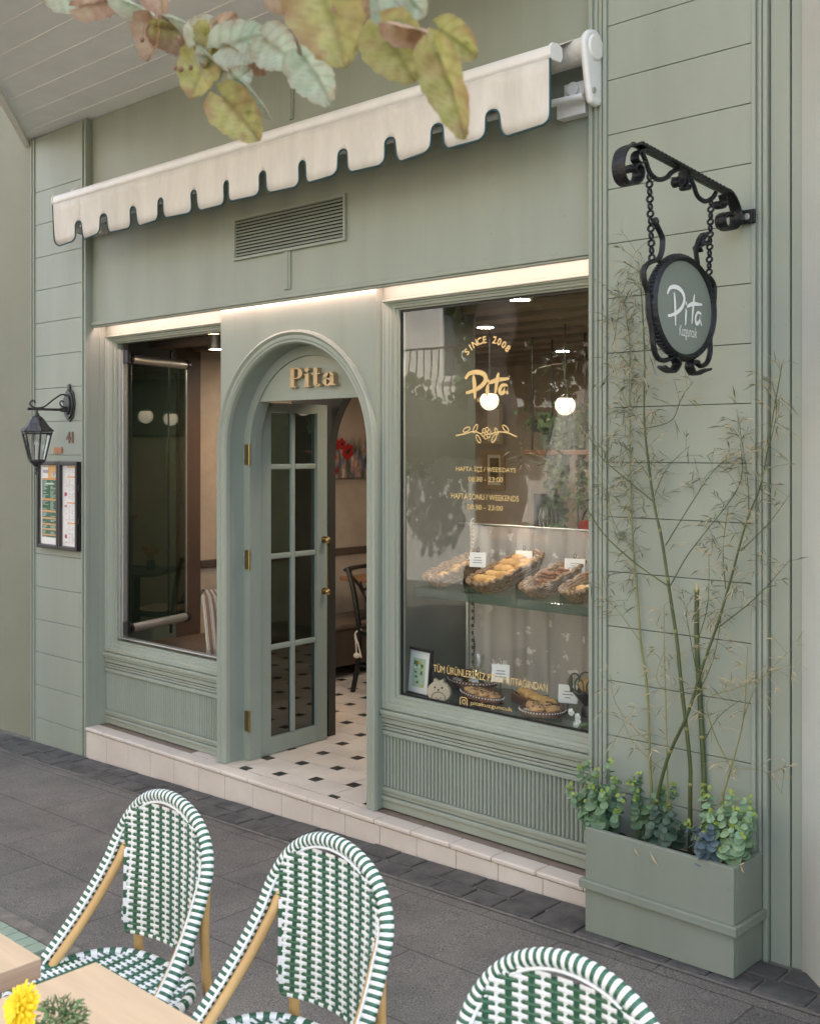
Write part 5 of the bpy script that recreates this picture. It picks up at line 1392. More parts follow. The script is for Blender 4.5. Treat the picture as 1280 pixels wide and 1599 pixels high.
for ringi, (n, L, tilt, w) in enumerate(((24, .043, .02, .0060), (22, .040, .22, .0058), (20, .033, .48, .0052), (18, .025, .80, .0044), (14, .016, 1.1, .0036), (8, .009, 1.35, .003))):
    for i in range(n):
        t = 2*pi*(i+ringi*.5)/n+rr.uniform(-.08, .08); d = (a_*math.cos(t)+b_*math.sin(t))*math.cos(tilt)+face*math.sin(tilt); s = (a_*-math.sin(t)+b_*math.cos(t)); l = L*rr.uniform(.88, 1.1); n_ = d.cross(s)
        p0 = fc+face*(.002*ringi); m = p0+d*l*.6+n_*.002; e = p0+d*l-n_*(.003+.004*rr.random())
        o.add([p0-s*w*.3, p0+s*w*.3, m+s*w, e+s*w*.55, e+d*.002, e-s*w*.55, m-s*w, m+n_*.0016], [(0, 1, 2, 7), (0, 7, 6), (7, 2, 3, 4), (7, 4, 5, 6)])
o.build('petals', M['yellow'], FV, smooth=True, angle=50)
o = MB()
for _ in range(150):
    d = V((rr.gauss(0, 1), rr.gauss(0, 1), rr.gauss(.25, .8))).normalized(); q = gc+V((0, 0, -.02))+d*rr.uniform(.012, .042); s = V((rr.uniform(-1, 1), rr.uniform(-1, 1), rr.uniform(-.3, 1)))
    o.tube(catmull([q, q+s*.008+d*.006, q+s*.017+V((0, 0, -.004))], 3), [.0011, .0012, .0012, .0011, .0009, .0008, .0005], 4, mi=0 if rr.random() < .7 else 1)
    for _k in range(2): lance(o, q+s*.008, d+V((rr.uniform(-.8, .8), rr.uniform(-.8, .8), rr.uniform(-.5, .8))), .018, .0016, 0 if rr.random() < .6 else 1, rr)
o.build('greenery', [M['leafdark'], M['stem']], FV)

# sage slatted cover let into the pavement behind the first table
sa, sb = atG(0, 1437, .03), atG(58, 1470, .03); yk = (sa.y+sb.y)/2
DKx0, DKx1 = sa.x-.75, sb.x+.09
o = MB()
DK = thing('slatted_cover', 'pale sage slatted cover in a stone edging on the pavement behind the table', 'slatted cover', ((DKx0+DKx1)/2, yk-.3, gz((DKx0+DKx1)/2)))
x = DKx0
while x < DKx1: o.obox((x, yk-.62, gz(x)+.006), (.070, 0, .070*.0285), (0, .62, 0), (0, 0, .026)); x += .0765
o.build('slat', M['sagelight'], DK, bevel=.003)
o = MB()
o.obox((DKx0-.06, yk+.008, gz(DKx0-.06)-.02), (DKx1-DKx0+.16, 0, (DKx1-DKx0+.16)*.0285), (0, .07, 0), (0, 0, .048)); o.obox((DKx1+.012, yk-.64, gz(DKx1)-.02), (.07, 0, .002), (0, .645, 0), (0, 0, .046))
o.build('stone_edging', M['mortar'], DK, bevel=.006)

# ------------------------------------------------------------------ street tree: trunk stands left, a twig with autumn leaves reaches into the picture
TR = thing('street_tree', 'plane tree whose thin twigs of yellowing leaves hang into the top of the view', 'tree', (-3.4, -4.75, gz(-3.4)))
bark = mat('mottled_bark', (.30, .26, .21), .85, .4, 5, .8, 30, col2=(.56, .53, .46))
o = MB(); tz = gz(-3.4)
o.tube(catmull([(-3.4, -4.75, tz-.1), (-3.42, -4.74, .6), (-3.3, -4.72, 1.6), (-3.45, -4.75, 2.6), (-3.35, -4.70, 3.6), (-3.5, -4.8, 5.2), (-3.4, -4.8, 7)], 8), [.30-.20*min(1, i/48)+.05*math.sin(i*.9) for i in range(49)], 18)
o.build('trunk', bark, TR, smooth=True)
o = MB(); rr = random.Random(13)
for cx0, cy0, cz0, er in ((-3.55, -5.7, 3.45, 1.0), (-4.3, -6.3, 4.4, 1.1)):
    for _ in range(1500):
        while True:
            p = V((rr.uniform(-1, 1), rr.uniform(-1, 1), rr.uniform(-1, 1)))
            if .25 < p.length < 1: break
        round_leaf(o, V((cx0, cy0, cz0))+p*er, (rr.uniform(-1, 1), rr.uniform(-1, 1), rr.uniform(-.3, 1)), (0, 0, 1), .055*rr.uniform(.6, 1.3))
o.build('darkening_crown', M['ivy'], TR, smooth=True, angle=180)  # unseen foliage added to darken the reflection in the big window
def lpos(x, y, Z): return CAMP+ray(x, y)*Z
def twig(pts, r0, r1):
    P = catmull([lpos(*p) for p in pts], 6); return P, [r0+(r1-r0)*i/(len(P)-1) for i in range(len(P))]
o = MB()
A0 = [(-60, -60, 1.95), (60, -22, 1.92), (150, -6, 1.90), (200, 14, 1.88), (290, 55, 1.86), (335, 80, 1.85), (372, 120, 1.84), (395, 160, 1.84)]
P, R_ = twig(A0, .0045, .0016)
lead = catmull([(-3.35, -4.70, 3.5), (-1.8, -4.5, 4.2), (.4, -3.9, 3.7), P[0]+V((-.5, -.35, .12)), P[0]], 8)
o.tube(lead, [.06-.055*i/(len(lead)-1) for i in range(len(lead))], 8); o.tube(P, R_, 6)
br1 = o.build('branch', bark, TR, smooth=True)
o = MB(); P2_, R2_ = twig([(420, -160, 1.55), (480, -60, 1.52), (540, -30, 1.5), (600, -10, 1.5), (640, 20, 1.5)], .0045, .002)
lead = catmull([(-1.8, -4.5, 4.2), (.2, -4.0, 4.3), P2_[0]+V((-.6, -.3, .35)), P2_[0]], 8); o.tube(lead, [.035-.030*i/(len(lead)-1) for i in range(len(lead))], 8); o.tube(P2_, R2_, 6)
br2 = o.build('branch', bark, TR, smooth=True)
def leaf(x, y, Z, L, W, ang, face=(0, 0), curl=.15, m='leaf_yellow', parent=None, stalk=None, seed=0):
    """one heart shaped leaf: centre pixel, length and width in pixels, angle of its tip on the picture (0 = right, 90 = up), tilt of its face"""
    rr = random.Random(seed); c = lpos(x, y, Z); k = Z/FPX; L *= k; W *= k*1.22; a = math.radians(ang)
    ux, uz = RT*math.cos(a)+V((0, 0, math.sin(a))), None
    n = (-VW); side = n.cross(ux).normalized()
    ux = (ux+VW*face[0]).normalized(); n = ux.cross(side).normalized(); side = (side+n*face[1]).normalized(); n = ux.cross(side).normalized()
    nu, nv = 20, 10; vs = []; ph = rr.random()*6
    for i in range(nu+1):
        f = i/nu; w = (max(0, math.sin(pi*f**.66))**.52)*(1-.22*f)*1.04; w += (.03*math.sin(f*31+ph)+.03*math.sin(f*67+2*ph))*(0 < i < nu); w = max(w, .03)
        if i == 0: w = .18
        for j in range(nv+1):
            g = -1+2*j/nv; back = .10*(abs(g)**1.5)*(1-f)**3*2.2
            p = c+ux*(L*(f-.5-back))+side*(W*.5*w*g)
            p += n*(L*(curl*((f-.5)**2*1.6)+curl*.9*abs(g)**1.6*w-.03*math.cos(g*9)*(.4+.6*f)*math.sin(f*11+ph)+.02*math.sin(f*19+g*3+ph)-.035*(1-min(1, abs(g)*5))))
            vs.append(p)
    o = MB(); o.add(vs, [(i*(nv+1)+j, i*(nv+1)+j+1, (i+1)*(nv+1)+j+1, (i+1)*(nv+1)+j) for i in range(nu) for j in range(nv)])
    lf = o.build('leaf', M[m], parent, smooth=True, angle=180)
    if len(lf.data.vertices) == (nu+1)*(nv+1):      # brown rims and the vein pattern belong to the leaf itself
        ca = lf.data.color_attributes.new('edge', 'FLOAT_COLOR', 'POINT')
        for i in range(nu+1):
            for j in range(nv+1):
                f, g = i/nu, -1+2*j/nv; e = max(abs(g)**3, max(0, f-.6)/.4*.9, max(0, .08-f)*5)
                vn = 1 if j == nv//2 else (.55 if (i-abs(j-nv//2)) % 4 == 0 else 0); ca.data[i*(nv+1)+j].color = (min(1, e*1.25), vn*.75, 0, 1)
    if stalk:
        q = lpos(*stalk); b0 = c-ux*L*.5; o = MB(); o.tube(catmull([q, q.lerp(b0, .5)+V((0, 0, -.004)), b0, b0+ux*L*.12], 5), .0011, 5); o.build('stalk', M['stem'], lf, smooth=True)
    return lf
LV = [ # x, y, Z, length, width, tip angle, face tilt, curl, material, branch, stalk
 (112, 0, 1.92, 60, 40, -20, (.3, .9), .2, 'leaf_green', br1, (80, -20, 1.92)), (160, 6, 1.9, 70, 34, 5, (.1, 1.1), .25, 'leaf_brown', br1, None),
 (235, 22, 1.87, 95, 30, -28, (.2, 1.5), .2, 'leaf_green', br1, (200, 14, 1.88)), (252, 2, 1.90, 60, 46, -80, (.2, .4), .35, 'leaf_brown', br1, None), (282, 34, 1.86, 42, 22, -20, (.2, 1.2), .3, 'leaf_green', br1, None),
 (243, 66, 1.88, 62, 50, -105, (.3, .5), .5, 'leaf_brown', br1, (262, 42, 1.87)), (275, 58, 1.89, 56, 44, -50, (.3, .7), .5, 'leaf_brown', br1, None), (262, 44, 1.86, 40, 30, -10, (.2, .9), .4, 'leaf_yellow', br1, None),
 (320, 52, 1.85, 60, 52, 60, (.3, .4), .3, 'leaf_green', br1, (325, 82, 1.85)), (345, 42, 1.87, 60, 40, 50, (.2, .8), .4, 'leaf_brown', br1, None), (382, 62, 1.83, 84, 62, 20, (.1, .6), .25, 'leaf_green', br1, (345, 85, 1.85)),
 (438, 80, 1.82, 62, 64, -35, (.2, .4), .25, 'leaf_green', br1, (395, 82, 1.84)), (498, 126, 1.80, 86, 64, -58, (.2, .45), .25, 'leaf_green', br1, (455, 92, 1.82)), (368, 98, 1.86, 60, 44, -30, (.3, .6), .4, 'leaf_brown', br1, None), (402, 98, 1.86, 46, 32, -50, (.2, .5), .4, 'leaf_brown', br1, None),
 (458, 108, 1.84, 32, 26, -90, (.1, .4), .3, 'leaf_yellow', br1, None), (330, 78, 1.84, 60, 36, -100, (.2, .8), .4, 'leaf_yellow', br1, None), (302, 70, 1.88, 40, 30, -120, (.2, .4), .4, 'leaf_brown', br1, None),
 (310, 120, 1.85, 72, 66, -112, (.2, .25), .15, 'leaf_yellow', br1, (330, 82, 1.85)), (350, 115, 1.84, 76, 34, -48, (.1, 1.3), .2, 'leaf_green', br1, (330, 85, 1.85)), (378, 118, 1.83, 36, 32, 40, (.2, .4), .2, 'leaf_green', br1, None),
 (398, 152, 1.84, 84, 36, -48, (.2, 1.2), .2, 'leaf_green', br1, (372, 128, 1.84)), (378, 186, 1.84, 86, 66, -48, (.2, .3), .15, 'leaf_yellow', br1, (366, 150, 1.84)), (392, 165, 1.86, 50, 30, -60, (.2, .8), .4, 'leaf_brown', br1, None),
 (455, 0, 1.52, 60, 36, -10, (.2, .8), .3, 'leaf_brown', br2, None), (520, 38, 1.5, 140, 112, -72, (.15, .3), .16, 'leaf_yellow', br2, (515, -40, 1.5)), (602, 24, 1.52, 90, 76, -100, (.2, .4), .2, 'leaf_green', br2, (605, -14, 1.5)),
 (622, 85, 1.48, 96, 84, -55, (.35, .2), .2, 'leaf_yellow', br2, (600, 45, 1.5)), (670, 52, 1.46, 112, 34, -18, (.2, 1.6), .3, 'leaf_brown', br2, (625, 24, 1.5)), (715, 66, 1.45, 72, 56, -32, (.25, .5), .35, 'leaf_yellow', br2, None),
 (706, 150, 1.44, 138, 62, -70, (.2, .55), .16, 'leaf_yellow', br2, (688, 78, 1.46)), (560, 20, 1.5, 60, 50, -60, (.2, .5), .3, 'leaf_brown', br2, None), (640, 0, 1.5, 70, 60, -40, (.2, .5), .3, 'leaf_green', br2, None)]
for i, a in enumerate(LV): leaf(*a[:9], parent=a[9], stalk=a[10], seed=i)
o = MB(); rr = random.Random(9)
for x, y in ((274, 106), (283, 108), (298, 106), (222, 62)):
    p = lpos(x, y, 1.85); q = lpos(x+4, y-26, 1.85); o.tube([q, p], .0006, 4); o.blob(p, .0042, .0042, .0046, 8, 6)
o.build('seed_pod', M['brown'], br1, smooth=True)

# ------------------------------------------------------------------ across the street (seen in the shop glass)
wall_w = mat('sunlit_white_render', (.62, .60, .56), .8, .12, 1.3, .1, 20); roofm = mat('terracotta', (.36, .13, .07), .8, .3, 14)
def house(label, x0, x1, y, h, m, wins, roof=True):
    b = thing('townhouse', label, 'building', ((x0+x1)/2, y, gz(x0))); o = MB(); o.box(x0, x1, y-5, y, -.8, h); o.build('wall', m, b)
    for (xa, xb, za, zb__) in wins:
        o = MB().sweep(rect_path(xa, xb, za, zb__), [(0, .0), (0, .05), (.08, .05), (.08, .01)], closed=True, y0=y+.001); w = o.build('window', M['white'], b)
        o = MB(); o.box(xa+.07, xb-.07, y+.004, y+.014, za+.07, zb__-.07); o.build('pane', mat('dark_house_window', (.05, .065, .08), .12, .3, 2), w)
        o = MB(); o.box((xa+xb)/2-.03, (xa+xb)/2+.03, y+.0145, y+.04, za+.081, zb__-.081); o.build('mullion', M['white'], w)
    if roof: o = MB(); o.prism([(y-5.2, h), (y+.5, h), (y+.45, h+.15), (y-2.4, h+1.7)], lambda u, w, d: (d, u, w), x0-.2, x1+.2); o.build('roof', roofm, b)
    return b
woodm = mat('weathered_cladding', (.27, .15, .085), .8, .3, 2, .2, 20, stretch=(1, 1, 9))
H1 = house('white rendered house with a planted iron balcony, mirrored in the shop window', -10.6, -5.6, -9.4, 8.2, wall_w, [(-9.9, -8.9, 3.1, 5.0), (-8.2, -7.2, 3.1, 5.0), (-6.9, -6.0, 3.1, 5.0), (-9.9, -8.9, .9, 2.3), (-7.4, -6.4, .9, 2.3), (-9.4, -8.4, 6, 7.4), (-7.2, -6.2, 6, 7.4)])
H2 = house('brown timber house with small windows, mirrored at the edge of the shop window', -16, -10.7, -9.2, 7.2, woodm, [(-15.4, -14.6, 3, 4.6), (-13.4, -12.4, 3, 4.6), (-12.0, -11.1, .9, 2.2), (-14.6, -13.6, .9, 2.2)])
H3_ = house('ochre corner house across the street on the right', -5.5, 1.5, -9.6, 7.6, mat('ochre_render', (.52, .40, .24), .8, .15, 1.5, .1, 20), [(-4.8, -3.8, 3.1, 4.9), (-3.0, -2.0, 3.1, 4.9), (-1.0, 0, 3.1, 4.9), (-4.6, -3.6, .9, 2.3), (-2.4, -1.2, .2, 2.4)])
BAL = MB(); BAL.box(-10.0, -5.9, -9.395, -8.6, 2.62, 2.74); ba = BAL.build('balcony', wall_w, H1)
o = MB()
for i in range(28):
    x = -9.95+i*.148; o.tube(catmull([(x, -8.64, 2.74), (x, -8.56, 2.95), (x, -8.62, 3.2), (x, -8.64, 3.55)], 4), .012, 5)
o.tube([(-9.98, -8.64, 3.55), (-5.92, -8.64, 3.55)], .02, 6); o.build('railing', M['iron'], ba)
rr = random.Random(31)
def foliage(name, label, cat, c, ext, n, lm, r=.05, parent=None):
    o = MB()
    for _ in range(n):
        while True:
            p = V((rr.uniform(-1, 1), rr.uniform(-1, 1), rr.uniform(-1, 1)))
            if p.length < 1: break
        p = V(c)+V((p.x*ext[0], p.y*ext[1], p.z*ext[2])); round_leaf(o, p, (rr.uniform(-1, 1), rr.uniform(-1, 1), rr.uniform(-.3, 1)), (0, 0, 1), r*rr.uniform(.6, 1.3))
    return o.build(name, lm, parent)
for i, (x, z, ex_, ez) in enumerate(((-9.4, 2.7, .5, .5), (-8.0, 2.35, .7, .8), (-6.8, 2.6, .4, .6))):
    p = thing('balcony_plant', ['bushy plant at the left end of the balcony across the street', 'trailing plant hanging from the middle of the balcony across the street', 'small plant at the right end of the balcony across the street'][i], 'plant', (x, -8.5, z-ez), 'balcony plants across the street'); foliage('foliage', None, None, (x, -8.5, z), (ex_, .25, ez), 420, M['ivy'], .06, p)
# closed-up olive parasol canopy on the street side
PR = thing('parasol', 'olive square parasol standing on the street left of the view, mirrored in the glass', 'parasol', (-3.95, -3.55, gz(-3.95)))
olive = mat('olive_canvas', (.14, .135, .085), .9, .08, 6); o = MB(); cx_, cy_, zz = -3.95, -3.55, 2.60
vs = [(cx_, cy_, zz)]; RG = 32
for rr_, z in ((.5, 2.46), (1.0, 2.28), (1.35, 2.13), (1.36, 1.90)):
    for k in range(RG):
        a = 2*pi*k/RG; q = 1/max(abs(math.cos(a)), abs(math.sin(a)))**.9; sag = -.03*abs(math.sin(4*a))*(rr_ if z > 2.0 else 0)
        wz = .05*abs(math.sin(8*a)) if z < 2.0 else 0
        vs.append((cx_+rr_*q*math.cos(a)*.9, cy_+rr_*q*math.sin(a)*.9, z+sag+wz))
o.add(vs, [(0, 1+k, 1+(k+1) % RG) for k in range(RG)]+[(1+r*RG+k, 1+r*RG+(k+1) % RG, 1+(r+1)*RG+(k+1) % RG, 1+(r+1)*RG+k) for r in range(3) for k in range(RG)])
o.build('canopy', olive, PR, smooth=True, solid=.006, angle=50)
o = MB(); o.tube([(cx_, cy_, gz(cx_)), (cx_, cy_, 2.62)], .03, 12); o.build('pole', M['brown'], PR, smooth=True)
o = MB(); o.box(cx_-.28, cx_+.28, cy_-.28, cy_+.28, gz(cx_)-.01, gz(cx_)+.08); o.build('base', M['cobble'], PR, bevel=.02)
# ------------------------------------------------------------------ inside: seating seen through door and left window
ZB = .63
BN = thing('wall_bench', 'brown cloth covered corner bench inside the left window', 'bench', (-2.8, .9, ZF))
o = MB(); o.box(-3.095, -1.55, .145, .80, ZF, ZB-.05); o.box(-3.095, -2.62, .802, 3.6, ZF+.1, ZB-.05); o.build('base', M['int_dark'], BN, bevel=.005)
o = MB(); o.box(-3.098, -1.545, .140, .815, ZB-.0495, ZB); o.box(-3.098, -2.60, .8155, 3.6, ZB-.0495, ZB-.003); o.build('seat', M['linen'], BN, bevel=.015, seg=3)
pc_ = atX(332, 975, -2.35)
CU = V((-2.02, .50, ZB)); o = MB()
n = 10; vs = []
ua, ub_ = V((.0, 1, 0)), V((-.16, 0, 1)).normalized()
for sgn in (1, -1):
    for i in range(n+1):
        for j in range(n+1):
            u, v = -1+2*i/n, -1+2*j/n; th = .055*((1-u**4)*(1-v**4))**.6
            e = 1-.05*(u*u*v*v) ; vs.append(CU+V((0, 0, .25))+ua*(u*.22*(1-.06*(1-v*v)))+ub_*(v*.235*(1-.06*(1-u*u)))+V((1, 0, .2)).normalized()*(sgn*th))
K = n+1; o.add(vs, [(s*K*K+i*K+j, s*K*K+(i+1)*K+j, s*K*K+(i+1)*K+j+1, s*K*K+i*K+j+1) for s in (0, 1) for i in range(n) for j in range(n)])
cu = o.build('striped_cushion', stripes_mat('cushion_stripe', (.24, .15, .10), (.58, .51, .42), 9, 'Y'), smooth=True, angle=80); tag(cu, 'striped brown and cream cushion standing on the window bench', 'cushion')

# painting of red poppies on the left wall
pt0, pt1 = at(500, 748, 2.2), None
PG = thing('poppy_painting', 'unframed painting of red poppies and blue flowers on the warm wall beyond the door', 'painting', (-3.11, 2.65, 1.745))
y0_, y1_, z0_, z1_ = 2.05, 3.25, 1.75, 2.60
pm, pnt, pb_ = new_mat('painted_canvas'); L = pnt.links.new
geo = nd(pnt, 'ShaderNodeNewGeometry'); sp_ = nd(pnt, 'ShaderNodeSeparateXYZ'); L(geo.outputs['Position'], sp_.inputs[0])
n1 = nd(pnt, 'ShaderNodeTexNoise'); n1.inputs['Scale'].default_value = 9; n1.inputs['Detail'].default_value = 8; mp = nd(pnt, 'ShaderNodeMapping'); mp.inputs['Scale'].default_value = (1, 2.2, .8); L(geo.outputs['Position'], mp.inputs[0]); L(mp.outputs[0], n1.inputs['Vector'])
r1 = nd(pnt, 'ShaderNodeValToRGB'); e = r1.color_ramp.elements; e[0].position = .36; e[0].color = (.035, .03, .035, 1); e[1].position = .66; e[1].color = (.62, .52, .44, 1)
for ps, c in ((.43, (.10, .12, .05)), (.48, (.13, .14, .27)), (.53, (.36, .30, .22)), (.58, (.42, .16, .08))): x = e.new(ps); x.color = c4(c)
L(n1.outputs['Fac'], r1.inputs['Fac'])
n2 = nd(pnt, 'ShaderNodeTexNoise'); n2.inputs['Scale'].default_value = 3; n2.inputs['Detail'].default_value = 6; L(geo.outputs['Position'], n2.inputs['Vector'])
r2 = nd(pnt, 'ShaderNodeValToRGB'); r2.color_ramp.elements[0].color = (.36, .27, .21, 1); r2.color_ramp.elements[1].color = (.58, .47, .38, 1); L(n2.outputs['Fac'], r2.inputs['Fac'])
mr = nd(pnt, 'ShaderNodeMapRange'); mr.inputs[1].default_value = 1.97; mr.inputs[2].default_value = 2.16; L(sp_.outputs['Z'], mr.inputs[0])
ad = nd(pnt, 'ShaderNodeMath', operation='MULTIPLY_ADD', use_clamp=True); ad.inputs[1].default_value = 1.2; ad.inputs[2].default_value = -.6; L(n2.outputs['Fac'], ad.inputs[0])
sm = nd(pnt, 'ShaderNodeMath', operation='ADD', use_clamp=True); L(mr.outputs[0], sm.inputs[0]); L(ad.outputs[0], sm.inputs[1])
mx = nd(pnt, 'ShaderNodeMix', data_type='RGBA'); L(sm.outputs[0], mx.inputs[0]); L(r1.outputs[0], mx.inputs[6]); L(r2.outputs[0], mx.inputs[7]); L(mx.outputs[2], pb_.inputs['Base Color']); pb_.inputs['Roughness'].default_value = .7
o = MB(); o.box(-3.118, -3.085, y0_, y1_, z0_, z1_); o.build('canvas', pm, PG, bevel=.004)
o = MB(); od = MB(); rr = random.Random(8)
def onwall(x, y): return atX(x, y, -3.08)
for x, y, r in ((524, 695, 8), (534, 693, 7), (543, 706, 10), (518, 712, 9), (517, 728, 6), (524, 735, 5), (546, 702, 7), (512, 722, 6)):
    p = onwall(x, y); r *= p.x*0+.0066
    o.add([(-3.0835+.0003*len(o.f) % .002, p.y+r*(1+.15*math.sin(5*t+x))*math.cos(t)*.95, p.z+r*(1+.12*math.sin(4*t+y))*math.sin(t)) for t in [2*pi*i/20 for i in range(20)]], [tuple(range(20))])
    od.add([(-3.0795, p.y+r*.28*math.cos(t), p.z+r*.28*math.sin(t)) for t in [2*pi*i/10 for i in range(10)]], [tuple(range(10))])
o.build('poppy_stroke', M['red'], PG); od.build('dark_centre', M['black'], PG)

# black cross-backed chair (built facing +x, turned a little)
BC = thing('wooden_chair', 'black curved back wooden chair with tied seat pad inside the doorway', 'chair', (0, 0, 0))
o = MB()
for sy in (-1, 1):
    o2 = MB(); o2.tube(catmull([(-.25, sy*.19, 0), (-.20, sy*.19, .25), (-.19, sy*.19, .46), (-.24, sy*.195, .75), (-.29, sy*.20, .92)], 6), [.020]*25, 8); o2.build('leg', M['black'], BC, smooth=True)
    o2 = MB(); o2.tube([(.21, sy*.18, 0), (.19, sy*.17, .44)], [.014, .020], 8); o2.build('leg', M['black'], BC, smooth=True)
o.tube(catmull([(-.29, -.205, .90), (-.315, -.1, .905), (-.325, 0, .905), (-.315, .1, .905), (-.29, .205, .90)], 5), .016, 8, flat=2.2, up=(1, 0, 0))
for k in (-1, 1):
    o.tube(catmull([(-.205, k*.04, .54), (-.245, k*.03, .66), (-.27, k*.07, .76), (-.30, k*.15, .86)], 6), .010, 8); o.tube(catmull([(-.205, k*.10, .54), (-.235, k*.05, .65), (-.285, k*.045, .80)], 6), .009, 8)
o.tube(catmull([(-.275, -.11, .80), (-.275, 0, .735), (-.275, .11, .80)], 8), .012, 8)
o.tube([(-.205, -.19, .54), (-.205, .19, .54)], .012, 8); o.build('backrest', M['black'], BC, smooth=True)
o = MB(); o.box(-.21, .22, -.20, .20, .425, .455); o.tube([(.2, -.17, .2), (-.2, -.19, .2)], .01, 8); o.tube([(.2, .17, .2), (-.2, .19, .2)], .01, 8); o.build('seat', M['black'], BC, bevel=.012)
o = MB(); o.blob((0.01, 0, .475), .21, .20, .030, 20, 8); pd = o.build('seat_pad', stripes_mat('pad_stripe', (.22, .12, .07), (.48, .38, .26), 16, 'Y'), BC, smooth=True)
o = MB()
for k in (0, .02): o.tube(catmull([(-.17, -.19, .47), (-.21, -.215, .44), (-.20+k, -.22, .36), (-.19+k*2, -.225, .27)], 6), .006, 6)
o.blob((-.19, -.225, .28), .03, .02, .02, 8, 6); o.build('tie', M['liner'], pd, smooth=True)
BC.location = (-2.02, 2.02, ZF); BC.rotation_euler = (0, 0, math.radians(10))
def itable(name, label, x0, x1, y0, y1, m):
    t = thing(name, label, 'table', ((x0+x1)/2, (y0+y1)/2, ZF)); o = MB(); o.box(x0, x1, y0, y1, ZF+.735, ZF+.765); o.build('tabletop', m, t, bevel=.004)
    o = MB(); cx, cy = (x0+x1)/2, (y0+y1)/2; o.tube([(cx, cy, ZF+.02), (cx, cy, ZF+.734)], .03, 10); o.box(cx-.22, cx+.22, cy-.03, cy+.03, ZF, ZF+.03); o.box(cx-.03, cx+.03, cy-.22, cy-.031, ZF, ZF+.03); o.box(cx-.03, cx+.03, cy+.031, cy+.22, ZF, ZF+.03); o.build('pedestal', M['black'], t, bevel=.004); return t
itable('dining_table', 'brown topped table against the warm wall behind the black chair', -2.86, -2.40, 2.25, 2.95, mat('table_top_brown', (.27, .14, .065), .45, .2, 5, stretch=(4, .5, 4)))
itable('dining_table', 'dark topped table holding orange dried flowers right of the black chair', -1.95, -1.35, 1.95, 2.55, M['black'])
fl = V((-1.78, 2.25, ZF+.766)); FL = thing('dried_flowers', 'small pot of orange dried flowers on the inside table', 'flowers', fl)
o = MB(); o.lathe([(.0, .001), (.032, .001), (.040, .04), (.030, .08), (.0, .075)], fl, 16); o.build('pot', M['black'], FL, smooth=True)
o = MB(); rr = random.Random(6)
for _ in range(34):
    d = V((rr.gauss(0, .5), rr.gauss(0, .5), 1)).normalized(); e = fl+V((0, 0, .08))+d*rr.uniform(.06, .14); o.tube([fl+V((0, 0, .07)), e], .0012, 4); o.blob(e, .008, .008, .010, 6, 4, jit=.3, rnd=rr)
o.build('blossom', mat('dried_orange', (.46, .20, .05), .8, .3, 30), FL, smooth=True)

# globe pendants
def pendant(p, label, r=.058, parent_z=2.7555):
    t = thing('pendant_lamp', label, 'lamp', (p.x, p.y, p.z), 'glowing globe pendants'); o = MB()
    o.lathe([(r*math.sin(pi*i/16), -r*math.cos(pi*i/16)) for i in range(13)], p, 28); o.build('globe', M['glow'], t, smooth=True)
    o = MB(); o.tube([p+V((0, 0, r*.75)), V((p.x, p.y, parent_z))], .004, 6); o.lathe([(r*.55, r*.84), (r*.5, r*1.0), (.01, r*1.05)], p, 20); o.build('rod', M['black'], t, smooth=True)
    o = MB(); o.lathe([(.04, parent_z-.018), (.045, parent_z)], (p.x, p.y, 0), 16); o.build('canopy', M['black'], t)
pendant(at(764, 626, 1.4), 'glowing globe pendant behind the small brush written words on the big window')
pendant(at(882, 633, 1.4), 'glowing globe pendant seen clear in the big window on the right')
def mirror_hit(x, y, tt):     # where a lamp stands that shows at this pixel in the folded glass panel
    d = ray(x, y); q = (ha-CAMP); q.z = 0; t_ = q.dot(fn_)/V((d.x, d.y, 0)).dot(fn_); h = CAMP+d*t_; dd = V(d)-fn_*2*V((d.x, d.y, 0)).dot(fn_); return h+dd*tt
pendant(mirror_hit(227, 650, 1.57), 'globe pendant over the left tables, first of two mirrored in the folded panel')
pendant(mirror_hit(266, 654, 1.56), 'globe pendant over the left tables, second of two mirrored in the folded panel')

# things on and by the back wall
def framed(name, label, a, b, Y, fm, pmat, fw=.025, mat_w=.03, cat='picture'):
    x0, x1, z0, z1 = a.x, b.x, b.z, a.z; t = thing(name, label, cat, ((x0+x1)/2, Y, z0)); o = MB().sweep(rect_path(x0, x1, z0, z1), [(0, 0), (0, -.022), (fw, -.022), (fw, -.006)], closed=True, y0=Y); o.build('frame', fm, t)
    o = MB(); o.box(x0+fw*.9, x1-fw*.9, Y-.006, Y-.001, z0+fw*.9, z1-fw*.9); o.build('mount', M['liner'], t); o = MB(); w = fw+mat_w; o.box(x0+w, x1-w, Y-.0085, Y-.0062, z0+w, z1-w); o.build('print', pmat, t); return t
art = mat('brown_print', (.10, .085, .05), .7, .6, 9, col2=(.34, .25, .13))
Yb_ = 3.895
framed('framed_picture', 'tall framed brown print on the warm back wall behind the window lettering', at(756, 703, Yb_), at(789, 765, Yb_), Yb_, mat('pale_oak', (.42, .29, .16), .5, .15, 6), art, .04, .03)
framed('framed_picture', 'upper pale framed picture half hidden by the globe pendant', at(757, 634, Yb_-.04), at(786, 694, Yb_-.04), Yb_-.042, mat('pale_oak_two', (.50, .38, .24), .5, .1, 6), M['liner'], .03, .01)
fa, fb = at(897, 735, 2.5), at(935, 826, 2.5)
FRG = thing('fridge', 'tall white fridge standing at the back behind the big window', 'fridge', ((fa.x+fb.x)/2, 2.6, ZF)); o = MB(); o.box(fa.x, fb.x, 2.5, 3.05, ZF+.04, 1.36); o.box(fa.x, fb.x, 2.5, 3.05, 1.37, fa.z); o.build('door', M['white'], FRG, bevel=.012)
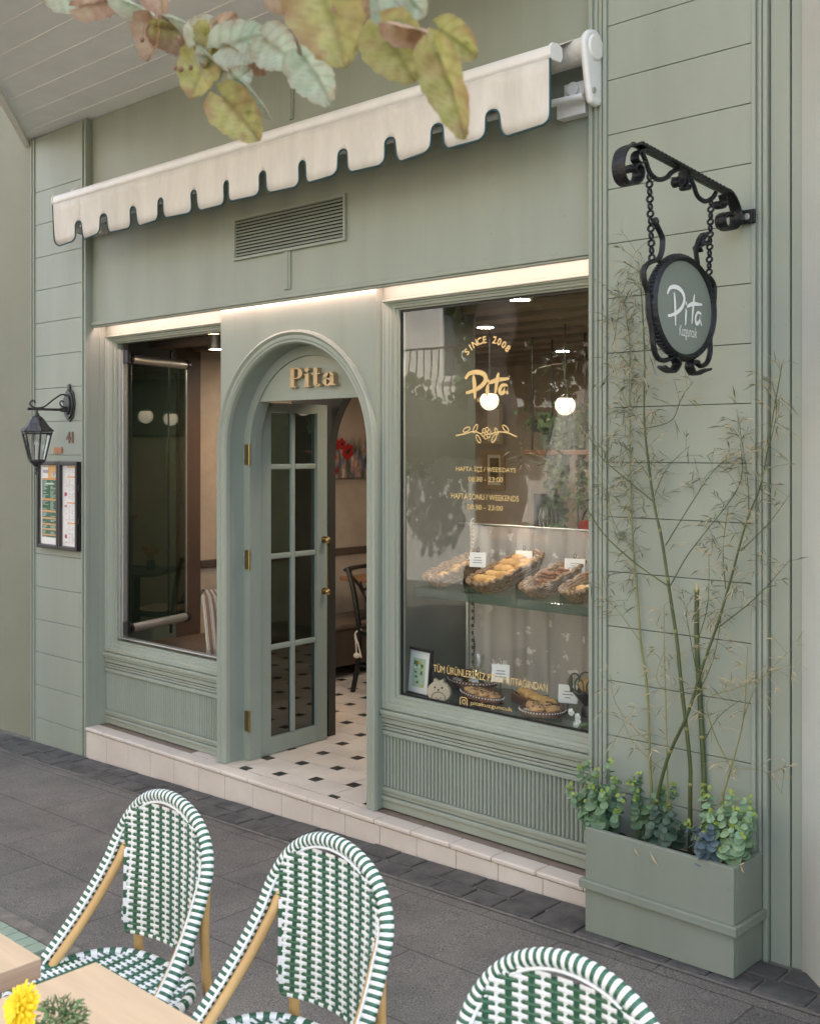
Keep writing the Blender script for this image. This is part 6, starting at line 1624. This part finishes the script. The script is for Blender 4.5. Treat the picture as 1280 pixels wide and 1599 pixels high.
o = MB(); o.box(fa.x+.02, fb.x-.02, 2.53, 3.04, ZF, ZF+.039); o.box(fa.x+.001, fb.x-.001, 2.515, 3.04, 1.361, 1.369); o.build('plinth', M['black'], FRG)
o = MB(); o.tube([(fa.x+.04, 2.475, 1.0), (fa.x+.04, 2.475, 1.30)], .010, 8); o.tube([(fa.x+.04, 2.475, 1.45), (fa.x+.04, 2.475, 1.65)], .010, 8); o.build('handle', M['alu'], FRG, smooth=True)
ca = at(832, 812, 2.2)
CT = thing('counter', 'dark counter with orange wooden top behind the lace curtain', 'counter', (-.5, 2.3, ZF)); o = MB(); o.box(-1.5, -.66, 2.05, 2.48, ZF, 1.38); o.build('front', M['int_dark'], CT); o = MB(); o.box(-1.54, -.64, 2.01, 2.49, 1.381, 1.42); o.build('top', mat('counter_wood', (.36, .17, .07), .4, .2, 6), CT, bevel=.004)
def clutter(name, label, cat, c, fn):
    t = thing(name, label, cat, c); fn(t, V(c)); return t
bq = at(849, 819, 2.1); bq = V((bq.x, 2.14, 1.421))
def board(t, c):
    o = MB(); o.box(c.x-.12, c.x+.12, c.y, c.y+.018, c.z, c.z+.27); o.build('panel', M['black'], t, bevel=.008); o = MB()
    for k in range(5): o.tube(catmull([(c.x-.06+.03*k, c.y-.002, c.z+.05), (c.x-.07+.035*k, c.y-.002, c.z+.12), (c.x-.04+.02*k, c.y-.002, c.z+.2)], 5), .003, 4)
    o.build('chalk_drawing', M['awnmetal'], t)
clutter('chalkboard', 'small black chalkboard standing on the back counter', 'chalkboard', bq, board)
kt = V((bq.x+.30, 2.2, 1.421))
def redpot(t, c): 
    o = MB(); o.lathe([(.0, .001), (.07, .001), (.085, .05), (.07, .10), (.0, .11)], c, 18); o.build('body', M['red'], t, smooth=True); o = MB(); o.tube(catmull([c+V((-.075, 0, .08)), c+V((-.03, 0, .17)), c+V((.04, 0, .17)), c+V((.075, 0, .08))], 6), .006, 6); o.build('handle', M['black'], t, smooth=True)
clutter('red_pot', 'red pot with a black handle on the back counter', 'pot', kt, redpot)
sv = thing('darkening_counter', 'dark brown counter added to darken the view behind the lace curtain', 'counter', (.8, 1.2, ZF)); o = MB(); o.box(-.12, 2.2, .98, 1.45, ZF, 1.16); o.build('front', mat('darkening_brown', (.045, .032, .024), .6, .2, 4), sv); o = MB(); o.box(-.14, 2.2, .95, 1.46, 1.161, 1.20); o.build('top', M['brown'], sv, bevel=.004)  # invented counter, put in as a dark ground behind the lace
# hanging shelf with trailing plants
HSx0, HSx1 = at(838, 720, 2.0).x, at(940, 720, 2.0).x
HSh = thing('hanging_shelf', 'dark shelf hung from the ceiling carrying trailing plants', 'shelf', ((HSx0+HSx1)/2, 2.0, 1.98)); o = MB(); o.box(HSx0, HSx1, 1.86, 2.12, 1.955, 1.985); o.build('board', M['brown'], HSh, bevel=.004)
o = MB()
for x in (HSx0+.05, HSx1-.05):
    for y in (1.88, 2.10): o.tube([(x, y, 1.985), (x, y, 2.757)], .006, 6)
o.build('rod', M['black'], HSh)
rr = random.Random(44)
def trail(label, x, y, z, lens, seed):
    rr = random.Random(seed); t = thing('trailing_plant', label, 'plant', (x, y, z), 'trailing plants on the hanging shelf'); o = MB(); o.lathe([(.0, .001), (.05, .001), (.065, .10), (.06, .10), (.0, .09)], (x, y, z), 14); o.build('pot', M['green_dark'], t, smooth=True)
    lf = MB(); st = MB()
    for L in lens:
        a = rr.uniform(0, 6.3); dx, dy = math.cos(a), math.sin(a); P = catmull([(x, y, z+.10), (x+dx*.07, y+dy*.07, z+.15), (x+dx*.13, y+dy*.10-.03, z+.02), (x+dx*.15, y+dy*.1-.04, z-L)], 10); st.tube(P, .0018, 4)
        for p in P:
            for _ in range(4): round_leaf(lf, p+V((rr.uniform(-.025, .025), rr.uniform(-.025, .025), rr.uniform(-.02, .02))), (rr.uniform(-1, 1), -1, rr.uniform(-.2, .8)), (0, 0, 1), rr.uniform(.010, .020))
    for _ in range(140): round_leaf(lf, V((x+rr.gauss(0, .09), y+rr.gauss(0, .06), z+.13+abs(rr.gauss(0, .06)))), (rr.uniform(-1, 1), -1, rr.uniform(-.2, .8)), (0, 0, 1), rr.uniform(.012, .022))
    st.build('stem', M['leafdark'], t); lf.build('foliage', M['ivy'], t)
tx = [HSx0+.10+(HSx1-HSx0-.2)*k for k in (0, .5, 1)]
trail('long trailing plant at the left end of the hanging shelf', tx[0], 1.99, 1.986, [.55, .62, .35, .5, .3], 1)
trail('trailing plant in the middle of the hanging shelf', tx[1], 1.99, 1.986, [.35, .5, .25, .2], 2)
trail('short bushy plant at the right end of the hanging shelf', tx[2], 1.99, 1.986, [.15, .2, .12], 3)

# ------------------------------------------------------------------ window display
ZD = .752
o = MB(); DKp = thing('display_deck', 'dark green low display deck along the foot of the big window', 'display deck', (.45, .35, ZF))
o.box(-.198, 1.6, .13, .78, ZD-.03, ZD); o.build('top', M['deck'], DKp, bevel=.003); o = MB(); o.box(-.197, 1.6, .75, .775, ZF, ZD-.031); o.build('front_board', M['sage_dark'], DKp)
ZS = 1.300
SHf = thing('display_shelf', 'green painted shelf across the big window holding the pastry baskets', 'shelf', (.5, .35, ZS-.04)); xs0 = at(648, 905, .16).x
o = MB(); o.box(xs0, 1.55, .150, .56, ZS-.042, ZS); o.build('board', M['shelf'], SHf, bevel=.003)
o = MB()
for x in (xs0+.03, 1.4): o.tube([(x, .53, ZD), (x, .53, ZS-.043)], .009, 8)
o.build('post', M['alu'], SHf)
# lace curtain on a rod
def curtain(label, x0, x1, y, z0, z1, scal=True, seed=1):
    t = thing('lace_curtain', label, 'curtain', (x0, y, z0), 'lace curtains behind the display'); o = MB(); nx, nz = 130, 8; vs = []
    for i in range(nx+1):
        f = i/nx; x = x0+(x1-x0)*f
        for j in range(nz+1):
            z = z0+(z1-z0)*j/nz; k = 1-.35*j/nz; yy = y+k*(.030*math.sin(f*52+seed+.5*math.sin(f*23))+.014*math.sin(f*97+2))*(.35+.65*min(1, f*3.2)); xx = x
            if i == 0 and scal: xx = x-.018*abs(math.sin(pi*(z-z0)/.105))
            vs.append((xx, yy, z))
    o.add(vs, [(i*(nz+1)+j, (i+1)*(nz+1)+j, (i+1)*(nz+1)+j+1, i*(nz+1)+j+1) for i in range(nx) for j in range(nz)]); cl = o.build('cloth', M['lace'], t, smooth=True, angle=180)
    o = MB(); nb_ = 14
    for b_ in range(nb_):
        z = z0+(z1-z0)*(b_+.5)/nb_; o.tube([(x0+.020*math.cos(a), y-.012, z+.045*math.sin(a)) for a in [pi/2+pi*q/12 for q in range(13)]], .0035, 5)
    o.build('scalloped_edge', M['liner'], cl)
    return t
cR = curtain('cream lace curtain hanging behind the lower half of the pastry display', at(741, 950, .60).x, 1.62, .60, ZD+.002, 1.29)
cT = curtain('short cream lace curtain above the pastry shelf', at(741, 830, .585).x, 1.62, .585, 1.302, at(745, 820, .585).z, seed=4)
o = MB(); o.tube([(-.19, .585, at(745, 820, .585).z+.004), (1.65, .585, at(745, 820, .585).z+.004)], .006, 8); o.tube([(-.19, .600, 1.293), (1.65, .600, 1.293)], .004, 8); tag(o.build('curtain_rod', M['alu'], smooth=True), 'thin metal rods the lace curtains hang from', 'curtain rod')

def pastry(label, c, kind, grp, rr, s=1., rot=0):
    o = MB(); c = V(c)
    if kind == 'bun': o.blob(c+V((0, 0, .018*s)), .032*s, .032*s, .020*s, 14, 9, jit=.10, rnd=rr); m = M['bread']
    elif kind == 'roll':
        P = [c+V((math.cos(rot)*.05*s*t, math.sin(rot)*.05*s*t, .020*s+.004*math.cos(t*2))) for t in [-1+2*i/8 for i in range(9)]]; o.tube(P, [.006*s, .017*s, .022*s, .019*s, .024*s, .019*s, .022*s, .016*s, .006*s], 10); m = M['bread']
    elif kind == 'dark': 
        for q in range(3): o.tube([c+V((.036*s*math.cos(a+q*2.1)*(1-.1*q), .030*s*math.sin(a+q*2.1), .014*s+.013*q+.004*math.sin(a*3))) for a in [2*pi*i/14 for i in range(15)]], .011*s, 8)
        m = M['roast']
    elif kind == 'cookie':
        o.blob(c+V((0, 0, .013*s)), .034*s, .034*s, .017*s, 16, 9, jit=.14, rnd=rr); m = M['cookie']
    elif kind == 'choc':
        o.blob(c+V((0, 0, .02*s)), .055*s, .045*s, .026*s, 16, 9, jit=.08, rnd=rr); m = M['choco']
    ob = o.build('pastry', [m, M['choco']], smooth=True, angle=60)
    tag(ob, label, 'pastry', grp)
    if kind == 'cookie':
        o = MB()
        for _ in range(9):
            a, rr_ = rr.uniform(0, 6.3), rr.uniform(0, .024)*s; o.blob(c+V((rr_*math.cos(a), rr_*math.sin(a), .013*s+.016*s*math.sqrt(max(0, 1-(rr_/(.036*s))**2)))), .005*s, .004*s, .003*s, 6, 4, jit=.2, rnd=rr)
        ch = o.build('chocolate_chip', M['choco'], ob)
    return ob
def basket(label, c, lx, ly, h, rot, seed, liner=True):
    rr = random.Random(seed); c = V(c); t = thing('basket', label, 'basket', c, 'wicker pastry baskets on the shelf'); R = Matrix.Rotation(rot, 3, 'Z') @ Matrix.Rotation(math.radians(20), 3, 'X'); c = c+V((0, 0, ly*.28)); pw = MB(); q0 = c+R@V((0, ly*.55, -.004)); pw.box(q0.x-.05, q0.x+.05, q0.y-.02, q0.y+.02, ZS+.0005, q0.z-.004); pw.build('prop', M['brown'], t)
    def bp(a, k, z): 
        ca_, sa_ = math.cos(a), math.sin(a); return c+R@V((lx*k*abs(ca_)**.6*(1 if ca_ > 0 else -1), ly*k*abs(sa_)**.6*(1 if sa_ > 0 else -1), z))
    o = MB(); N = 48; rows = 5
    for r in range(rows):
        k = .80+.20*r/(rows-1); P = [bp(2*pi*i/N, k*(1+.018*(1 if (i+r) % 2 else -1)), .008+h*r/(rows-1)+.10*0) for i in range(N+1)]
        o.tube(P, .0085, 6, caps=False)
    for i in range(0, N, 2): o.tube([bp(2*pi*i/N, .79, .002), bp(2*pi*i/N, 1.0, h+.006)], .0045, 5)
    P = []
    for i in range(97):
        a = 2*pi*i/96; P.append(bp(a, 1.03+.015*math.sin(a*24), h+.012+.006*math.cos(a*24)))
    o.tube(P, .009, 6, caps=False); o.add([bp(2*pi*i/N, .80, .004) for i in range(N)], [tuple(range(N))]); o.build('weave', M['wicker'], t, smooth=True)
    if liner:
        o = MB(); vs = []
        for j, (k, z) in enumerate(((.0, .014), (.70, .014), (.84, .5*h), (.90, .8*h), (.94, .98*h))):
            for i in range(N): a = 2*pi*i/N; vs.append(bp(a, k+.02*math.sin(a*7+j), z+(.008*math.sin(a*11+j) if j > 2 else 0)))
        o.add(vs, [(j*N+i, j*N+(i+1) % N, (j+1)*N+(i+1) % N, (j+1)*N+i) for j in range(4) for i in range(N)]); o.build('paper_liner', M['liner'], t, smooth=True, angle=80)
    return lambda u, v, z: c+R@V((u*lx, v*ly, z))
def card(label, p, w, h, tilt=0, stand=.08, rot=.35):
    t = thing('price_card', label, 'card', p, 'white price cards in the display'); p = V(p); d = V((math.cos(rot), math.sin(rot), 0)); n = V((d.y, -d.x, 0)); up = V((0, 0, 1))*math.cos(tilt)-n*math.sin(tilt)
    o = MB(); b = p+V((0, 0, stand)); o.obox(b-d*w/2, d*w, n*.0016, up*h); o.build('card', M['paper'], t)
    o = MB(); rr = random.Random(int(p.x*1000))
    for k in range(3): 
        l = w*rr.uniform(.3, .6); o.obox(b-d*l/2+up*(h*(.62-.17*k))+n*.0018, d*l, n*.0004, up*(h*.035))
    o.build('handwriting', M['ink'], t)
    o = MB(); o.tube([p, b+up*h*.15-n*.002], .0022, 6); o.tube([b+up*h-n*.002+d*.006*math.cos(a)+up*(.012+.012*math.sin(a)) for a in [-pi/2+2*pi*i/10 for i in range(11)]], .0012, 5); o.lathe([(.0, .0005), (.016, .0005), (.012, .006), (.0, .008)], p, 12); o.build('clip', M['iron'], t, smooth=True); return t
bks = []
for i, (x, y, lx, ly, h, kind, lab) in enumerate(((713, 915, .085, .155, .048, 'bun', 'leftmost wicker basket on the shelf, nearly empty with pale pastries'),
        (795, 918, .110, .190, .055, 'roll', 'largest wicker basket on the shelf, full of golden pastries'), (868, 924, .078, .165, .050, 'dark', 'wicker basket of dark brown twisted pastries on the shelf'),
        (930, 935, .085, .155, .050, 'bun', 'wicker basket at the right edge of the shelf, half hidden by the pillar'))):
    p = at(x, y, .345); p = V((p.x, .345, ZS+.001)); f = basket(lab, p, lx, ly, h, -.30, 60+i); rr = random.Random(70+i)
    if kind == 'bun':
        for u, v in ((-.1, -.45), (.25, -.1), (-.25, .15), (.1, .4)): pastry('small golden pastry lying in the leftmost shelf basket' if i == 0 else 'small golden pastry lying in the shelf basket by the pillar', f(u, v, .020), 'bun', 'pastries in the leftmost basket' if i == 0 else 'pastries in the basket by the pillar', rr, .95)
    elif kind == 'roll':
        for u in (-.45, 0, .45):
            for v in (-.68, -.36, -.04, .28, .58): pastry('golden pastry in the full largest shelf basket', f(u+rr.uniform(-.06, .06), v, .018+rr.random()*.022), 'bun' if rr.random() < .5 else 'roll', 'golden pastries in the largest basket', rr, 1.18, rr.uniform(0, 3))
    else:
        for u, v, z in ((-.3, -.45, .016), (.25, -.4, .016), (-.3, .0, .016), (.28, .08, .016), (0, -.22, .040), (-.05, .36, .018)): pastry('dark brown twisted pastry in the shelf basket', f(u, v, z), 'dark', 'dark twisted pastries', rr, .85)
    bks.append(f)
card('white price card clipped above the leftmost basket', V((at(729, 900, .22).x, .30, ZS+.045)), .085, .072, .1, .065)
card('white price card standing at the back of the largest basket', V((at(820, 880, .47).x, .455, ZS+.02)), .085, .085, .1, .085)
card('white price card above the dark twisted pastries', V((at(889, 892, .36).x, .40, ZS+.03)), .098, .062, .1, .085)

# on the deck
def deck(x, y): p = atZ(x, y, ZD); return V((p.x, max(p.y, .15), ZD+.0005))
fa, fb = at(632, 1036, .2), at(676, 1097, .2)
FP = thing('framed_picture', 'small black framed print of a green and yellow shopfront leaning on the deck', 'picture', ((fa.x+fb.x)/2, .21, ZD))
fx0, fx1 = fa.x, fb.x-.005; hgt = .235
def fl_(x, y, z): return (x, .205+.30*(z-ZD)*.35+y-(x-fx0)*.12, z)
o = MB(); w = .013
for r in ((fx0, fx0+w, ZD+.001, ZD+hgt), (fx1-w, fx1, ZD+.001, ZD+hgt), (fx0+w+.0004, fx1-w-.0004, ZD+.0012, ZD+.001+w), (fx0+w+.0004, fx1-w-.0004, ZD+hgt-w, ZD+hgt-.0003)): o.prism([(r[0], r[2]), (r[1], r[2]), (r[1], r[3]), (r[0], r[3])], lambda u, w_, d: fl_(u, d, w_), -.012, .006)
o.build('frame', M['black'], FP)
o = MB(); o.prism([(fx0+w, ZD+w), (fx1-w, ZD+w), (fx1-w, ZD+hgt-w), (fx0+w, ZD+hgt-w)], lambda u, w_, d: fl_(u, d, w_), -.002, .004); o.build('mount', M['paper'], FP)
o = MB(); W2, H2_ = fx1-fx0, hgt; rr = random.Random(15)
def pr4(u0, u1, v0, v1, mi, k): o.prism([(fx0+W2*u0, ZD+H2_*v0), (fx0+W2*u1, ZD+H2_*v0), (fx0+W2*u1, ZD+H2_*v1), (fx0+W2*u0, ZD+H2_*v1)], lambda u, w_, d: fl_(u, d, w_), -.0022-.0003*k, -.0021-.0003*k+.0002, mi)
pr4(.25, .75, .18, .78, 0, 1)
for k in range(16):
    u, v = rr.uniform(.27, .62), rr.uniform(.2, .7); pr4(u, u+rr.uniform(.05, .12), v, v+rr.uniform(.03, .09), rr.choice((1, 2, 3)), 2+k)
o.build('print', [mat('print_mint', (.50, .62, .46), .7, .2, 40), mat('print_yellow', (.66, .46, .05), .7, .1), mat('print_green', (.07, .20, .08), .7, .1), MW], FP)
ow = deck(675, 1100); OWL = thing('owl_ornament', 'pale carved wooden owl ornament with a smaller owl on its belly', 'ornament', ow); sO = .060
o = MB(); prof = [(math.cos(a)*(1.0 if math.sin(a) > 0 else 1.0), math.sin(a)) for a in [2*pi*i/36 for i in range(36)]]
body = [(x*sO*(1-.10*max(0, y)), sO*(.9+y*(.90 if y > 0 else .85))) for x, y in prof]
ears = [(-sO*.46, sO*1.55), (-sO*.40, sO*1.98), (-sO*.05, sO*1.78), (sO*.05, sO*1.78), (sO*.40, sO*1.98), (sO*.46, sO*1.55)]
rO = math.radians(25); dO = V((math.cos(rO), math.sin(rO), 0)); nO = V((dO.y, -dO.x, 0))
oo = lambda u, w_, d: ow+dO*u+nO*d+V((0, 0, w_))
o.prism(body, oo, -.018, .018); o.prism(ears, oo, -.0165, .0165); o.build('body', M['owl'], OWL, bevel=.006)
o = MB()
for u, v, r in ((-.30, 1.28, .085), (.30, 1.28, .085), (-.18, .45, .05), (.18, .45, .05)): o.lathe([(.0, -.0215), (sO*r, -.0205), (sO*r, -.016)], (0, 0, 0), 10, axis='y') if False else o.prism([(sO*(u+r*math.cos(a)), sO*(v+r*math.sin(a))) for a in [2*pi*i/12 for i in range(12)]], oo, .0182, .0192)
o.prism([(-sO*.09, sO*1.16), (sO*.09, sO*1.16), (0, sO*.94)], oo, .0183, .0194); o.prism([(-sO*.06, sO*.38), (sO*.06, sO*.38), (0, sO*.24)], oo, .0183, .0194)
for r, cz_o in ((.60, .44), (.545, .44)): o.tube([oo(sO*r*math.cos(a), sO*(cz_o+r*.82*math.sin(a))+.0, .0188) for a in [-.35+(pi+.7)*i/24 for i in range(25)]], .0009, 4)
o.build('carved_mark', mat('carved_dark', (.07, .045, .03), .8, .1), OWL)
def cakeboard(label, c, rx, ry, h, seed, legs=3, rot=0.):
    t = thing('serving_board', label, 'serving board', c, 'footed wooden serving boards with dotted rims'); c = V(c); o = MB(); R = Matrix.Rotation(rot, 3, 'Z')
    N = 40; vs = []
    pr_ = [(.0, h), (.86, h), (.95, h+.012), (1.0, h+.016), (1.02, h+.008), (.97, h-.010), (.7, h-.018), (.0, h-.018)]
    for r, z in pr_:
        for i in range(N): a = 2*pi*i/N; vs.append(c+R@V((rx*r*math.cos(a), ry*r*math.sin(a), z)))
    o.add(vs, [(j*N+i, j*N+(i+1) % N, (j+1)*N+(i+1) % N, (j+1)*N+i) for j in range(len(pr_)-1) for i in range(N)]); o.build('board', M['brown'], t, smooth=True)
    for k in range(legs):
        a = 2*pi*k/legs-.9; p = c+R@V((rx*.62*math.cos(a), ry*.62*math.sin(a), 0)); o = MB(); o.lathe([(.0, .0), (.014, .0), (.018, .012), (.013, h-.019)], p, 10); o.build('foot', M['brown'], t, smooth=True)
    o = MB(); nd_ = 46
    for k in range(nd_): a = 2*pi*k/nd_; o.blob(c+R@V((rx*1.015*math.cos(a), ry*1.015*math.sin(a), h+.008)), .0038, .0038, .0038, 6, 4)
    o.build('white_dot', M['soft_white'], t, smooth=True)
    o = MB(); o.add([c+R@V((rx*.84*math.cos(2*pi*i/30)*(1+.05*math.sin(i*2.3)), ry*.84*math.sin(2*pi*i/30)*(1+.05*math.sin(i*1.7)), h+.0015)) for i in range(30)], [tuple(range(30))]); o.build('paper_liner', M['liner'], t)
    return lambda u, v: c+R@V((rx*u, ry*v, h+.002))
rr = random.Random(90)
c1_ = deck(752, 1098); c1_.y = .27; c1_.x = at(752, 1090, .27).x
f = cakeboard('oval wooden serving board with pale cookies behind the account name', c1_, .155, .070, .042, 1, 4, -.30)
for u, v in ((-.62, -.1), (-.30, .25), (-.22, -.35), (.08, .1), (.32, -.3), (.45, .25), (.70, .0)): pastry('crumbly chocolate chip cookie on the oval board', f(u, v), 'cookie', 'cookies on the oval board', rr, .85)
c2_ = V((at(738, 1076, .47).x, .47, ZD+.0005))
f = cakeboard('round wooden serving board with dark chocolate cakes at the back', c2_, .150, .110, .050, 2, 3, -.2)
for u, v in ((-.45, .05), (.30, -.15)): pastry('glossy dark chocolate cake on the round board', f(u, v), 'choc', 'chocolate cakes on the round board', rr, 1.0)
o = MB(); cg = f(.25, -.1); o.lathe([(.074*math.cos(pi/2*i/10), .070*math.sin(pi/2*i/10)) for i in range(11)], cg+V((0, 0, .002)), 28); dm = o.build('dome', M['thinglass'], smooth=True, solid=.002)
o = MB(); o.lathe([(.0, .072), (.006, .073), (.010, .084), (.0, .092)], cg+V((0, 0, .002)), 12); kn = o.build('knob', M['thinglass'], dm, smooth=True); tag(dm, 'clear glass dome covering a chocolate cake on the round board', 'glass dome')
c3_ = V((at(846, 1118, .235).x, .235, ZD+.0005))
f = cakeboard('round wooden serving board with four cookies at the front right', c3_, .108, .095, .034, 3, 4, 0)
for u, v in ((-.50, .12), (.05, -.42), (.50, .02), (.02, .35)): pastry('thick chocolate chip cookie on the front round board', f(u, v), 'cookie', 'cookies on the front round board', rr, 1.12)
c4_ = V((at(838, 1085, .40).x, .40, ZD+.0005))
t = thing('wooden_tray', 'long wooden tray with a row of golden rolls behind the front cookies', 'tray', c4_); R = Matrix.Rotation(-.45, 3, 'Z')
def tr(u, v, z): return c4_+R@V((u, v, z))
o = MB(); TLn, TWn = .165, .055
for a, b, cc, d in ((-TLn, TLn, -TWn, -TWn+.01), (-TLn, TLn, TWn-.01, TWn), (-TLn, -TLn+.01, -TWn+.0105, TWn-.0105), (TLn-.01, TLn, -TWn+.0105, TWn-.0105)): o.obox(tr(a, cc, .006), R@V((b-a, 0, 0)), R@V((0, d-cc, 0)), (0, 0, .034))
o.obox(tr(-TLn, -TWn, 0), R@V((2*TLn, 0, 0)), R@V((0, 2*TWn, 0)), (0, 0, .0058)); o.build('box', M['brown'], t, bevel=.003)
o = MB(); o.obox(tr(-TLn+.012, -TWn+.012, .0062), R@V((2*TLn-.024, 0, 0)), R@V((0, 2*TWn-.024, 0)), (0, 0, .02)); o.build('paper_liner', M['liner'], t)
for k in range(8): pastry('golden roll in the row on the long wooden tray', tr(-.135+.038*k, rr.uniform(-.006, .006), .027), 'bun', 'rolls on the wooden tray', rr, 1.02)
card('white price card on a stand in front of the window lettering', V((at(781, 1098, .33).x, .33, ZD+.001)), .090, .085, .08, .105)
card('white price card on a stand at the right end of the deck', V((at(886, 1105, .40).x, .40, ZD+.001)), .092, .085, .08, .045)
gq = V((at(746, 1056, .55).x, .55, ZD+.0005)); o = MB(); o.lathe([(.0, .002), (.026, .002), (.028, .004), (.004, .012), (.004, .075), (.028, .11), (.036, .165), (.034, .165), (.026, .112), (.0, .085)], gq, 20); tag(o.build('stem_glass', M['thinglass'], smooth=True), 'clear stemmed glass standing in front of the lace', 'glass')
bk = V((at(920, 1100, .42).x, .42, ZD+.0005)); t = thing('bread_bowl', 'dark footed bowl with leaf wreath rim and a round loaf at the right', 'bowl', bk)
o = MB(); o.lathe([(.0, .0), (.04, .0), (.038, .03), (.030, .05), (.06, .085), (.085, .115), (.080, .115), (.0, .09)], bk, 24); o.build('bowl', M['black'], t, smooth=True)
o = MB()
for k in range(8):
    a = 2*pi*k/8; o.tube([bk+V((.085*math.cos(a), .085*math.sin(a), .115))+V((math.cos(a), math.sin(a), 0))*(.03*math.cos(q)*.3)+V((-math.sin(a), math.cos(a), 0))*(.03*math.cos(q))+V((0, 0, .034+.036*math.sin(q))) for q in [2*pi*i/16 for i in range(17)]], .004, 6)
o.build('wreath_loop', mat('grey_green_braid', (.10, .11, .07), .7, .3, 40), t, smooth=True)
pastry('round golden loaf in the dark footed bowl', bk+V((0, 0, .11)), 'bun', None, rr, 1.7)
wf = V((at(897, 1142, .165).x, .165, ZD+.0005)); t = thing('white_flower', 'small white flower with green leaves at the right corner of the deck', 'flowers', wf); o = MB(); rr = random.Random(5)
for k in range(4):
    p = wf+V((rr.uniform(-.02, .02), rr.uniform(-.008, .008), .02+.018*k))
    for q in range(5): a = 2*pi*q/5; round_leaf(o, p+V((.009*math.cos(a), -.003, .009*math.sin(a))), (math.cos(a)*.4, -1, math.sin(a)*.4), (0, 0, 1), .0085)
o.build('petals', M['soft_white'], t, smooth=True, angle=180); o = MB(); o.tube([wf, wf+V((.0, 0, .08))], .0015, 5)
for dx in (.03, .055, .08): lance(o, wf+V((dx*.3, .0, .002)), V((1, .1, .8)), .08, .012, 0, rr)
o.build('leaf', M['stem'], t)
# ------------------------------------------------------------------ daylight
W = bpy.data.worlds.new('World'); SC.world = W; W.use_nodes = True; nt = W.node_tree; L = nt.links.new
bg = nt.nodes['Background']; sky = nd(nt, 'ShaderNodeTexSky'); sky.sky_type = 'NISHITA'; sky.sun_disc = False
ELEV, AZ = math.radians(52), math.radians(20)      # the sun stands behind the shop: the street front is in open shade
sky.sun_elevation = ELEV; sky.sun_rotation = AZ; sky.dust_density = 3.; sky.ozone_density = .6; sky.air_density = 1.
hs = nd(nt, 'ShaderNodeHueSaturation'); hs.inputs['Saturation'].default_value = .5; L(sky.outputs[0], hs.inputs['Color']); L(hs.outputs[0], bg.inputs['Color'])
bg.inputs['Strength'].default_value = .15
sd = bpy.data.lights.new('sun', 'SUN'); sd.energy = 3.0; sd.angle = math.radians(.5); sd.color = (1, .95, .87); so = bpy.data.objects.new('sun', sd); COL.objects.link(so)
# direction towards the sun: azimuth measured from +y towards +x
dv = V((math.sin(AZ)*math.cos(ELEV), math.cos(AZ)*math.cos(ELEV), math.sin(ELEV))); so.rotation_euler = dv.to_track_quat('Z', 'Y').to_euler(); so.location = dv*30
SC.view_settings.view_transform = 'Standard'; SC.view_settings.look = 'None'; SC.view_settings.gamma = 1; SC.view_settings.exposure = 2.42
cy = SC.cycles; cy.use_denoising = True; cy.max_bounces = 10; cy.diffuse_bounces = 5; cy.glossy_bounces = 5; cy.transmission_bounces = 8; cy.transparent_max_bounces = 24
cy.caustics_reflective = False; cy.caustics_refractive = False; cy.sample_clamp_indirect = 6
